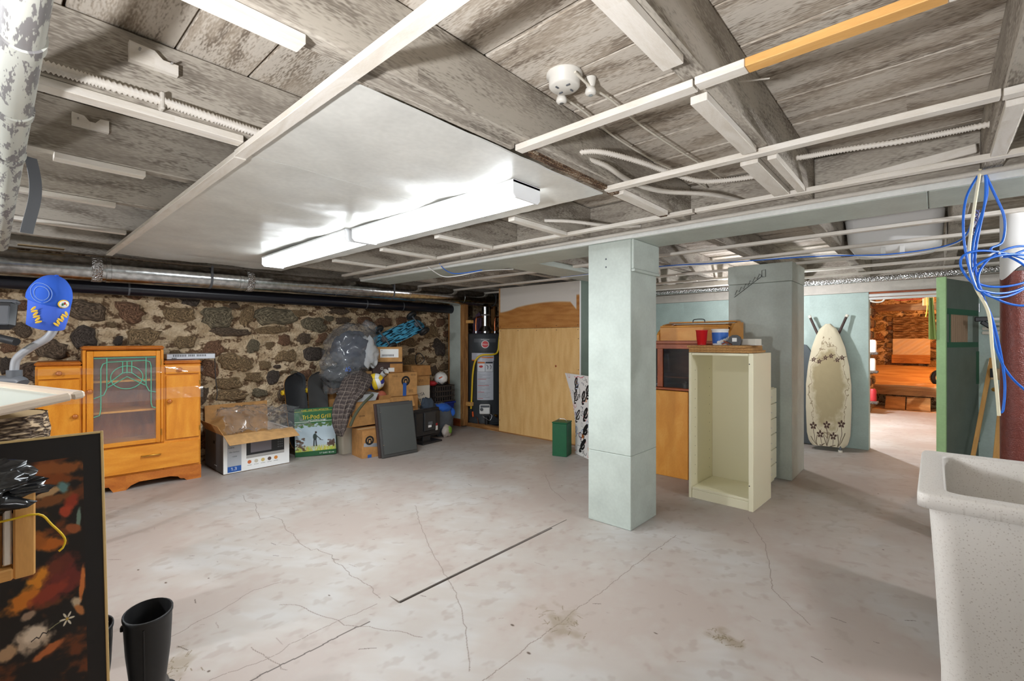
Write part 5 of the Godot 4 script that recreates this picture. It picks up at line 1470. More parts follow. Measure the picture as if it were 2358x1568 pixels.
func crate(p: Vector3) -> void:
	var t := thing("milk_crate", "black open lattice crate on the blue bin", "crate", p, PI / 2)
	var K: Material = mat("crate black", rgb(58, 50, 46), 0.55)
	for side in 4:
		var bx := Transform3D(Basis.from_euler(Vector3(0, side * PI / 2, 0)), Vector3.ZERO)
		for y: float in [0.008, 0.07, 0.135, 0.2]:
			var g := mb()
			g.x = bx
			part(t, "rail", g.span(Vector3(-0.16, y - 0.008, 0.148), Vector3(0.16, y + 0.01, 0.16), 0.002), K)
		for k in 9:
			var g := mb()
			g.x = bx
			part(t, "slat", g.span(Vector3(-0.157 + k * 0.0375, 0.0, 0.15), Vector3(-0.145 + k * 0.0375, 0.205, 0.158), 0.001), K)
	part(t, "base", mb().span(Vector3(-0.155, 0, -0.155), Vector3(0.155, 0.01, 0.155)), K)
	part(t, "liner", mb().span(Vector3(-0.14, 0.012, -0.14), Vector3(0.14, 0.2, 0.14), 0.02), M["ink"])


func volleyball(p: Vector3, r: float) -> void:
	var t := thing("volleyball", "yellow, white and blue volleyball on the open carton", "ball", p)
	# panels: three stripes on each of the six faces of a cube drawn on the ball
	var cols := [M["yellow"], M["white"], mat("ball blue", rgb(40, 52, 150), 0.45)]
	for f in 6:
		var B := Basis()
		if f < 4:
			B = Basis.from_euler(Vector3(0, f * PI / 2, (f % 2) * PI / 2))
		else:
			B = Basis.from_euler(Vector3(PI / 2 if f == 4 else -PI / 2, 0, 0))
		for s in 3:
			var g := mb()
			g.x = Transform3D(Basis.from_euler(Vector3(0.3, 0.9, 0.25)) * B, Vector3.ZERO)
			g.grid(5, 12, func(a: float, b: float) -> Vector3:
				var u := tan(lerpf(-PI / 4, PI / 4, (s + lerpf(0.02, 0.98, a)) / 3.0))
				var w := tan(lerpf(-PI / 4, PI / 4, lerpf(0.01, 0.99, b)))
				return Vector3(u, w, 1.0).normalized() * r)
			part(t, "panel", g, cols[(s + f) % 3] if f != 0 else cols[[2, 0, 1][s]])
	part(t, "bladder", mb().ell(Vector3(r, r, r) * 0.985, Vector3.ZERO, 20, 12), M["greyplastic"])


func grill_carton() -> void:
	var im := Image.create(384, 480, false, Image.FORMAT_RGB8)
	im.fill(rgb(30, 96, 52))
	# landscape: water, trees, grass, standing figure
	for y in range(150, 430):
		for x in 384:
			var k := sin(x * 0.11 + y * 0.9) * 0.05
			im.set_pixel(x, y, rgb(150, 178, 196).lerp(rgb(196, 208, 214), clampf(0.5 + k + (y - 150) / 600.0, 0, 1)))
	for i in 90:
		disc(im, rng.randf() * 384, 150 + rng.randf() * 34, rng.randf_range(8, 22), rng.randf_range(6, 14), Color(0.2 + rng.randf() * 0.15, 0.36 + rng.randf() * 0.1, 0.18, 0.8), 0.5)
	for i in 260:
		var x := rng.randf() * 384
		line(im, [x, 430, x + rng.randf_range(-12, 12), 430 - rng.randf_range(16, 60)], 2.0, rgb(150 + rng.randf() * 70, 160 + rng.randf() * 50, 50))
	for i in 40:
		disc(im, rng.randf() * 90, 300 + rng.randf() * 120, rng.randf_range(6, 18), rng.randf_range(5, 14), Color(0.35, 0.24, 0.17, 0.7), 0.4)
	for i in 24:
		disc(im, 300 + rng.randf() * 70, 330 + rng.randf() * 60, rng.randf_range(6, 14), rng.randf_range(8, 18), Color(0.32, 0.22, 0.18, 0.8), 0.4)
	disc(im, 196, 246, 11, 13, rgb(58, 46, 42), 0.2)
	disc(im, 186, 290, 20, 36, rgb(44, 60, 56), 0.15)
	line(im, [196, 275, 220, 300, 238, 318], 8, rgb(48, 58, 56))
	line(im, [178, 318, 174, 380], 12, rgb(40, 44, 48))
	line(im, [194, 318, 198, 380], 12, rgb(40, 44, 48))
	line(im, [226, 322, 262, 330], 5, rgb(40, 40, 44))
	im.fill_rect(Rect2i(0, 130, 384, 5), rgb(232, 232, 220))
	im.fill_rect(Rect2i(0, 432, 384, 48), rgb(24, 84, 44))
	im.fill_rect(Rect2i(0, 26, 384, 3), rgb(210, 200, 70))
	var t := thing("grill_carton", "green printed tripod grill carton leaning before the skateboards", "carton", Vector3(-4.575, 0.004, -2.165), deg_to_rad(62.0))
	var bx := Transform3D(Basis.from_euler(Vector3(-0.1, 0, 0.03)), Vector3(0, 0, 0))
	var g := mb()
	g.x = bx
	g.span(Vector3(-0.19, 0, -0.06), Vector3(0.19, 0.47, 0.0), 0.003)
	part(t, "body", g, M["green"])
	g = mb()
	g.x = bx * Transform3D(Basis(), Vector3(0, 0.235, 0.0008))
	g.face(0.376, 0.466, 0.001)
	part(t, "front_print", g, mat("grill print", Color.WHITE, 0.45, 0.0, tx(im)))
	var holder := Node3D.new()
	holder.name = "front_lettering"
	holder.transform = bx
	t.add_child(holder)
	text(holder, "Tri-Pod Grill", 0.04, M["yellow"], Vector3(0.015, 0.385, 0.003), Basis(), 0.92)
	text(holder, "and Lantern Hanger", 0.014, M["white"], Vector3(0.02, 0.353, 0.003))
	text(holder, "CLOSE - SAVE THIS CARTON FOR", 0.013, M["yellow"], Vector3(0.0, 0.453, 0.003))
	text(holder, "17\" Grill / 43 cm", 0.014, M["white"], Vector3(0.1, 0.022, 0.003))


func jacket() -> void:
	var im := Image.create(256, 256, false, Image.FORMAT_RGB8)
	im.fill(rgb(70, 60, 57))
	for k in 8:
		im.fill_rect(Rect2i(k * 32, 0, 14, 256), rgb(80, 69, 65))
		im.fill_rect(Rect2i(0, k * 32, 256, 12), rgb(60, 51, 49))
	for k in 8:
		im.fill_rect(Rect2i(k * 32 + 20, 0, 2, 256), rgb(150, 138, 126))
		im.fill_rect(Rect2i(0, k * 32 + 18, 256, 2), rgb(142, 130, 118))
	var plaid := mat("plaid", Color.WHITE, 0.95, 0.0, tx(im))
	# rows from the collar on the ball side down to the hanging hem: pairs of edge points
	var L := [Vector3(-4.62, 0.80, -2.55), Vector3(-4.48, 0.77, -2.40), Vector3(-4.36, 0.68, -2.29), Vector3(-4.31, 0.56, -2.22), Vector3(-4.28, 0.42, -2.18), Vector3(-4.26, 0.30, -2.19), Vector3(-4.25, 0.235, -2.22)]
	var R := [Vector3(-4.58, 0.77, -2.74), Vector3(-4.42, 0.745, -2.70), Vector3(-4.3, 0.65, -2.58), Vector3(-4.24, 0.54, -2.43), Vector3(-4.23, 0.42, -2.35), Vector3(-4.23, 0.31, -2.30), Vector3(-4.24, 0.245, -2.25)]
	var cl := Curve3D.new()
	var cr := Curve3D.new()
	for p in L:
		cl.add_point(p)
	for p in R:
		cr.add_point(p)
	var q := noise(61, 1.0, 3)
	var t := thing("plaid_jacket", "dark plaid jacket draped over the corner of the open carton", "jacket")
	part(t, "cloth", mb().grid(18, 40, func(a: float, b: float) -> Vector3:
		var p: Vector3 = cl.sample_baked(b * cl.get_baked_length(), true).lerp(cr.sample_baked(b * cr.get_baked_length(), true), a)
		return p + Vector3(0.05 * sin(a * PI) + 0.03 * q.get_noise_2d(a * 3.0, b * 5.0) + 0.014 * sin(a * 15.0 + b * 4.0), 0.04 * sin(a * PI) * (1.0 - b) + 0.015 * q.get_noise_2d(a * 4.0 + 7.0, b * 6.0), 0.0), false, 0.014, Vector2(0.9, 2.4)), plaid)
	part(t, "lining", mb().tube(ribs([Vector3(-4.25, 0.60, -2.60), Vector3(-4.2, 0.52, -2.46), Vector3(-4.2, 0.42, -2.375), Vector3(-4.2, 0.32, -2.325)], 0.02), 0.014, 8), mat("olive lining", rgb(72, 74, 56), 0.95))
	part(t, "neck_label", mb(Vector3(-4.262, 0.66, -2.40), PI / 2 + 0.3, 0, 0.3).box(Vector3(0.07, 0.022, 0.004), Vector3.ZERO, 0.001), M["white"])


func boards_on_top() -> void:
	# off-road board lying over the top cartons
	var t := thing("mountain_board", "blue off-road skateboard with knobbly black tyres across the carton tops", "skateboard", Vector3(-4.72, 1.24, -3.26), PI / 2)
	var bx := Transform3D(Basis.from_euler(Vector3(0.95, 0, 0.0)), Vector3.ZERO)
	bx = Transform3D(Basis.from_euler(Vector3(0, 0, 0.38)), Vector3.ZERO) * bx
	var im := img(256, 64, func(u: float, v: float) -> Color:
		var k := noise(5, 1.0, 3)
		return rgb(20, 34, 46).lerp(rgb(86, 176, 214), smoothstep(-0.1, 0.1, k.get_noise_2d(u * 6.0, v * 9.0) + 0.12)))
	var dm := mat("board art", Color.WHITE, 0.4, 0.0, tx(im))
	for k in 2:
		var g := mb()
		g.x = bx
		g.grid(28, 8, func(a: float, b: float) -> Vector3:
			var e := minf(a, 1.0 - a) * 0.78
			var hw := 0.1 * sqrt(maxf(0.0, 1.0 - pow(maxf(0.0, 1.0 - e / 0.1), 2.0)))
			return Vector3((a - 0.5) * 0.78, -0.008 * k - 0.06 * pow(absf(a * 2.0 - 1.0), 3.0), (b - 0.5) * 2.0 * maxf(hw, 0.004)), false, 0.006)
		part(t, ["deck_art", "deck"][k], g, dm if k == 0 else M["tan"])
	for sx: float in [-1.0, 1.0]:
		var g := mb()
		g.x = bx
		g.tube([Vector3(sx * 0.25, 0.05, -0.12), Vector3(sx * 0.25, 0.05, 0.12)], 0.01, 8)
		g.span(Vector3(sx * 0.25 - 0.03, 0.004, -0.03), Vector3(sx * 0.25 + 0.03, 0.05, 0.03), 0.006)
		var tr := part(t, "truck", g, M["greyplastic"])
		for sz: float in [-1.0, 1.0]:
			var ring := []
			for i in 24:
				ring.append(Vector3(sx * 0.25 + cos(TAU * i / 24) * 0.045, 0.05 + sin(TAU * i / 24) * 0.045, sz * 0.13))
			var w := mb()
			w.x = bx
			w.tube(ring, 0.026, 10, true)
			part(tr, "tyre", w, M["rubber"])
			w = mb()
			w.x = bx * Transform3D(Basis.from_euler(Vector3(PI / 2, 0, 0)), Vector3(sx * 0.25, 0.05, sz * 0.13))
			w.lathe([Vector2(0, -0.018), Vector2(0.022, -0.018), Vector2(0.022, 0.018), Vector2(0, 0.018)], 14)
			part(tr, "hub", w, M["greyplastic"])
	t = thing("cruiser_deck", "tan bare longboard deck leaning behind the off-road board", "skateboard", Vector3(-4.93, 0.93, -3.1), PI / 2)
	var d := mb()
	d.x = Transform3D(Basis.from_euler(Vector3(-0.1, 0, 0.75)), Vector3(0, 0.16, 0))
	d.grid(26, 6, func(a: float, b: float) -> Vector3:
		var e := minf(a, 1.0 - a) * 0.6
		var hw := 0.09 * sqrt(maxf(0.0, 1.0 - pow(maxf(0.0, 1.0 - e / 0.13), 2.0)))
		return Vector3((a - 0.5) * 0.6, (b - 0.5) * 2.0 * maxf(hw, 0.004), 0.02 * pow(absf(a * 2.0 - 1.0), 2.5)), false, 0.01)
	part(t, "deck", d, M["tan"])
	solo("power_cable", "black cable coiled by the tan cartons at the stone wall", "cable", mb().tube(ribs([Vector3(0, 0, 0), Vector3(0.02, 0.1, 0.03), Vector3(0.0, 0.14, -0.05), Vector3(0.03, 0.06, -0.1), Vector3(0.0, 0.0, -0.06)], 0.02), 0.006, 6), M["blackplastic"], Vector3(-4.76, 0.853, -3.52))


func closet() -> void:
	# plywood front of the heater closet
	var w := shell("wall_closet", "plywood sheets closing the heater closet, white paint on the upper one")
	part(w, "plywood_sheet", mb().span(Vector3(-4.08, 0.012, -4.297), Vector3(-2.868, 1.293, -4.285), 0.001, 1), M["ply"])
	# upper sheet, painted to a wavy edge
	var base := wood_img(512, 256, 69, rgb(166, 106, 48), rgb(184, 124, 60), rgb(196, 138, 74), 22.0, 0.25, -9.0, Color.WHITE, 0.02)
	for x in 512:
		var u := x / 512.0
		var e := 150.0 - 46.0 * sin(clampf(u * 1.05, 0, 1) * PI * 0.72) * clampf(u * 4.0, 0.0, 1.0) + (60.0 * maxf(0.0, u - 0.9) * 10.0 if u < 0.965 else -40.0)
		for y in 256:
			var m := smoothstep(e + 10.0, e - 4.0, float(y)) * (1.0 if u > 0.02 else 0.3)
			if m > 0.0:
				base.set_pixel(x, y, base.get_pixel(x, y).lerp(rgb(216, 214, 210), m * 0.93))
	var up := part(w, "plywood_sheet", mb(Vector3(-3.474, 1.55, -4.289)).face(1.212, 0.508, 0.012), mat("painted ply", Color.WHITE, 0.6, 0.0, tx(base)))
	up.set_meta("label", "upper plywood sheet with a wavy edge of white paint")
	for k in 5:
		for y: float in [1.27, 1.32]:
			part(w, "screw", mb(Vector3(-4.05 + k * 0.29, y, -4.2848 + (0.0026 if y > 1.3 else 0.0)), 0, PI / 2).lathe([Vector2(0, 0), Vector2(0.005, 0), Vector2(0.004, 0.0015), Vector2(0, 0.0015)], 8), M["ink"])
	for k in 4:
		for x: float in [-4.065, -2.885]:
			part(w, "screw", mb(Vector3(x, 0.15 + k * 0.34, -4.2848), 0, PI / 2).lathe([Vector2(0, 0), Vector2(0.005, 0), Vector2(0.004, 0.0015), Vector2(0, 0.0015)], 8), M["ink"])
	part(w, "knot_hole", mb(Vector3(-3.19, 0.86, -4.2848), 0, PI / 2).lathe([Vector2(0, 0), Vector2(0.013, 0), Vector2(0.01, 0.001), Vector2(0, 0.001)], 12), M["cherry"])
	part(w, "edge_bead", mb().span(Vector3(-2.868, 0, -4.3), Vector3(-2.861, 1.8, -4.284)), M["white"])
	part(w, "sill_plate", mb().span(Vector3(-4.7, 0, -4.38), Vector3(-2.868, 0.012, -4.282)), M["pine"])
	part(w, "sill_plate", mb().span(Vector3(-4.66, 0.0125, -4.38), Vector3(-4.082, 0.045, -4.29), 0.003), M["pine"])
	part(w, "jamb_stud", mb().span(Vector3(-4.712, 0.013, -4.29), Vector3(-4.655, 1.81, -4.2), 0.003, 1), M["pine"])
	part(w, "jamb_board", mb().span(Vector3(-4.93, 0.1, -4.24), Vector3(-4.714, 1.81, -4.2), 0.002, 1), M["mint"])
	part(w, "jamb_base", mb().span(Vector3(-4.93, 0.0, -4.24), Vector3(-4.714, 0.099, -4.195), 0.002, 0), M["cherry"])
	part(w, "jamb_edge", mb().span(Vector3(-4.96, 0.0, -4.26), Vector3(-4.932, 1.81, -4.2), 0.002, 1), M["pine"])
	part(w, "block", mb().span(Vector3(-4.65, 0.28, -4.3), Vector3(-4.56, 0.33, -4.24), 0.002, 0), M["bare"])
	part(w, "block", mb().span(Vector3(-4.65, 1.38, -4.3), Vector3(-4.56, 1.42, -4.24), 0.002, 0), M["bare"])
	wall("wall_closet_back", mb().span(Vector3(-5.05, 0, -5.4), Vector3(-2.97, 2.03, -5.25)), M["mortar"], "dark back wall of the heater closet")
	# insulation batts behind the heater
	var ins := mat("insulation purple", rgb(150, 120, 150), 0.95)
	for k in 3:
		solo("insulation_batt", ["pinkish purple insulation wad on the closet floor by the heater", "pinkish purple insulation wad halfway up beside the heater", "pinkish purple insulation wad level with the heater top"][k], "insulation", mb(Vector3(0, 0.27, 0)).ell(Vector3(0.07, 0.23, 0.1), Vector3.ZERO, 18, 14, 0.4, 2.2, 70 + k), ins, Vector3(-4.955, 0.0 + k * 0.52, -4.78), 0, "insulation in the closet")
	solo("stud_frame", "pale rough stud standing behind the water heater", "stud", mb().span(Vector3(-0.03, 0, -0.02), Vector3(0.03, 1.8, 0.02), 0.003, 1).span(Vector3(-0.12, 1.3, 0.021), Vector3(0.14, 1.34, 0.05), 0.003, 0), M["pine"], Vector3(-4.86, 0, -4.98))
	water_heater()


func water_heater() -> void:
	var t := thing("water_heater", "charcoal gas water heater with yellow gas hose in the closet", "water heater", Vector3(-4.605, 0.0, -4.57), deg_to_rad(44.0))
	var r := 0.262
	var C: Material = M["charcoal"]
	part(t, "tank", mb().lathe([Vector2(0, 0.03), Vector2(r - 0.01, 0.03), Vector2(r - 0.01, 0.05), Vector2(r, 0.055), Vector2(r, 0.98), Vector2(r + 0.004, 0.985), Vector2(r + 0.004, 1.225), Vector2(r - 0.012, 1.243), Vector2(0.0, 1.255)], 48), C)
	part(t, "foot_ring", mb().lathe([Vector2(0, 0), Vector2(r - 0.02, 0), Vector2(r - 0.02, 0.029), Vector2(0, 0.029)], 40), M["blackplastic"])
	# curved labels hugging the tank
	var curved := func(a0: float, a1: float, y0: float, y1: float, off: float) -> MB:
		return mb().grid(16, 1, func(a: float, b: float) -> Vector3:
			var f := lerpf(a0, a1, a)
			return Vector3(sin(f) * (r + off), lerpf(y1, y0, b), cos(f) * (r + off)), false, 0.0008, Vector2.ONE, true)
	var lab := Image.create(256, 512, false, Image.FORMAT_RGB8)
	lab.fill(rgb(208, 212, 222))
	lab.fill_rect(Rect2i(0, 0, 256, 20), rgb(226, 120, 40))
	for k in 2:
		var x0 := 8 + k * 124
		lab.fill_rect(Rect2i(x0, 30, 116, 130), rgb(60, 62, 70))
		lab.fill_rect(Rect2i(x0 + 3, 52, 110, 105), rgb(226, 228, 234))
		lab.fill_rect(Rect2i(x0 + 3, 33, 110, 17), [rgb(226, 120, 40), rgb(60, 62, 70)][k])
	disc(lab, 62, 90, 30, 16, rgb(200, 40, 40), 0.1, 0.0, 0.3)
	line(lab, [150, 70, 170, 90, 164, 120], 8, rgb(30, 30, 34))
	line(lab, [205, 70, 222, 92, 214, 122], 8, rgb(30, 30, 34))
	for y in range(176, 500, 9):
		var red := (y / 9) % 9 == 0
		line(lab, [12, y, 30 + rng.randf() * 200, y], 4.0 if red else 2.0, rgb(206, 60, 66) if red else rgb(128, 132, 144))
	part(t, "warning_label", curved.call(-0.42, 0.42, 0.36, 0.9, 0.0012), mat("heater label", Color.WHITE, 0.5, 0.0, tx(lab)))
	var lab2 := Image.create(256, 96, false, Image.FORMAT_RGB8)
	lab2.fill(rgb(206, 208, 220))
	for y in range(6, 92, 7):
		line(lab2, [6, y, 60 + rng.randf() * 40, y], 2.0, rgb(120, 124, 136))
		line(lab2, [128, y, 180 + rng.randf() * 60, y], 2.0, rgb(130, 134, 146))
	lab2.fill_rect(Rect2i(0, 84, 70, 12), rgb(226, 120, 40))
	lab2.fill_rect(Rect2i(120, 50, 130, 12), rgb(226, 120, 40))
	part(t, "rating_label", curved.call(-0.75, 0.45, 0.88, 0.985, 0.0022), mat("rating label", Color.WHITE, 0.5, 0.0, tx(lab2)))
	part(t, "name_band", curved.call(-0.6, 0.55, 1.125, 1.175, 0.0055), M["greyplastic"])
	var bd := part(t, "badge", mb(Vector3(0, 1.1, r + 0.005), 0, PI / 2).lathe([Vector2(0, 0), Vector2(0.052, 0), Vector2(0.052, 0.006), Vector2(0.046, 0.009), Vector2(0, 0.009)], 28), M["white"])
	part(bd, "badge_face", mb(Vector3(0, 1.1, r + 0.014), 0, PI / 2).lathe([Vector2(0, 0), Vector2(0.043, 0), Vector2(0.043, 0.001), Vector2(0, 0.001)], 28), M["red"])
	text(bd, "Rheem", 0.022, M["white"], Vector3(0, 1.1, r + 0.0158))
	text(t, "Performance", 0.014, M["white"], Vector3(0, 1.163, r + 0.0065))
	# gas control, hose, burner tube
	var g := part(t, "gas_control", mb().span(Vector3(-0.075, 0.2 - 0.02, r - 0.005), Vector3(0.065, 0.31, r + 0.06), 0.012), M["white"])
	part(g, "control_knob", mb(Vector3(-0.045, 0.245, r + 0.06), 0, PI / 2).lathe([Vector2(0, 0), Vector2(0.022, 0), Vector2(0.02, 0.012), Vector2(0, 0.012)], 18), M["greyplastic"])
	part(g, "control_panel", mb().span(Vector3(-0.06, 0.27, r + 0.06), Vector3(0.055, 0.298, r + 0.062)), M["greyplastic"])
	part(t, "burner_tube", mb(Vector3(0.02, 0.02, r + 0.03)).lathe([Vector2(0, 0), Vector2(0.026, 0), Vector2(0.026, 0.19 - 0.06), Vector2(0, 0.19 - 0.06)], 18), M["blackplastic"])
	part(t, "thermocouple", mb().tube(ribs([Vector3(-0.03, 0.19, r + 0.03), Vector3(-0.025, 0.15, r + 0.06), Vector3(0.01, 0.13, r + 0.06), Vector3(0.06, 0.1, r + 0.06), Vector3(0.09, 0.16, r + 0.05), Vector3(0.05, 0.19, r + 0.03)], 0.02), 0.004, 6), M["steel"])
	part(t, "drain_valve", mb(Vector3(0.13, 0.155, r - 0.03), 0.4, PI / 2).lathe([Vector2(0, 0), Vector2(0.016, 0), Vector2(0.012, 0.04), Vector2(0.018, 0.05), Vector2(0, 0.055)], 14), M["brass"])
	part(t, "gas_cock", mb(Vector3(-0.19, 0.19, r - 0.055)).lathe([Vector2(0, -0.05), Vector2(0.015, -0.05), Vector2(0.015, 0.05), Vector2(0, 0.05)], 12).span(Vector3(0, -0.01, -0.01), Vector3(0.12, 0.01, 0.01)), M["blackplastic"])
	part(t, "gas_cock_handle", mb(Vector3(-0.165, 0.17, r - 0.03), 0, 0, 0.1).box(Vector3(0.022, 0.07, 0.012), Vector3.ZERO, 0.004), M["orange"])
	part(t, "gas_hose", mb().tube(ribs([Vector3(-0.19, 0.24, r - 0.05), Vector3(-0.18, 0.4, r - 0.03), Vector3(-0.165, 0.7, r - 0.01), Vector3(-0.13, 0.88, r + 0.02), Vector3(-0.05, 0.955, r + 0.04), Vector3(0.1, 0.965, r + 0.02), Vector3(0.165, 1.0, r - 0.02), Vector3(0.185, 1.15, r - 0.02), Vector3(0.21, 1.4, r - 0.06)], 0.03), 0.012, 10), M["yellow"])
	part(t, "copper_drip", mb().tube(ribs([Vector3(-0.12, 0.135, r - 0.0), Vector3(-0.1, 0.12, r + 0.03), Vector3(-0.09, 0.06, r + 0.02), Vector3(-0.09, 0.04, r + 0.02)], 0.02), 0.005, 6), M["copper"])
	# flue and water lines
	part(t, "draft_hood", mb(Vector3(0, 1.25, 0)).lathe([Vector2(0.11, 0.03), Vector2(0.1, 0.04), Vector2(0.06, 0.1), Vector2(0.06, 0.0)], 28), M["galv"])
	part(t, "flue", mb().tube([Vector3(0, 1.33, 0), Vector3(0, 1.615, 0)], 0.056, 24), M["galv"])
	part(t, "flue_collar", mb(Vector3(0, 1.5, 0)).lathe([Vector2(0.058, -0.01), Vector2(0.061, -0.01), Vector2(0.061, 0.012), Vector2(0.058, 0.012)], 24), M["foil"])
	for s: float in [-1.0, 1.0]:
		part(t, "water_line", mb().tube(ribs([Vector3(s * 0.13, 1.24, 0.08), Vector3(s * 0.13, 1.42, 0.08), Vector3(s * 0.13 + 0.03, 1.47, 0.06), Vector3(s * 0.13 + 0.2, 1.48, -0.06)], 0.03), 0.011, 10), M["copper"])
		part(t, "pipe_union", mb(Vector3(s * 0.13, 1.25, 0.08)).lathe([Vector2(0, 0), Vector2(0.018, 0), Vector2(0.018, 0.03), Vector2(0, 0.03)], 8), M["steel"])


func middle_group() -> void:
	# graffiti board
	var im := Image.create(400, 640, false, Image.FORMAT_RGB8)
	im.fill(rgb(226, 222, 218))
	var K := rgb(22, 20, 22)
	for i in 70:
		# curling marker tags of many sizes
		var p := Vector2(rng.randf() * 400, rng.randf() * 640)
		var s := rng.randf_range(8, 26)
		var pts := []
		var a := rng.randf() * TAU
		var q := p
		for k in 14:
			a += rng.randf_range(-0.3, 1.3)
			q += Vector2.from_angle(a) * s * 0.5
			pts.append_array([q.x, q.y])
		line(im, pts, rng.randf_range(2.6, 5.0), [K, K, rgb(90, 90, 100), rgb(200, 60, 60), rgb(40, 110, 190), rgb(224, 130, 40)][i % 6])
	for c in [[150, 70, 13], [210, 170, 14], [190, 300, 16], [160, 430, 18], [120, 550, 19], [80, 180, 10], [300, 120, 14], [310, 260, 15], [300, 420, 16], [270, 550, 17], [60, 330, 11]]:
		var pts := []
		for k in 26:
			var f := k * 0.42
			pts.append_array([c[0] + cos(f) * (22 + k * 1.2), c[1] + sin(f * 0.8) * (26 + k * 1.4)])
		line(im, pts, c[2], K)
	for c in [[60, 470, "a"], [90, 500, "b"]]:
		line(im, [c[0], c[1] + 26, c[0], c[1], c[0] + 22, c[1] - 12, c[0] + 44, c[1], c[0] + 44, c[1] + 26, c[0], c[1] + 26], 7, K)
	line(im, [104, 496, 112, 470, 124, 500, 134, 470], 7, rgb(226, 124, 40))
	line(im, [150, 16, 176, 26, 210, 12, 250, 22, 300, 10], 5, rgb(206, 50, 80))
	var t := thing("graffiti_board", "white board covered in black marker graffiti behind the post", "board", Vector3(-2.493, 0.003, -3.866), deg_to_rad(-26.7))
	part(t, "board", mb(Vector3(0.0, 0.0, 0.0)).grid(12, 20, func(a: float, b: float) -> Vector3: return Vector3(lerpf(-0.25, 0.25, a) - 0.13 * (1.0 - b) + 0.04 * sin((1.0 - b) * 3.0), 0.81 * (1.0 - b), 0.05 * (1.0 - b) - 0.03 * sin(b * PI)), false, 0.006, Vector2.ONE, true), mat("graffiti print", Color.WHITE, 0.5, 0.0, tx(im)))
	solo("wooden_chest", "reddish wooden chest half hidden behind the graffiti board", "chest", mb().span(Vector3(-0.2, 0, -0.14), Vector3(0.2, 0.79, 0.14), 0.004, 1).span(Vector3(-0.21, 0.791, -0.15), Vector3(0.21, 0.815, 0.15), 0.006, 0), M["cherry"], Vector3(-2.42, 0, -4.24))
	# green metal box
	t = thing("metal_box", "dark green metal box on the floor before the graffiti board", "box", Vector3(-2.785, 0, -3.845), deg_to_rad(17.0))
	part(t, "body", mb().span(Vector3(-0.075, 0.0, -0.08), Vector3(0.075, 0.325, 0.08), 0.004), M["tin green"])
	part(t, "lid", mb().span(Vector3(-0.079, 0.3255, -0.084), Vector3(0.079, 0.338, 0.084), 0.004), M["tin green"])
	part(t, "handle", mb().tube(ribs([Vector3(-0.05, 0.338, 0), Vector3(-0.03, 0.36, 0), Vector3(0.03, 0.36, 0), Vector3(0.05, 0.338, 0)], 0.01), 0.003, 6), M["steel"])
	# glazed hutch
	t = thing("hutch", "reddish glass fronted cabinet on a honey coloured base behind the post", "cabinet", Vector3(-1.63, 0, -4.09))
	part(t, "base_side", mb().span(Vector3(-0.33, 0.0, -0.23), Vector3(-0.31, 0.73, 0.24), 0.002, 1), M["maple"])
	part(t, "base_side", mb().span(Vector3(0.29, 0.0, -0.23), Vector3(0.31, 0.73, 0.24), 0.002, 1), M["maple"])
	part(t, "base_front", mb().span(Vector3(-0.31, 0.0, 0.236), Vector3(0.125, 0.725, 0.256), 0.003, 1), M["maple"])
	part(t, "base_core", mb().span(Vector3(-0.309, 0.002, -0.23), Vector3(0.289, 0.71, 0.22), 0.0, 1), M["cherry"])
	part(t, "base_top", mb().span(Vector3(-0.34, 0.731, -0.235), Vector3(0.32, 0.75, 0.258), 0.004, 0), M["cherry"])
	part(t, "case_back", mb().span(Vector3(-0.32, 0.751, -0.22), Vector3(0.3, 1.12, -0.205), 0.0, 0), M["cherry"])
	for x: float in [-0.32, 0.28]:
		part(t, "case_side", mb().span(Vector3(x, 0.751, -0.204), Vector3(x + 0.02, 1.12, 0.23), 0.002, 1), M["cherry"])
	part(t, "case_top", mb().span(Vector3(-0.335, 1.121, -0.23), Vector3(0.32, 1.147, 0.256), 0.004, 0), M["cherry"])
	part(t, "shelf", mb().span(Vector3(-0.298, 0.83, -0.2), Vector3(0.278, 0.842, 0.19), 0.002, 0), M["cherry"])
	part(t, "case_rail", mb().span(Vector3(-0.298, 1.08, 0.215), Vector3(0.278, 1.12, 0.236), 0.002, 0), M["cherry"])
	for x: float in [-0.298, -0.15]:
		part(t, "stile", mb().span(Vector3(x, 0.752, 0.215), Vector3(x + 0.05, 1.08, 0.236), 0.002, 1), M["cherry"])
	part(t, "glass_door", mb().span(Vector3(-0.1, 0.753, 0.22), Vector3(0.277, 1.079, 0.226)), M["smokepane"])
	part(t, "glass_door", mb().span(Vector3(-0.246, 0.753, 0.22), Vector3(-0.152, 1.079, 0.226)), M["smokepane"])
	solo("small_jar", "small clear knob jar inside the glass cabinet", "jar", mb().lathe([Vector2(0, 0), Vector2(0.025, 0), Vector2(0.028, 0.03), Vector2(0.01, 0.04), Vector2(0.014, 0.055), Vector2(0, 0.06)], 14), M["steel"], Vector3(-1.55, 0.751, -3.9))
	# roll top bread box
	t = thing("bread_box", "honey wood box with a sloped lid and wire handle atop the cabinet", "box", Vector3(-1.5, 1.148, -4.08))
	var prof := [Vector2(-0.18, 0.0), Vector2(0.17, 0.0), Vector2(0.17, 0.05), Vector2(0.15, 0.075), Vector2(0.13, 0.085), Vector2(0.05, 0.14), Vector2(-0.06, 0.155), Vector2(-0.18, 0.155)]
	for x: float in [-0.3, 0.29]:
		part(t, "end_board", mb(Vector3(x, 0, 0), -PI / 2).prism(prof, 0.02), M["maple"])
	part(t, "front", mb().span(Vector3(-0.289, 0.0, 0.14), Vector3(0.279, 0.115, 0.152), 0.002, 0), M["maple"])
	part(t, "back", mb().span(Vector3(-0.289, 0.0, -0.175), Vector3(0.279, 0.15, -0.163), 0.002, 0), M["maple"])
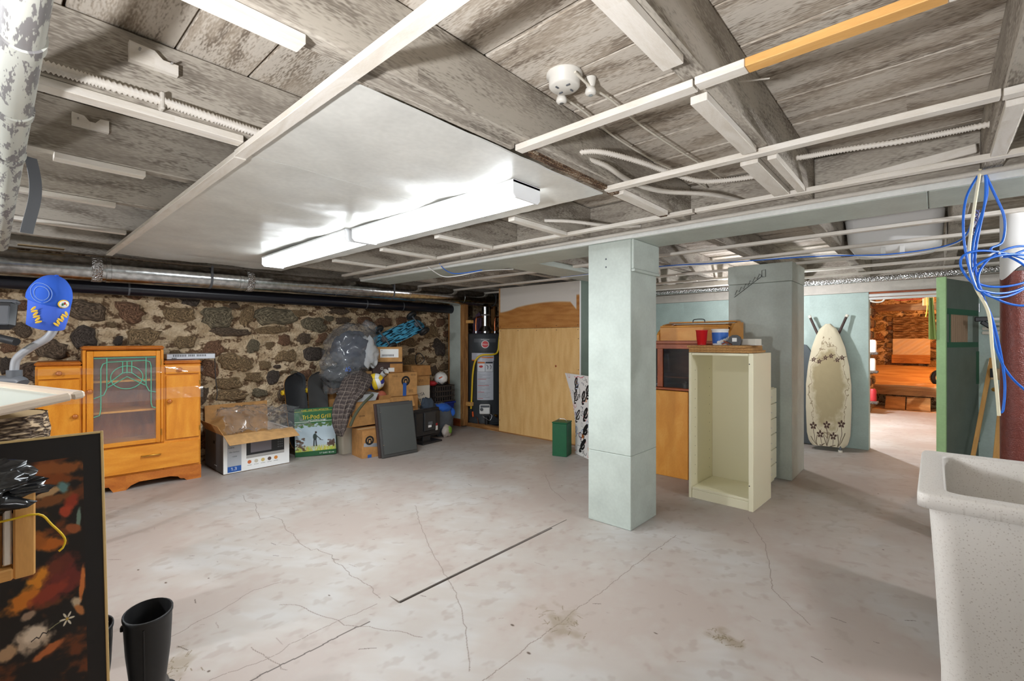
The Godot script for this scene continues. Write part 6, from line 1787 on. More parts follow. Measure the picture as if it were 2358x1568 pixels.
	part(t, "lid", mb(Vector3(0, 0.117, 0.15), 0, -0.2).span(Vector3(-0.289, 0.0, -0.2), Vector3(0.279, 0.012, 0.0), 0.002, 0), M["maple"])
	part(t, "top", mb().span(Vector3(-0.289, 0.157, -0.18), Vector3(0.279, 0.168, -0.04), 0.002, 0), M["maple"])
	part(t, "handle", mb().tube(ribs([Vector3(-0.05, 0.158, 0.02), Vector3(-0.04, 0.182, 0.02), Vector3(0.04, 0.182, 0.02), Vector3(0.05, 0.158, 0.02)], 0.01), 0.004, 6), M["blackplastic"])
	# empty bookcase
	t = thing("bookcase", "empty cream bookcase standing in front of the mint chimney breast", "bookcase", Vector3(-1.113, 0, -3.62), deg_to_rad(-2.0))
	var Cm: Material = M["cream"]
	part(t, "side_panel", mb().span(Vector3(-0.22, 0, -0.2), Vector3(-0.202, 1.062, 0.2), 0.0015), Cm)
	part(t, "side_panel", mb().span(Vector3(0.19, 0, -0.2), Vector3(0.22, 1.062, 0.2), 0.0015), Cm)
	part(t, "top_panel", mb().span(Vector3(-0.2, 1.044, -0.2), Vector3(0.188, 1.061, 0.196), 0.0015), Cm)
	part(t, "bottom_shelf", mb().span(Vector3(-0.2, 0.062, -0.2), Vector3(0.188, 0.08, 0.19), 0.0015), Cm)
	part(t, "plinth", mb().span(Vector3(-0.2, 0.0, 0.175), Vector3(0.188, 0.061, 0.192), 0.0015), Cm)
	part(t, "back_panel", mb().span(Vector3(-0.202, 0.0, -0.206), Vector3(0.19, 1.06, -0.2005)), Cm)
	for k in 12:
		for z: float in [-0.14, 0.13]:
			part(t, "peg_hole", mb(Vector3(-0.2021, 0.16 + k * 0.07, z), 0, 0, -PI / 2).lathe([Vector2(0, 0), Vector2(0.0026, 0), Vector2(0.0026, 0.0008), Vector2(0, 0.0008)], 8), M["ink"])
	for y: float in [0.17, 0.99]:
		part(t, "screw", mb(Vector3(0.196, y, 0.2), 0, PI / 2).lathe([Vector2(0, 0), Vector2(0.004, 0), Vector2(0.004, 0.001), Vector2(0, 0.001)], 8), M["ink"])
	# shelves stacked on top of it and what lies on them
	for k in 3:
		solo("loose_shelf", ["bare chipboard shelf lying lowest on the bookcase", "bare chipboard shelf in the middle of the stack", "bare chipboard shelf on top of the stack under the cup"][k], "shelf board", mb().span(Vector3(-0.215, 0, -0.15), Vector3(0.215 - k * 0.006, 0.0165, 0.165 - k * 0.004), 0.001), M["flake"], Vector3(-1.128 - k * 0.006, 1.064 + k * 0.0172, -3.61 + k * 0.004), deg_to_rad([-2.0, 2.0, -5.0][k]), "chipboard shelves")
	var y := 1.1165
	t = thing("red_cup", "red plastic party cup on the chipboard shelves", "cup", Vector3(-1.29, y, -3.55))
	part(t, "body", mb().lathe([Vector2(0, 0), Vector2(0.03, 0), Vector2(0.033, 0.03), Vector2(0.035, 0.032), Vector2(0.041, 0.105), Vector2(0.044, 0.107), Vector2(0.044, 0.111), Vector2(0.04, 0.111), Vector2(0.03, 0.006), Vector2(0, 0.006)], 28), M["red"])
	t = thing("putty_tub", "white and blue lidless plastic tub beside the red cup", "tub", Vector3(-1.175, y, -3.6))
	part(t, "pail", mb().lathe([Vector2(0, 0), Vector2(0.05, 0), Vector2(0.057, 0.108), Vector2(0.061, 0.11), Vector2(0.061, 0.118), Vector2(0.056, 0.118), Vector2(0.049, 0.006), Vector2(0, 0.006)], 30), M["white"])
	part(t, "blue_label", mb().lathe([Vector2(0.0515, 0.012), Vector2(0.0572, 0.092)], 30), mat("tub blue", rgb(52, 108, 196), 0.45))
	for k in 7:
		part(t, "label_patch", mb(Vector3(0, 0.02 + 0.008 * k, 0), 0.2 + k * 0.37).ell(Vector3(0.016, 0.012, 0.003), Vector3(0, 0, 0.0535 + 0.0005 * k), 12, 8), M["white"])
	t = thing("tape_measure", "black tape measure lying on the chipboard shelves", "tape measure", Vector3(-1.06, y, -3.55), 0.15)
	part(t, "case", mb(Vector3(0, 0.0, 0)).prism([Vector2(-0.045, 0), Vector2(0.04, 0), Vector2(0.045, 0.03), Vector2(0.04, 0.058), Vector2(0.02, 0.072), Vector2(-0.01, 0.072), Vector2(-0.032, 0.058), Vector2(-0.042, 0.03)], 0.04), M["blackplastic"])
	part(t, "label", mb().span(Vector3(-0.012, 0.025, 0.02), Vector3(0.018, 0.052, 0.0212)), M["white"])
	part(t, "hook", mb().span(Vector3(-0.05, 0.0, -0.008), Vector3(-0.045, 0.016, 0.008)), M["red"])
	t = thing("paper_box", "small white cardboard box behind the tape measure", "box", Vector3(-0.985, y, -3.66), -0.25)
	part(t, "body", mb().span(Vector3(-0.06, 0, -0.04), Vector3(0.06, 0.045, 0.04), 0.002), M["offwhite"])
	solo("paper_sheet", "thin paper sheet lying under the small white box", "paper", mb().span(Vector3(-0.03, 0, -0.05), Vector3(0.05, 0.001, 0.05)), M["white"], Vector3(-0.93, 1.1166 - 0.0001, -3.57), 0.3)
	solo("wire_bundle", "short bundle of brown wire between tub and tape measure", "wire", mb().tube(ribs([Vector3(0, 0.006, 0.02), Vector3(0.03, 0.02, 0), Vector3(0.06, 0.006, 0.02), Vector3(0.05, 0.012, -0.02), Vector3(0.0, 0.03, -0.01)], 0.01), 0.004, 6), M["copper"], Vector3(-1.13, y, -3.52))
	# drawer chest between bookcase and chimney
	t = thing("drawer_chest", "cream drawer chest squeezed between bookcase and chimney breast", "drawer chest", Vector3(-1.145, 0, -4.1), PI / 2)
	part(t, "case", mb().span(Vector3(-0.22, 0.0, -0.13), Vector3(0.22, 0.765, 0.165), 0.003), Cm)
	for k in 6:
		var d := part(t, "drawer", mb().span(Vector3(-0.218, 0.03 + k * 0.123, 0.166), Vector3(0.218, 0.146 + k * 0.123, 0.182), 0.003), Cm)
		part(d, "pull", mb().span(Vector3(-0.05, 0.08 + k * 0.123, 0.182), Vector3(0.05, 0.09 + k * 0.123, 0.19), 0.002), M["offwhite"])


func door_side() -> void:
	ironing_board()
	solo("grey_board", "dark grey rounded board standing behind the ironing board", "board", mb(Vector3(0, 0.01, 0), 0, -0.04).prism([Vector2(-0.16, 0), Vector2(0.16, 0), Vector2(0.17, 0.5), Vector2(0.16, 1.0), Vector2(0.11, 1.09), Vector2(0.02, 1.12), Vector2(-0.08, 1.1), Vector2(-0.15, 1.0)], 0.03), mat("slate board", rgb(92, 100, 104), 0.7), Vector3(-1.17, 0, -6.06))
	# door leaf, swung into the room
	var t := shell("door_1", "dark green door leaf swung open with a taped window cut into it")
	t.position = Vector3(0.285, 0, -6.12)
	t.rotation.y = atan2(0.70, -0.235) - PI / 2 - PI / 2 + PI
	var hin := Vector3(0.285, 0, -6.12)
	var lat := Vector3(0.05, 0, -5.42)
	var dir := (lat - hin).normalized()
	t.basis = Basis(dir, Vector3.UP, dir.cross(Vector3.UP))
	# local x runs from hinge to latch edge, local -z... faces are at +-0.022
	var G: Material = M["doorgreen"]
	var wd := 0.735
	for e in [[0.0, 0.03, wd, 1.12], [0.0, 1.39, wd, 1.68], [0.0, 1.12, 0.14, 1.39], [wd - 0.09, 1.12, wd, 1.39]]:
		part(t, "door_panel", mb().span(Vector3(e[0], e[1], -0.022), Vector3(e[2], e[3], 0.022), 0.002), G)
	part(t, "latch_edge", mb().span(Vector3(wd, 0.03, -0.03), Vector3(wd + 0.02, 1.69, 0.034), 0.002), M["edgegreen"])
	for s: float in [-0.0235, 0.0235]:
		for e in [[0.02, 1.09, wd - 0.03, 1.135], [0.02, 1.375, wd - 0.03, 1.425], [wd - 0.1, 1.13, wd - 0.07, 1.38]]:
			part(t, "green_tape", mb().span(Vector3(e[0], e[1], s - 0.001), Vector3(e[2], e[3], s + 0.001)), M["tapegreen"])
		part(t, "green_tape", mb().span(Vector3(0.0, 0.75, s - 0.001), Vector3(0.06, 1.05, s + 0.001)), M["tapegreen"])
	part(t, "pane", mb().span(Vector3(0.14, 1.12, -0.002), Vector3(wd - 0.09, 1.39, 0.002)), M["pane"])
	for s: float in [-1.0, 1.0]:
		part(t, "curtain", mb().grid(40, 6, func(a: float, b: float) -> Vector3: return Vector3(lerpf(0.24, wd - 0.09, a), lerpf(1.39, 1.12, b), s * 0.0165 + 0.005 * sin(a * 60.0)), false, 0.0, Vector2.ONE, true), mat("curtain cloth", rgb(176, 148, 122), 0.9))
	for yy: float in [0.25, 1.45]:
		part(t, "hinge", mb(Vector3(0.0, yy, -0.024)).lathe([Vector2(0, -0.04), Vector2(0.007, -0.04), Vector2(0.007, 0.04), Vector2(0, 0.04)], 10), M["steel"])
	solo("green_rag", "yellow green rag hanging on the far side of the door edge", "rag", mb().grid(8, 16, func(a: float, b: float) -> Vector3: return Vector3(-0.02 + 0.05 * a * (0.5 + b * 0.5), -0.36 * b, 0.014 * sin(a * 9.0)), false, 0.004), mat("rag green", rgb(150, 168, 92), 0.95), Vector3(-0.015, 1.52, -5.42))
	# slats, clamp and red pipe at the right
	t = thing("slat_stand", "pair of leaning wooden slats with a metal bracket by the far wall", "wooden stand", Vector3(0.34, 0, -5.9))
	part(t, "slat", mb().bar(Vector3(-0.12, 0.0, 0.35), Vector3(0.05, 0.99, -0.2), 0.03, 0.016, 0.002), M["bare"])
	part(t, "slat", mb().bar(Vector3(0.03, 0.0, 0.36), Vector3(0.15, 1.12, -0.21), 0.045, 0.016, 0.002), M["bare"])
	part(t, "bracket", mb().span(Vector3(0.035, 0.80, -0.11), Vector3(0.1, 0.9, -0.08), 0.004), M["tan"])
	part(t, "hinge_plate", mb().span(Vector3(0.03, 0.82, -0.08), Vector3(0.055, 0.9, -0.075), 0.001), M["ink"])
	part(t, "knob", mb(Vector3(0.05, 0.72, 0.0), 0, PI / 2).lathe([Vector2(0, 0), Vector2(0.014, 0), Vector2(0.018, 0.012), Vector2(0, 0.02)], 12), M["brass"])
	t = thing("bar_clamp", "white bar clamp with black jaws hung before the far wall", "clamp", Vector3(0.42, 1.33, -5.6))
	part(t, "bar", mb(Vector3(0.2, 0, 0), 0, 0, PI / 2).lathe([Vector2(0, -0.3), Vector2(0.014, -0.3), Vector2(0.014, 0.3), Vector2(0, 0.3)], 12), M["white"])
	part(t, "jaw", mb(Vector3(-0.12, 0.0, 0), 0, 0, 0.0).box(Vector3(0.09, 0.04, 0.03), Vector3.ZERO, 0.006), M["blackplastic"])
	part(t, "jaw", mb(Vector3(-0.09, -0.05, 0), 0, 0, -0.7).box(Vector3(0.09, 0.035, 0.03), Vector3.ZERO, 0.006), M["blackplastic"])
	part(t, "hanger", mb().tube([Vector3(0.3, 0.01, 0), Vector3(0.3, 0.46, 0)], 0.003, 6), M["steel"])
	for k in 3:
		solo("wall_rail", "white ridged moulding on the far wall, " + ["upper", "middle", "lower"][k] + " of three", "rail", mb().span(Vector3(0, 0, 0), Vector3(1.25, 0.03, 0.03), 0.006), M["offwhite"], Vector3(0.33, 1.285 - k * 0.04, -6.149))
	t = thing("soil_stack", "thick red brown drain stack painted white at its top", "pipe", Vector3(0.31, 0, -3.5))
	part(t, "barrel", mb().lathe([Vector2(0, 0), Vector2(0.058, 0), Vector2(0.058, 1.5), Vector2(0, 1.5)], 32), M["redpipe"])
	part(t, "painted_top", mb().grid(32, 3, func(a: float, b: float) -> Vector3:
		var f := a * TAU
		return Vector3(sin(f) * 0.0585, lerpf(1.495 + 0.035 * sin(f * 2.0 + 0.6), 1.8, b), cos(f) * 0.0585), true), M["white"])
	part(t, "hub", mb().lathe([Vector2(0.058, 0.02), Vector2(0.075, 0.02), Vector2(0.075, 0.1), Vector2(0.058, 0.11)], 28), M["redpipe"])
	t = thing("power_tool", "black handled tool leaning behind the laundry tub", "tool", Vector3(0.18, 0, -4.0), 0.5)
	part(t, "head", mb(Vector3(0, 0.06, 0), 0, 0, 0.5).box(Vector3(0.07, 0.12, 0.06), Vector3.ZERO, 0.015), M["blackplastic"])
	part(t, "handle", mb().tube(ribs([Vector3(0, 0.1, 0), Vector3(0.03, 0.2, 0), Vector3(0.05, 0.27, -0.02)], 0.02), 0.022, 10), M["blackplastic"])
	part(t, "knob", mb(Vector3(-0.03, 0.09, 0.03)).ell(Vector3(0.02, 0.02, 0.02)), M["red"])
	t = thing("grey_shelf_panel", "pale grey panel leaning beside the red drain stack", "panel", Vector3(0.42, 0, -2.55), 0.3)
	part(t, "panel", mb(Vector3(0, 0, 0), 0, 0, -0.16).span(Vector3(0, 0.03, -0.2), Vector3(0.02, 0.95, 0.2), 0.003), mat("grey violet", rgb(176, 176, 186), 0.6))


func ironing_board() -> void:
	var im := Image.create(256, 640, false, Image.FORMAT_RGB8)
	im.fill(rgb(206, 196, 168))
	var q := noise(81, 1.0, 4)
	for y in 640:
		for x in 256:
			var d := Vector2((x - 128) / 110.0, (y - 330) / 250.0).length() + 0.25 * q.get_noise_2d(x * 0.012, y * 0.012)
			var c := rgb(208, 198, 172).lerp(rgb(150, 134, 98), 0.75 * smoothstep(1.0, 0.7, d))
			var ring := absf(d - 0.98)
			if ring < 0.02:
				c = c.lerp(rgb(104, 84, 58), 0.5)
			im.set_pixel(x, y, c)
	var br := rgb(72, 50, 42)
	for f in [[40, 540], [120, 530], [205, 520], [80, 580], [160, 585], [30, 190], [110, 180], [190, 190], [70, 200], [225, 178], [150, 170]]:
		var top: bool = f[1] < 300
		var s := 9.0 if top else 13.0
		for k in 5:
			disc(im, f[0] + cos(k * 1.26 - 1.57) * s, f[1] + sin(k * 1.26 - 1.57) * s * 0.9, s * 0.75, s * 0.5, br, 0.3, k * 1.26 - 1.57)
		if top:
			line(im, [f[0] - 26, f[1] + 6, f[0], f[1] + 2, f[0] + 28, f[1] - 8], 2.5, br)
		else:
			line(im, [f[0], f[1] + 10, f[0] + 4, f[1] + 50, f[0] - 2, 640], 3.0, br)
			line(im, [f[0] + 2, 636, f[0] + 22, f[1] + 46], 4.0, rgb(96, 82, 62))
			line(im, [f[0] - 2, 636, f[0] - 20, f[1] + 56], 4.0, rgb(88, 74, 58))
	var t := thing("ironing_board", "stained cream ironing board with brown flower print leaning on the wall", "ironing board", Vector3(-0.825, 0, -5.85), deg_to_rad(8.0))
	var bx := Transform3D(Basis.from_euler(Vector3(-0.13, 0, 0)), Vector3(0, 0.045, 0))
	var hw := func(b: float) -> float:
		# half width from the blunt bottom to the nose at the top
		var tb := [0.0, 0.03, 0.1, 0.3, 0.5, 0.65, 0.8, 0.9, 0.96, 1.0]
		var tv := [0.13, 0.165, 0.185, 0.195, 0.195, 0.178, 0.145, 0.105, 0.07, 0.02]
		for i in 9:
			if b <= tb[i + 1]:
				return lerpf(tv[i], tv[i + 1], (b - tb[i]) / (tb[i + 1] - tb[i]))
		return 0.02
	var wob := noise(83, 1.0, 2)
	var g := mb()
	g.x = bx
	g.grid(18, 50, func(a: float, b: float) -> Vector3: return Vector3((a - 0.5) * 2.0 * hw.call(1.0 - b), 1.29 * (1.0 - b), 0.02 - 0.022 * pow(absf(2.0 * a - 1.0), 4.0) + 0.003 * wob.get_noise_2d(a * 8.0, b * 20.0)), false, 0.012, Vector2.ONE, true)
	part(t, "cover", g, mat("board cover", Color.WHITE, 0.9, 0.0, tx(im)))
	g = mb()
	g.x = bx
	g.grid(10, 40, func(a: float, b: float) -> Vector3:
		var w: float = hw.call(1.0 - b) + 0.004
		return Vector3(w + 0.012 * sin(b * 23.0) * a - 0.03 * a, 1.29 * (1.0 - b), 0.0 - 0.075 * a + 0.004 * sin(b * 40.0)), false, 0.004)
	part(t, "cover_skirt", g, mat("cover pink", rgb(214, 188, 172), 0.9))
	g = mb()
	g.x = bx
	for s: float in [-1.0, 1.0]:
		g.tube([Vector3(s * 0.02, 1.0, -0.03), Vector3(s * 0.12, 1.26, -0.035), Vector3(s * 0.165, 1.38, -0.035)], 0.013, 10)
	part(t, "leg", g, M["shoebrown"])
	g = mb()
	g.x = bx
	for s: float in [-1.0, 1.0]:
		g.tube([Vector3(s * 0.16, 1.37, -0.035), Vector3(s * 0.172, 1.395, -0.035)], 0.016, 10)
	part(t, "foot_cap", g, M["offwhite"])
	part(t, "floor_leg", mb().tube([Vector3(0.1, 0.16, -0.02), Vector3(0.105, 0.012, 0.02)], 0.012, 8), M["greyplastic"])
	part(t, "floor_cap", mb(Vector3(0.105, 0.0, 0.02)).lathe([Vector2(0, 0), Vector2(0.02, 0), Vector2(0.018, 0.02), Vector2(0, 0.02)], 12), M["offwhite"])


func near_left() -> void:
	# poster print in a thin gilt frame, leaning; a generic painted landscape in browns and reds
	var W := 700
	var Hh := 900
	var im := Image.create(W, Hh, false, Image.FORMAT_RGB8)
	im.fill(rgb(36, 30, 26))
	var q := noise(141, 1.0, 4)
	for y in Hh:
		for x in W:
			var k := q.get_noise_2d(x * 0.006, y * 0.009) + 0.4 * q.get_noise_2d(x * 0.02 + 50.0, y * 0.03)
			im.set_pixel(x, y, rgb(34, 28, 25).lerp(rgb(110, 60, 32), smoothstep(0.0, 0.5, k)))
	var spots := [[250, 30, 230, 26, 132, 76, 38, 0.05], [200, 60, 240, 20, 120, 62, 26, 0.1], [310, 92, 34, 26, 92, 128, 128, -0.4], [230, 104, 70, 16, 172, 140, 100, -0.15], [250, 130, 150, 20, 116, 70, 36, -0.1], [345, 150, 40, 34, 140, 52, 32, 0.5], [320, 175, 44, 20, 160, 62, 38, -0.7], [388, 205, 14, 44, 106, 128, 116, 0.1], [360, 235, 50, 16, 140, 78, 44, 0.3], [250, 270, 84, 24, 176, 96, 32, 0.0], [170, 250, 60, 30, 150, 84, 30, -0.2], [220, 360, 130, 28, 208, 134, 40, -0.5], [110, 420, 110, 30, 196, 116, 36, -0.4], [290, 350, 80, 60, 96, 44, 34, 0.6], [300, 400, 140, 44, 106, 44, 38, -0.5], [230, 420, 110, 26, 132, 54, 36, -0.45], [398, 420, 16, 60, 190, 112, 56, 0.1], [365, 470, 36, 14, 186, 168, 140, 0.9], [385, 500, 40, 12, 170, 110, 62, 1.0], [150, 540, 100, 44, 178, 160, 138, -0.15], [160, 528, 70, 26, 206, 192, 172, -0.15], [130, 470, 44, 14, 152, 128, 106, -0.1], [30, 560, 50, 28, 172, 140, 106, -0.1], [220, 590, 90, 14, 168, 96, 52, -0.4]]
	var mp := func(x: float, y: float) -> Vector2: return Vector2(514.0 + 0.443 * x, 0.82 * y)
	for s in spots:
		var c := Color(s[4] * 1.12 / 255.0, s[5] * 1.12 / 255.0, s[6] * 1.12 / 255.0, 0.95)
		var p: Vector2 = mp.call(s[0], s[1])
		disc(im, p.x, p.y, s[2] * 0.47, s[3] * 0.86, c, 0.4, s[7], 0.22)
		disc(im, 440.0 - s[0], 250.0 + s[1], s[2] * 0.9, s[3], Color(c.r, c.g, c.b, 0.8), 0.5, -s[7], 0.4)
	for e in [[[140, 548, 165, 540, 178, 546, 196, 532, 214, 538, 226, 530], rgb(50, 40, 36)], [[226, 530, 262, 520, 296, 514], rgb(150, 150, 110)]]:
		var pts := []
		for i in range(0, e[0].size(), 2):
			var p: Vector2 = mp.call(e[0][i], e[0][i + 1])
			pts.append_array([p.x, p.y])
		line(im, pts, 2.0, e[1])
	var fl: Vector2 = mp.call(318, 514)
	for k in 6:
		disc(im, fl.x + cos(k * 1.05) * 10, fl.y + sin(k * 1.05) * 11, 9, 3, rgb(226, 220, 200), 0.3, k * 1.05)
	disc(im, fl.x, fl.y, 4, 4, rgb(206, 170, 70), 0.3)
	var t := thing("framed_print", "framed dark painted print with black mat leaning at the edge of the room", "picture", Vector3(-1.5, 0.0, 0.115), PI / 2)
	var bx := Transform3D(Basis.from_euler(Vector3(-0.17, 0, 0)), Vector3.ZERO)
	var put := func(called: String, g: MB, m: Material) -> void: part(t, called, g, m)
	var add := func(a: Vector3, b: Vector3, bev: float) -> MB:
		var g := mb()
		g.x = bx
		return g.span(a, b, bev)
	var hw := 0.31
	mat("gilt", rgb(212, 184, 128), 0.4)
	put.call("mat_board", add.call(Vector3(-hw, 0.004, -0.02), Vector3(hw, 0.916, -0.004), 0.0), mat("mat black", rgb(34, 30, 29), 0.3))
	var g2 := mb()
	g2.x = bx * Transform3D(Basis(), Vector3(0.0, 0.448, -0.0035))
	g2.face(0.55, 0.83, 0.001)
	put.call("print", g2, mat("print art", Color.WHITE, 0.28, 0.0, tx(im)))
	for e in [[Vector3(-hw - 0.006, 0, -0.022), Vector3(-hw, 0.922, 0.0)], [Vector3(hw, 0, -0.022), Vector3(hw + 0.006, 0.922, 0.0)], [Vector3(-hw, 0.916, -0.022), Vector3(hw, 0.922, 0.0)], [Vector3(-hw, 0, -0.022), Vector3(hw, 0.004, 0.0)]]:
		put.call("frame", add.call(e[0], e[1], 0.001), M["gilt"])
	# rubber boots
	var B := thing("rubber_boot", "tall black rubber boot standing clear of the framed print", "boot", Vector3(-1.745, 0, -0.315), deg_to_rad(250.0), "rubber boots")
	boot(B)
	copy(B, "rubber_boot", "tall black rubber boot half behind the framed print, felt liner showing", Vector3(-1.765, 0, -0.178), deg_to_rad(250.0))
	solo("boot_liner", "brown felt liner tucked in the half hidden boot", "liner", mb().ell(Vector3(0.04, 0.05, 0.035), Vector3.ZERO, 18, 12, 0.4, 3.0, 12), M["shoebrown"], Vector3(-1.765, 0.345, -0.185))
	# log with bark
	t = thing("log_stump", "upright log with pale furrowed bark behind the framed print", "log", Vector3(-2.4, 0, 0.01))
	var bn := noise(151, 1.0, 3)
	part(t, "bark", mb().grid(48, 30, func(a: float, b: float) -> Vector3:
		var f := a * TAU
		var r := 0.145 * (1.0 + 0.09 * bn.get_noise_3d(cos(f) * 3.0, b * 3.0, sin(f) * 3.0) + 0.12 * absf(bn.get_noise_3d(cos(f) * 9.0, b * 4.0, sin(f) * 9.0)))
		return Vector3(cos(f) * r, 0.895 * (1.0 - b), sin(f) * r), true, 0.0, Vector2(0.9, 0.9)), M["bark"])
	part(t, "end_grain", mb(Vector3(0, 0.893, 0)).lathe([Vector2(0.145, -0.01), Vector2(0.142, 0.0), Vector2(0, 0.002)], 30), M["tan"])
	# framed board lying on the log
	t = thing("framed_tray", "white board in a pale moulded frame lying on the log", "framed board")
	var a := Vector3(-0.9703, 0, 0.2418)
	var b := Vector3(0.2384, -0.1669, 0.9567)
	var n := b.cross(a).normalized()
	if n.y < 0.0:
		n = -n
	t.transform = Transform3D(Basis(a, n, a.cross(n)), Vector3(-2.154, 0.981, -0.214))
	var sg := signf(a.cross(n).dot(b))
	var La := 0.85
	var Lb := 0.42
	for e in [[0.0, 0.0, La, 0.035], [0.0, Lb - 0.035, La, Lb], [0.0, 0.035, 0.035, Lb - 0.035], [La - 0.035, 0.035, La, Lb - 0.035]]:
		part(t, "frame", mb().span(Vector3(e[0], -0.026, sg * e[1]), Vector3(e[2], 0.0, sg * e[3]), 0.007, 0 if e[2] - e[0] > 0.2 else 2), M["bone"] if M.has("bone") else mat("bone", rgb(222, 204, 184), 0.35))
	part(t, "board", mb().span(Vector3(0.03, -0.022, sg * 0.03), Vector3(La - 0.03, -0.012, sg * (Lb - 0.03))), mat("board white", rgb(222, 228, 218), 0.35))
	trainer()
	# wooden frame on a crate, black bag on it
	solo("packing_crate", "plain brown carton just outside the picture under the wooden frame", "carton", mb().span(Vector3(-0.18, 0, 0), Vector3(0.18, 0.655, 0.45), 0.003), M["card2"], Vector3(-1.27, 0, 0.03))
	t = thing("reversed_picture", "pale wood picture frame seen from the back under a black bag", "picture", Vector3(-1.41, 0.663, 0.22), PI / 2)
	part(t, "moulding", mb().span(Vector3(0.25, 0, -0.02), Vector3(0.282, 0.175, 0.02), 0.003, 1).span(Vector3(-0.25, 0, -0.02), Vector3(0.25, 0.024, 0.02), 0.003, 0), M["bare"])
	part(t, "inner_bead", mb().span(Vector3(0.236, 0.03, -0.015), Vector3(0.248, 0.175, 0.012), 0.002, 1), M["strap"])
	part(t, "rabbet", mb().span(Vector3(0.2, 0.025, -0.015), Vector3(0.235, 0.17, 0.0), 0.001, 1), M["pine"])
	part(t, "backing", mb().span(Vector3(-0.25, 0.025, -0.015), Vector3(0.199, 0.17, 0.004), 0.001, 0), M["strap"])
	part(t, "hanging_wire", mb().tube(ribs([Vector3(0.2, 0.12, 0.01), Vector3(0.24, 0.125, 0.024), Vector3(0.285, 0.127, 0.03), Vector3(0.305, 0.1, 0.03), Vector3(0.325, 0.065, 0.03), Vector3(0.322, 0.045, 0.03), Vector3(0.316, 0.04, 0.03)], 0.01), 0.0022, 6), M["yellow"])
	var bn2 := noise(161, 1.0, 4)
	solo("black_bag", "crumpled shiny black plastic bag lying on the wooden frame", "bag", mb().grid(48, 30, func(u: float, v: float) -> Vector3:
		var th := u * TAU
		var ph := v * PI
		var d := Vector3(sin(ph) * cos(th), cos(ph), sin(ph) * sin(th))
		var k := 1.0 + 0.45 * bn2.get_noise_3d(d.x * 1.2, d.y * 1.2, d.z * 1.6) + 0.5 * absf(bn2.get_noise_3d(d.x * 2.0, d.y * 3.0, d.z * 4.0))
		return d * Vector3(0.075, 0.055, 0.15) * k, true), mat("black film", rgb(30, 31, 33), 0.2), Vector3(-1.40, 0.85, 0.10))


func boot(t: Node3D) -> void:
	# shaft, foot and sole; the toe points along +z
	var rings := []
	for e in [[0.0, 0.09, 0.235, 0.05], [0.03, 0.094, 0.245, 0.05], [0.06, 0.09, 0.235, 0.048], [0.09, 0.086, 0.19, 0.025], [0.12, 0.088, 0.135, 0.0], [0.17, 0.1, 0.125, -0.004], [0.25, 0.118, 0.138, -0.004], [0.33, 0.126, 0.146, -0.006], [0.365, 0.128, 0.148, -0.008], [0.367, 0.133, 0.153, -0.008], [0.376, 0.133, 0.153, -0.008], [0.377, 0.122, 0.142, -0.008], [0.33, 0.119, 0.138, -0.006], [0.2, 0.1, 0.12, -0.004]]:
		var ring := PackedVector3Array()
		for i in 28:
			var f := TAU * i / 28
			var dip := 0.006 * sin(f) if e[0] > 0.34 else 0.0
			ring.append(Vector3(cos(f) * e[1] * 0.46, e[0] * 0.92 + dip, sin(f) * e[2] * (0.5 if e[0] < 0.1 else 0.42) + e[3]))
		rings.append(ring)
	part(t, "upper", mb().loft(rings, true, true), M["rubber"])
	part(t, "heel_seam", mb().tube([Vector3(0, 0.11, -0.054), Vector3(0, 0.2, -0.058), Vector3(0, 0.32, -0.068)], 0.003, 6), M["rubber"])
	part(t, "pull_tab", mb().span(Vector3(0.056, 0.305, -0.02), Vector3(0.064, 0.32, -0.005), 0.002), M["blackplastic"])
	part(t, "sole", mb(Vector3(0, 0.0, 0)).loft([rr(0.094, 0.25, 0.045, 0.0, 6, 0, 0.05), rr(0.098, 0.255, 0.047, 0.022, 6, 0, 0.05)]), M["blackplastic"])


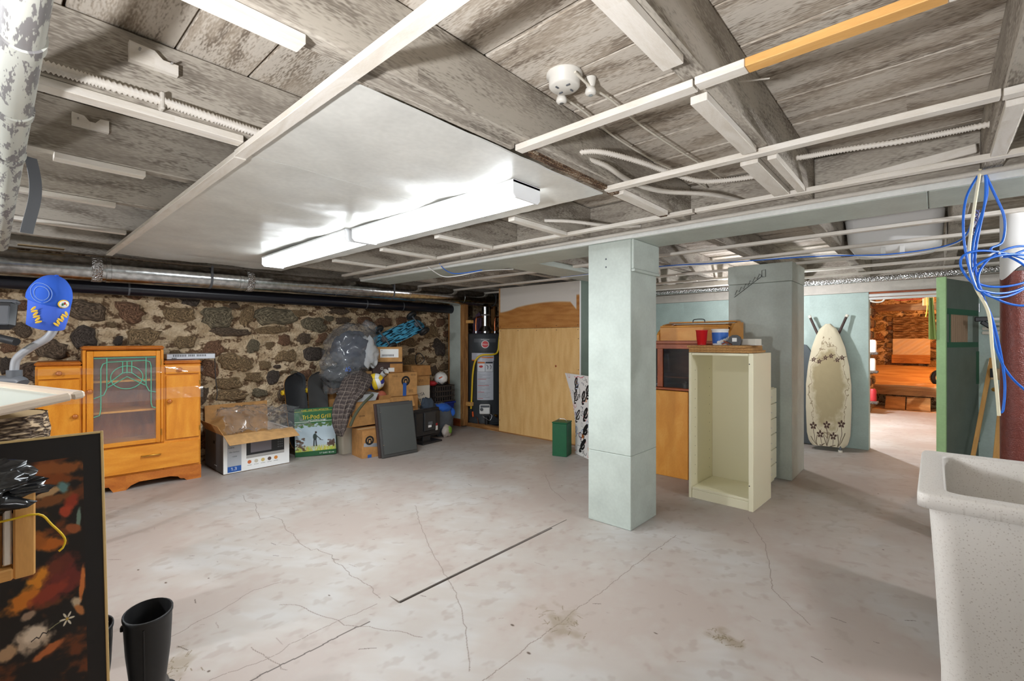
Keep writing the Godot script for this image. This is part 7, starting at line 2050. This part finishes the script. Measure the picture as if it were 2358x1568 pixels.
func trainer() -> void:
	var t := thing("elliptical_trainer", "grey elliptical trainer with a bent handlebar beside the china cabinet", "exercise machine", Vector3(-3.36, 0, 0.02))
	# handlebar: foam grip, steel bend, lower sleeve
	var bar := part(t, "handlebar", mb().tube(ribs([Vector3(0.125, 1.36, -0.205), Vector3(0.15, 1.29, -0.225), Vector3(0.155, 1.225, -0.23), Vector3(0.13, 1.165, -0.206), Vector3(0.066, 1.115, -0.15), Vector3(0.018, 1.065, -0.106), Vector3(0.005, 1.01, -0.096), Vector3(0.005, 0.93, -0.096)], 0.02), 0.0175, 16), M["silver paint"])
	part(bar, "grip", mb().tube([Vector3(0.115, 1.40, -0.2), Vector3(0.135, 1.34, -0.212), Vector3(0.146, 1.295, -0.222)], 0.02, 16), M["blackplastic"])
	part(t, "sleeve", mb().tube([Vector3(0.005, 1.005, -0.096), Vector3(0.005, 0.95, -0.096)], 0.029, 18), M["greyplastic"])
	part(t, "pivot_arm", mb().tube(ribs([Vector3(-0.16, 0.945, 0.1), Vector3(0.005, 0.95, -0.09), Vector3(0.035, 0.938, -0.12)], 0.02), 0.03, 14), M["greyplastic"])
	part(t, "swing_arm", mb().tube([Vector3(0.005, 0.95, -0.096), Vector3(0.04, 0.5, -0.1), Vector3(0.0, 0.2, -0.1)], 0.02, 12), M["silver paint"])
	part(t, "mast", mb().tube([Vector3(-0.18, 0.2, 0.14), Vector3(-0.16, 0.945, 0.12), Vector3(-0.12, 1.2, 0.1)], 0.035, 16), M["silver paint"])
	var c := part(t, "console", mb(Vector3(-0.06, 1.275, 0.02), deg_to_rad(75.0), -0.3).box(Vector3(0.26, 0.15, 0.05), Vector3.ZERO, 0.02), M["blackplastic"])
	part(c, "console_rim", mb(Vector3(-0.06, 1.275, 0.02), deg_to_rad(75.0), -0.3).box(Vector3(0.275, 0.03, 0.036), Vector3(0, 0.066, 0), 0.012), M["greyplastic"])
	part(c, "console_insert", mb(Vector3(-0.06, 1.275, 0.02), deg_to_rad(75.0), -0.3).box(Vector3(0.05, 0.1, 0.012), Vector3(0.085, -0.01, 0.026), 0.004), M["greyplastic"])
	var h := part(t, "fixed_bar", mb().tube([Vector3(-0.14, 1.22, 0.14), Vector3(0.02, 1.176, -0.0), Vector3(0.06, 1.165, -0.035)], 0.0145, 12), M["silver paint"])
	part(h, "grip", mb().tube([Vector3(0.03, 1.174, -0.01), Vector3(0.138, 1.143, -0.1)], 0.018, 14), M["blackplastic"])
	part(t, "drive_cover", mb(Vector3(-0.25, 0.3, 0.2), 0, 0, PI / 2).lathe([Vector2(0, -0.06), Vector2(0.24, -0.06), Vector2(0.26, -0.03), Vector2(0.26, 0.03), Vector2(0.24, 0.06), Vector2(0, 0.06)], 36), M["silver paint"])
	part(t, "base_rail", mb().span(Vector3(-0.3, 0.02, 0.1), Vector3(0.1, 0.07, 0.3), 0.01).span(Vector3(-0.05, 0.0, -0.28), Vector3(0.03, 0.05, 0.6), 0.01), M["greyplastic"])
	# cap over the grip
	cap()


func cap() -> void:
	var t := thing("baseball_cap", "royal blue cap with gold leaf peak hung over the trainer handle", "cap", Vector3(-3.235, 1.30, -0.19), deg_to_rad(78.0))
	# crown: a soft dome slumped over the grip, mouth down and forward
	var bx := Transform3D(Basis.from_euler(Vector3(0.35, 0.25, -0.18)), Vector3(0, 0.05, 0))
	var q := noise(171, 1.0, 2)
	var dome := func(o: float) -> MB:
		var g := mb()
		g.x = bx
		return g.grid(32, 12, func(a: float, b: float) -> Vector3:
			var f := a * TAU
			var p := b * 1.62
			var r := sin(p) * (1.0 + 0.05 * q.get_noise_2d(cos(f) * 2.0, sin(f) * 2.0 + p))
			return Vector3(cos(f) * r * (0.082 - o), cos(p) * (0.125 - o), sin(f) * r * (0.095 - o)), true, 0.002)
	part(t, "crown", dome.call(0.0), M["royal"])
	part(t, "button", mb(bx * Vector3(0, 0.127, 0)).ell(Vector3(0.008, 0.005, 0.008), Vector3.ZERO, 12, 8), M["royal"])
	var pk := mb()
	pk.x = bx
	pk.grid(16, 8, func(a: float, b: float) -> Vector3:
		var f := lerpf(-1.15, 1.15, a)
		var r0 := Vector3(sin(f) * 0.083, -0.004, cos(f) * 0.096)
		var out := Vector3(sin(f) * 0.074, -0.095 - 0.022 * cos(f), 0.104 + 0.02 * cos(f))
		return r0.lerp(out, b) + Vector3(0, 0, 0.012 * sin(b * PI)), false, 0.004)
	var peak := part(t, "peak", pk, mat("peak blue", rgb(62, 100, 208), 0.8))
	# two sprays of gold leaves on the peak
	var lf := mb()
	for s: float in [-1.0, 1.0]:
		for k in 6:
			var u := 0.1 + k * 0.055
			var p := Vector3(s * (0.068 - u * 0.1), -0.025 - k * 0.011, 0.106 + k * 0.0045)
			lf.x = bx * Transform3D(Basis.from_euler(Vector3(-0.2, 0, s * (0.5 + 0.5 * (k % 2)))), p)
			lf.ell(Vector3(0.005, 0.013, 0.0025), Vector3.ZERO, 10, 6)
	part(peak, "gold_leaf", lf, M["gold"])
	var bg := part(t, "badge", mb(bx * Vector3(0.04, 0.016, 0.09), 0.55, 0.2).ell(Vector3(0.022, 0.021, 0.005), Vector3.ZERO, 20, 10), M["gold"])
	part(bg, "badge_field", mb(bx * Vector3(0.0415, 0.016, 0.0935), 0.55, 0.2).ell(Vector3(0.018, 0.017, 0.004), Vector3.ZERO, 18, 10), M["white"])
	for k in 3:
		part(bg, "badge_mark", mb(bx * Vector3(0.043 + 0.007 * (k - 1), 0.016 + 0.006 * (k % 2), 0.0965 - 0.0035 * (k - 1)), 0.55, 0.2).ell(Vector3(0.004, 0.007, 0.003), Vector3.ZERO, 10, 6), [M["green"], M["deepred"], M["gold"]][k])
	var seal := mb()
	for rr2: float in [0.03, 0.042]:
		var ring := []
		for i in 28:
			var f := TAU * i / 28
			var d := Vector3(-0.042 + cos(f) * rr2 * 0.8, 0.045 + sin(f) * rr2, 0)
			var zz := 0.096 * sqrt(maxf(0.05, 1.0 - pow(d.x / 0.084, 2.0) - pow(maxf(0.0, d.y) / 0.127, 2.0)))
			ring.append(bx * Vector3(d.x, d.y, zz + 0.001))
		seal.tube(ring, 0.0011, 5, true)
	part(t, "printed_seal", seal, mat("seal print", rgb(150, 176, 214), 0.8))


func near_right() -> void:
	# laundry tub
	var t := thing("laundry_tub", "speckled white moulded laundry tub on its pedestal", "laundry tub", Vector3(0.27, 0, -1.425))
	var sp := noise(181, 1.0, 3)
	var tm := mat("tub resin", Color.WHITE, 0.45, 0.0, tx(img(256, 256, func(u: float, v: float) -> Color:
		var k := sp.get_noise_2d(u * 90.0, v * 90.0)
		return rgb(232, 228, 222).lerp(rgb(176, 166, 156), smoothstep(0.42, 0.62, k)))), 3.0)
	tm.uv1_triplanar = true
	var w := 0.59
	var d := 0.47
	var rings := [rr(w - 0.05, d - 0.03, 0.05, 0.0, 6), rr(w - 0.075, d - 0.05, 0.05, 0.3, 6), rr(w - 0.075, d - 0.05, 0.05, 0.45, 6), rr(w - 0.05, d - 0.035, 0.04, 0.7, 6), rr(w - 0.035, d - 0.03, 0.035, 0.82, 6), rr(w - 0.03, d - 0.026, 0.03, 0.834, 6)]
	part(t, "body", mb().loft(rings, true, false), tm)
	rings = [rr(w - 0.034, d - 0.03, 0.03, 0.832, 6), rr(w, d, 0.02, 0.831, 6), rr(w, d, 0.02, 0.853, 6), rr(w - 0.008, d - 0.008, 0.018, 0.86, 6), rr(w - 0.075, d - 0.06, 0.03, 0.86, 6), rr(w - 0.085, d - 0.07, 0.035, 0.853, 6), rr(w - 0.12, d - 0.1, 0.05, 0.6, 6), rr(w - 0.2, d - 0.16, 0.06, 0.54, 6)]
	part(t, "rim", mb().loft(rings, false, true), tm)
	part(t, "drain", mb(Vector3(0, 0.541, 0)).lathe([Vector2(0, 0.003), Vector2(0.04, 0.003), Vector2(0.044, 0.0), Vector2(0, 0.0)], 20), M["steel"])
	# hanging cables
	var hk := Vector3(0.135, 1.806, -2.55)
	t = thing("blue_cable_coil", "loose coil of blue data cable tied under the joists", "cable")
	var coil := [hk]
	for k in [Vector3(0.09, 1.69, -2.50), Vector3(0.085, 1.53, -2.49)]:
		coil.append(k)
	for i in 60:
		var f := -2.6 + TAU * i / 16.0
		var rx := 0.135 + 0.02 * sin(i * 0.31)
		var ry := 0.075 + 0.014 * cos(i * 0.23)
		coil.append(Vector3(0.2 + 0.74 * rx * cos(f) + 0.012 * sin(i * 0.5), 1.405 + ry * sin(f) + 0.028 * sin(i * 0.21) + 0.35 * rx * cos(f) * sin(i * 0.1), -2.59 - 0.66 * rx * cos(f) + 0.014 * cos(i * 0.7)))
	part(t, "coil", mb().tube(ribs(coil, 0.012), 0.0043, 7), M["blue"])
	part(t, "loop", mb().tube(ribs([hk + Vector3(0.004, 0, 0), Vector3(0.17, 1.72, -2.58), Vector3(0.2, 1.62, -2.60), Vector3(0.195, 1.53, -2.60), Vector3(0.16, 1.5, -2.56), Vector3(0.2, 1.47, -2.6), Vector3(0.27, 1.5, -2.66), Vector3(0.4, 1.53, -2.75)], 0.012), 0.0043, 7), M["blue"])
	part(t, "tie", mb().tube([Vector3(0.155, 1.475, -2.545), Vector3(0.18, 1.49, -2.565), Vector3(0.19, 1.465, -2.56)], 0.004, 6), M["white"])
	var drops := [
		["blue data cable hanging straight, cut end by the drain stack", "blue", [hk + Vector3(0.006, 0, 0.005), Vector3(0.15, 1.707, -2.56), Vector3(0.112, 1.523, -2.53), Vector3(0.113, 1.373, -2.53), Vector3(0.159, 1.257, -2.57), Vector3(0.186, 1.123, -2.59), Vector3(0.201, 0.99, -2.605), Vector3(0.197, 0.89, -2.6), Vector3(0.19, 0.873, -2.595)]],
		["blue data cable swinging out past the drain stack", "blue", [hk + Vector3(0.01, 0, 0), Vector3(0.145, 1.69, -2.552), Vector3(0.117, 1.45, -2.533), Vector3(0.155, 1.257, -2.566), Vector3(0.18, 1.107, -2.585), Vector3(0.221, 1.007, -2.62), Vector3(0.3, 0.92, -2.68), Vector3(0.42, 0.82, -2.7)]],
		["cream cable hanging lowest of the bundle", "cream", [hk + Vector3(-0.004, 0, 0.012), Vector3(0.11, 1.623, -2.515), Vector3(0.098, 1.457, -2.505), Vector3(0.117, 1.357, -2.52), Vector3(0.154, 1.257, -2.555), Vector3(0.165, 1.123, -2.565), Vector3(0.178, 0.957, -2.577), Vector3(0.184, 0.862, -2.583)]]]
	for e in drops:
		solo("hanging_cable", e[0], "cable", mb().tube(ribs(e[2], 0.012), 0.0042 if e[1] == "blue" else 0.0054, 8), M[e[1]], Vector3.ZERO, 0, "cables hanging from the joist")
	# twisted violet pairs farther back
	var tw := mb()
	for s in 4:
		var pts := []
		for i in 26:
			pts.append(Vector3(0.155 + 0.012 * sin(i * 0.9 + s * 1.6), 1.80 - i * 0.0055 - 0.0008 * i * s * 0.2, -3.3 - i * 0.028 + 0.012 * cos(i * 0.9 + s * 1.6)))
		tw.tube(ribs(pts, 0.012), 0.003, 5)
	solo("twisted_pairs", "frayed bundle of violet and white wires beside the door head", "cable", tw, mat("violet wire", rgb(104, 108, 168), 0.5))
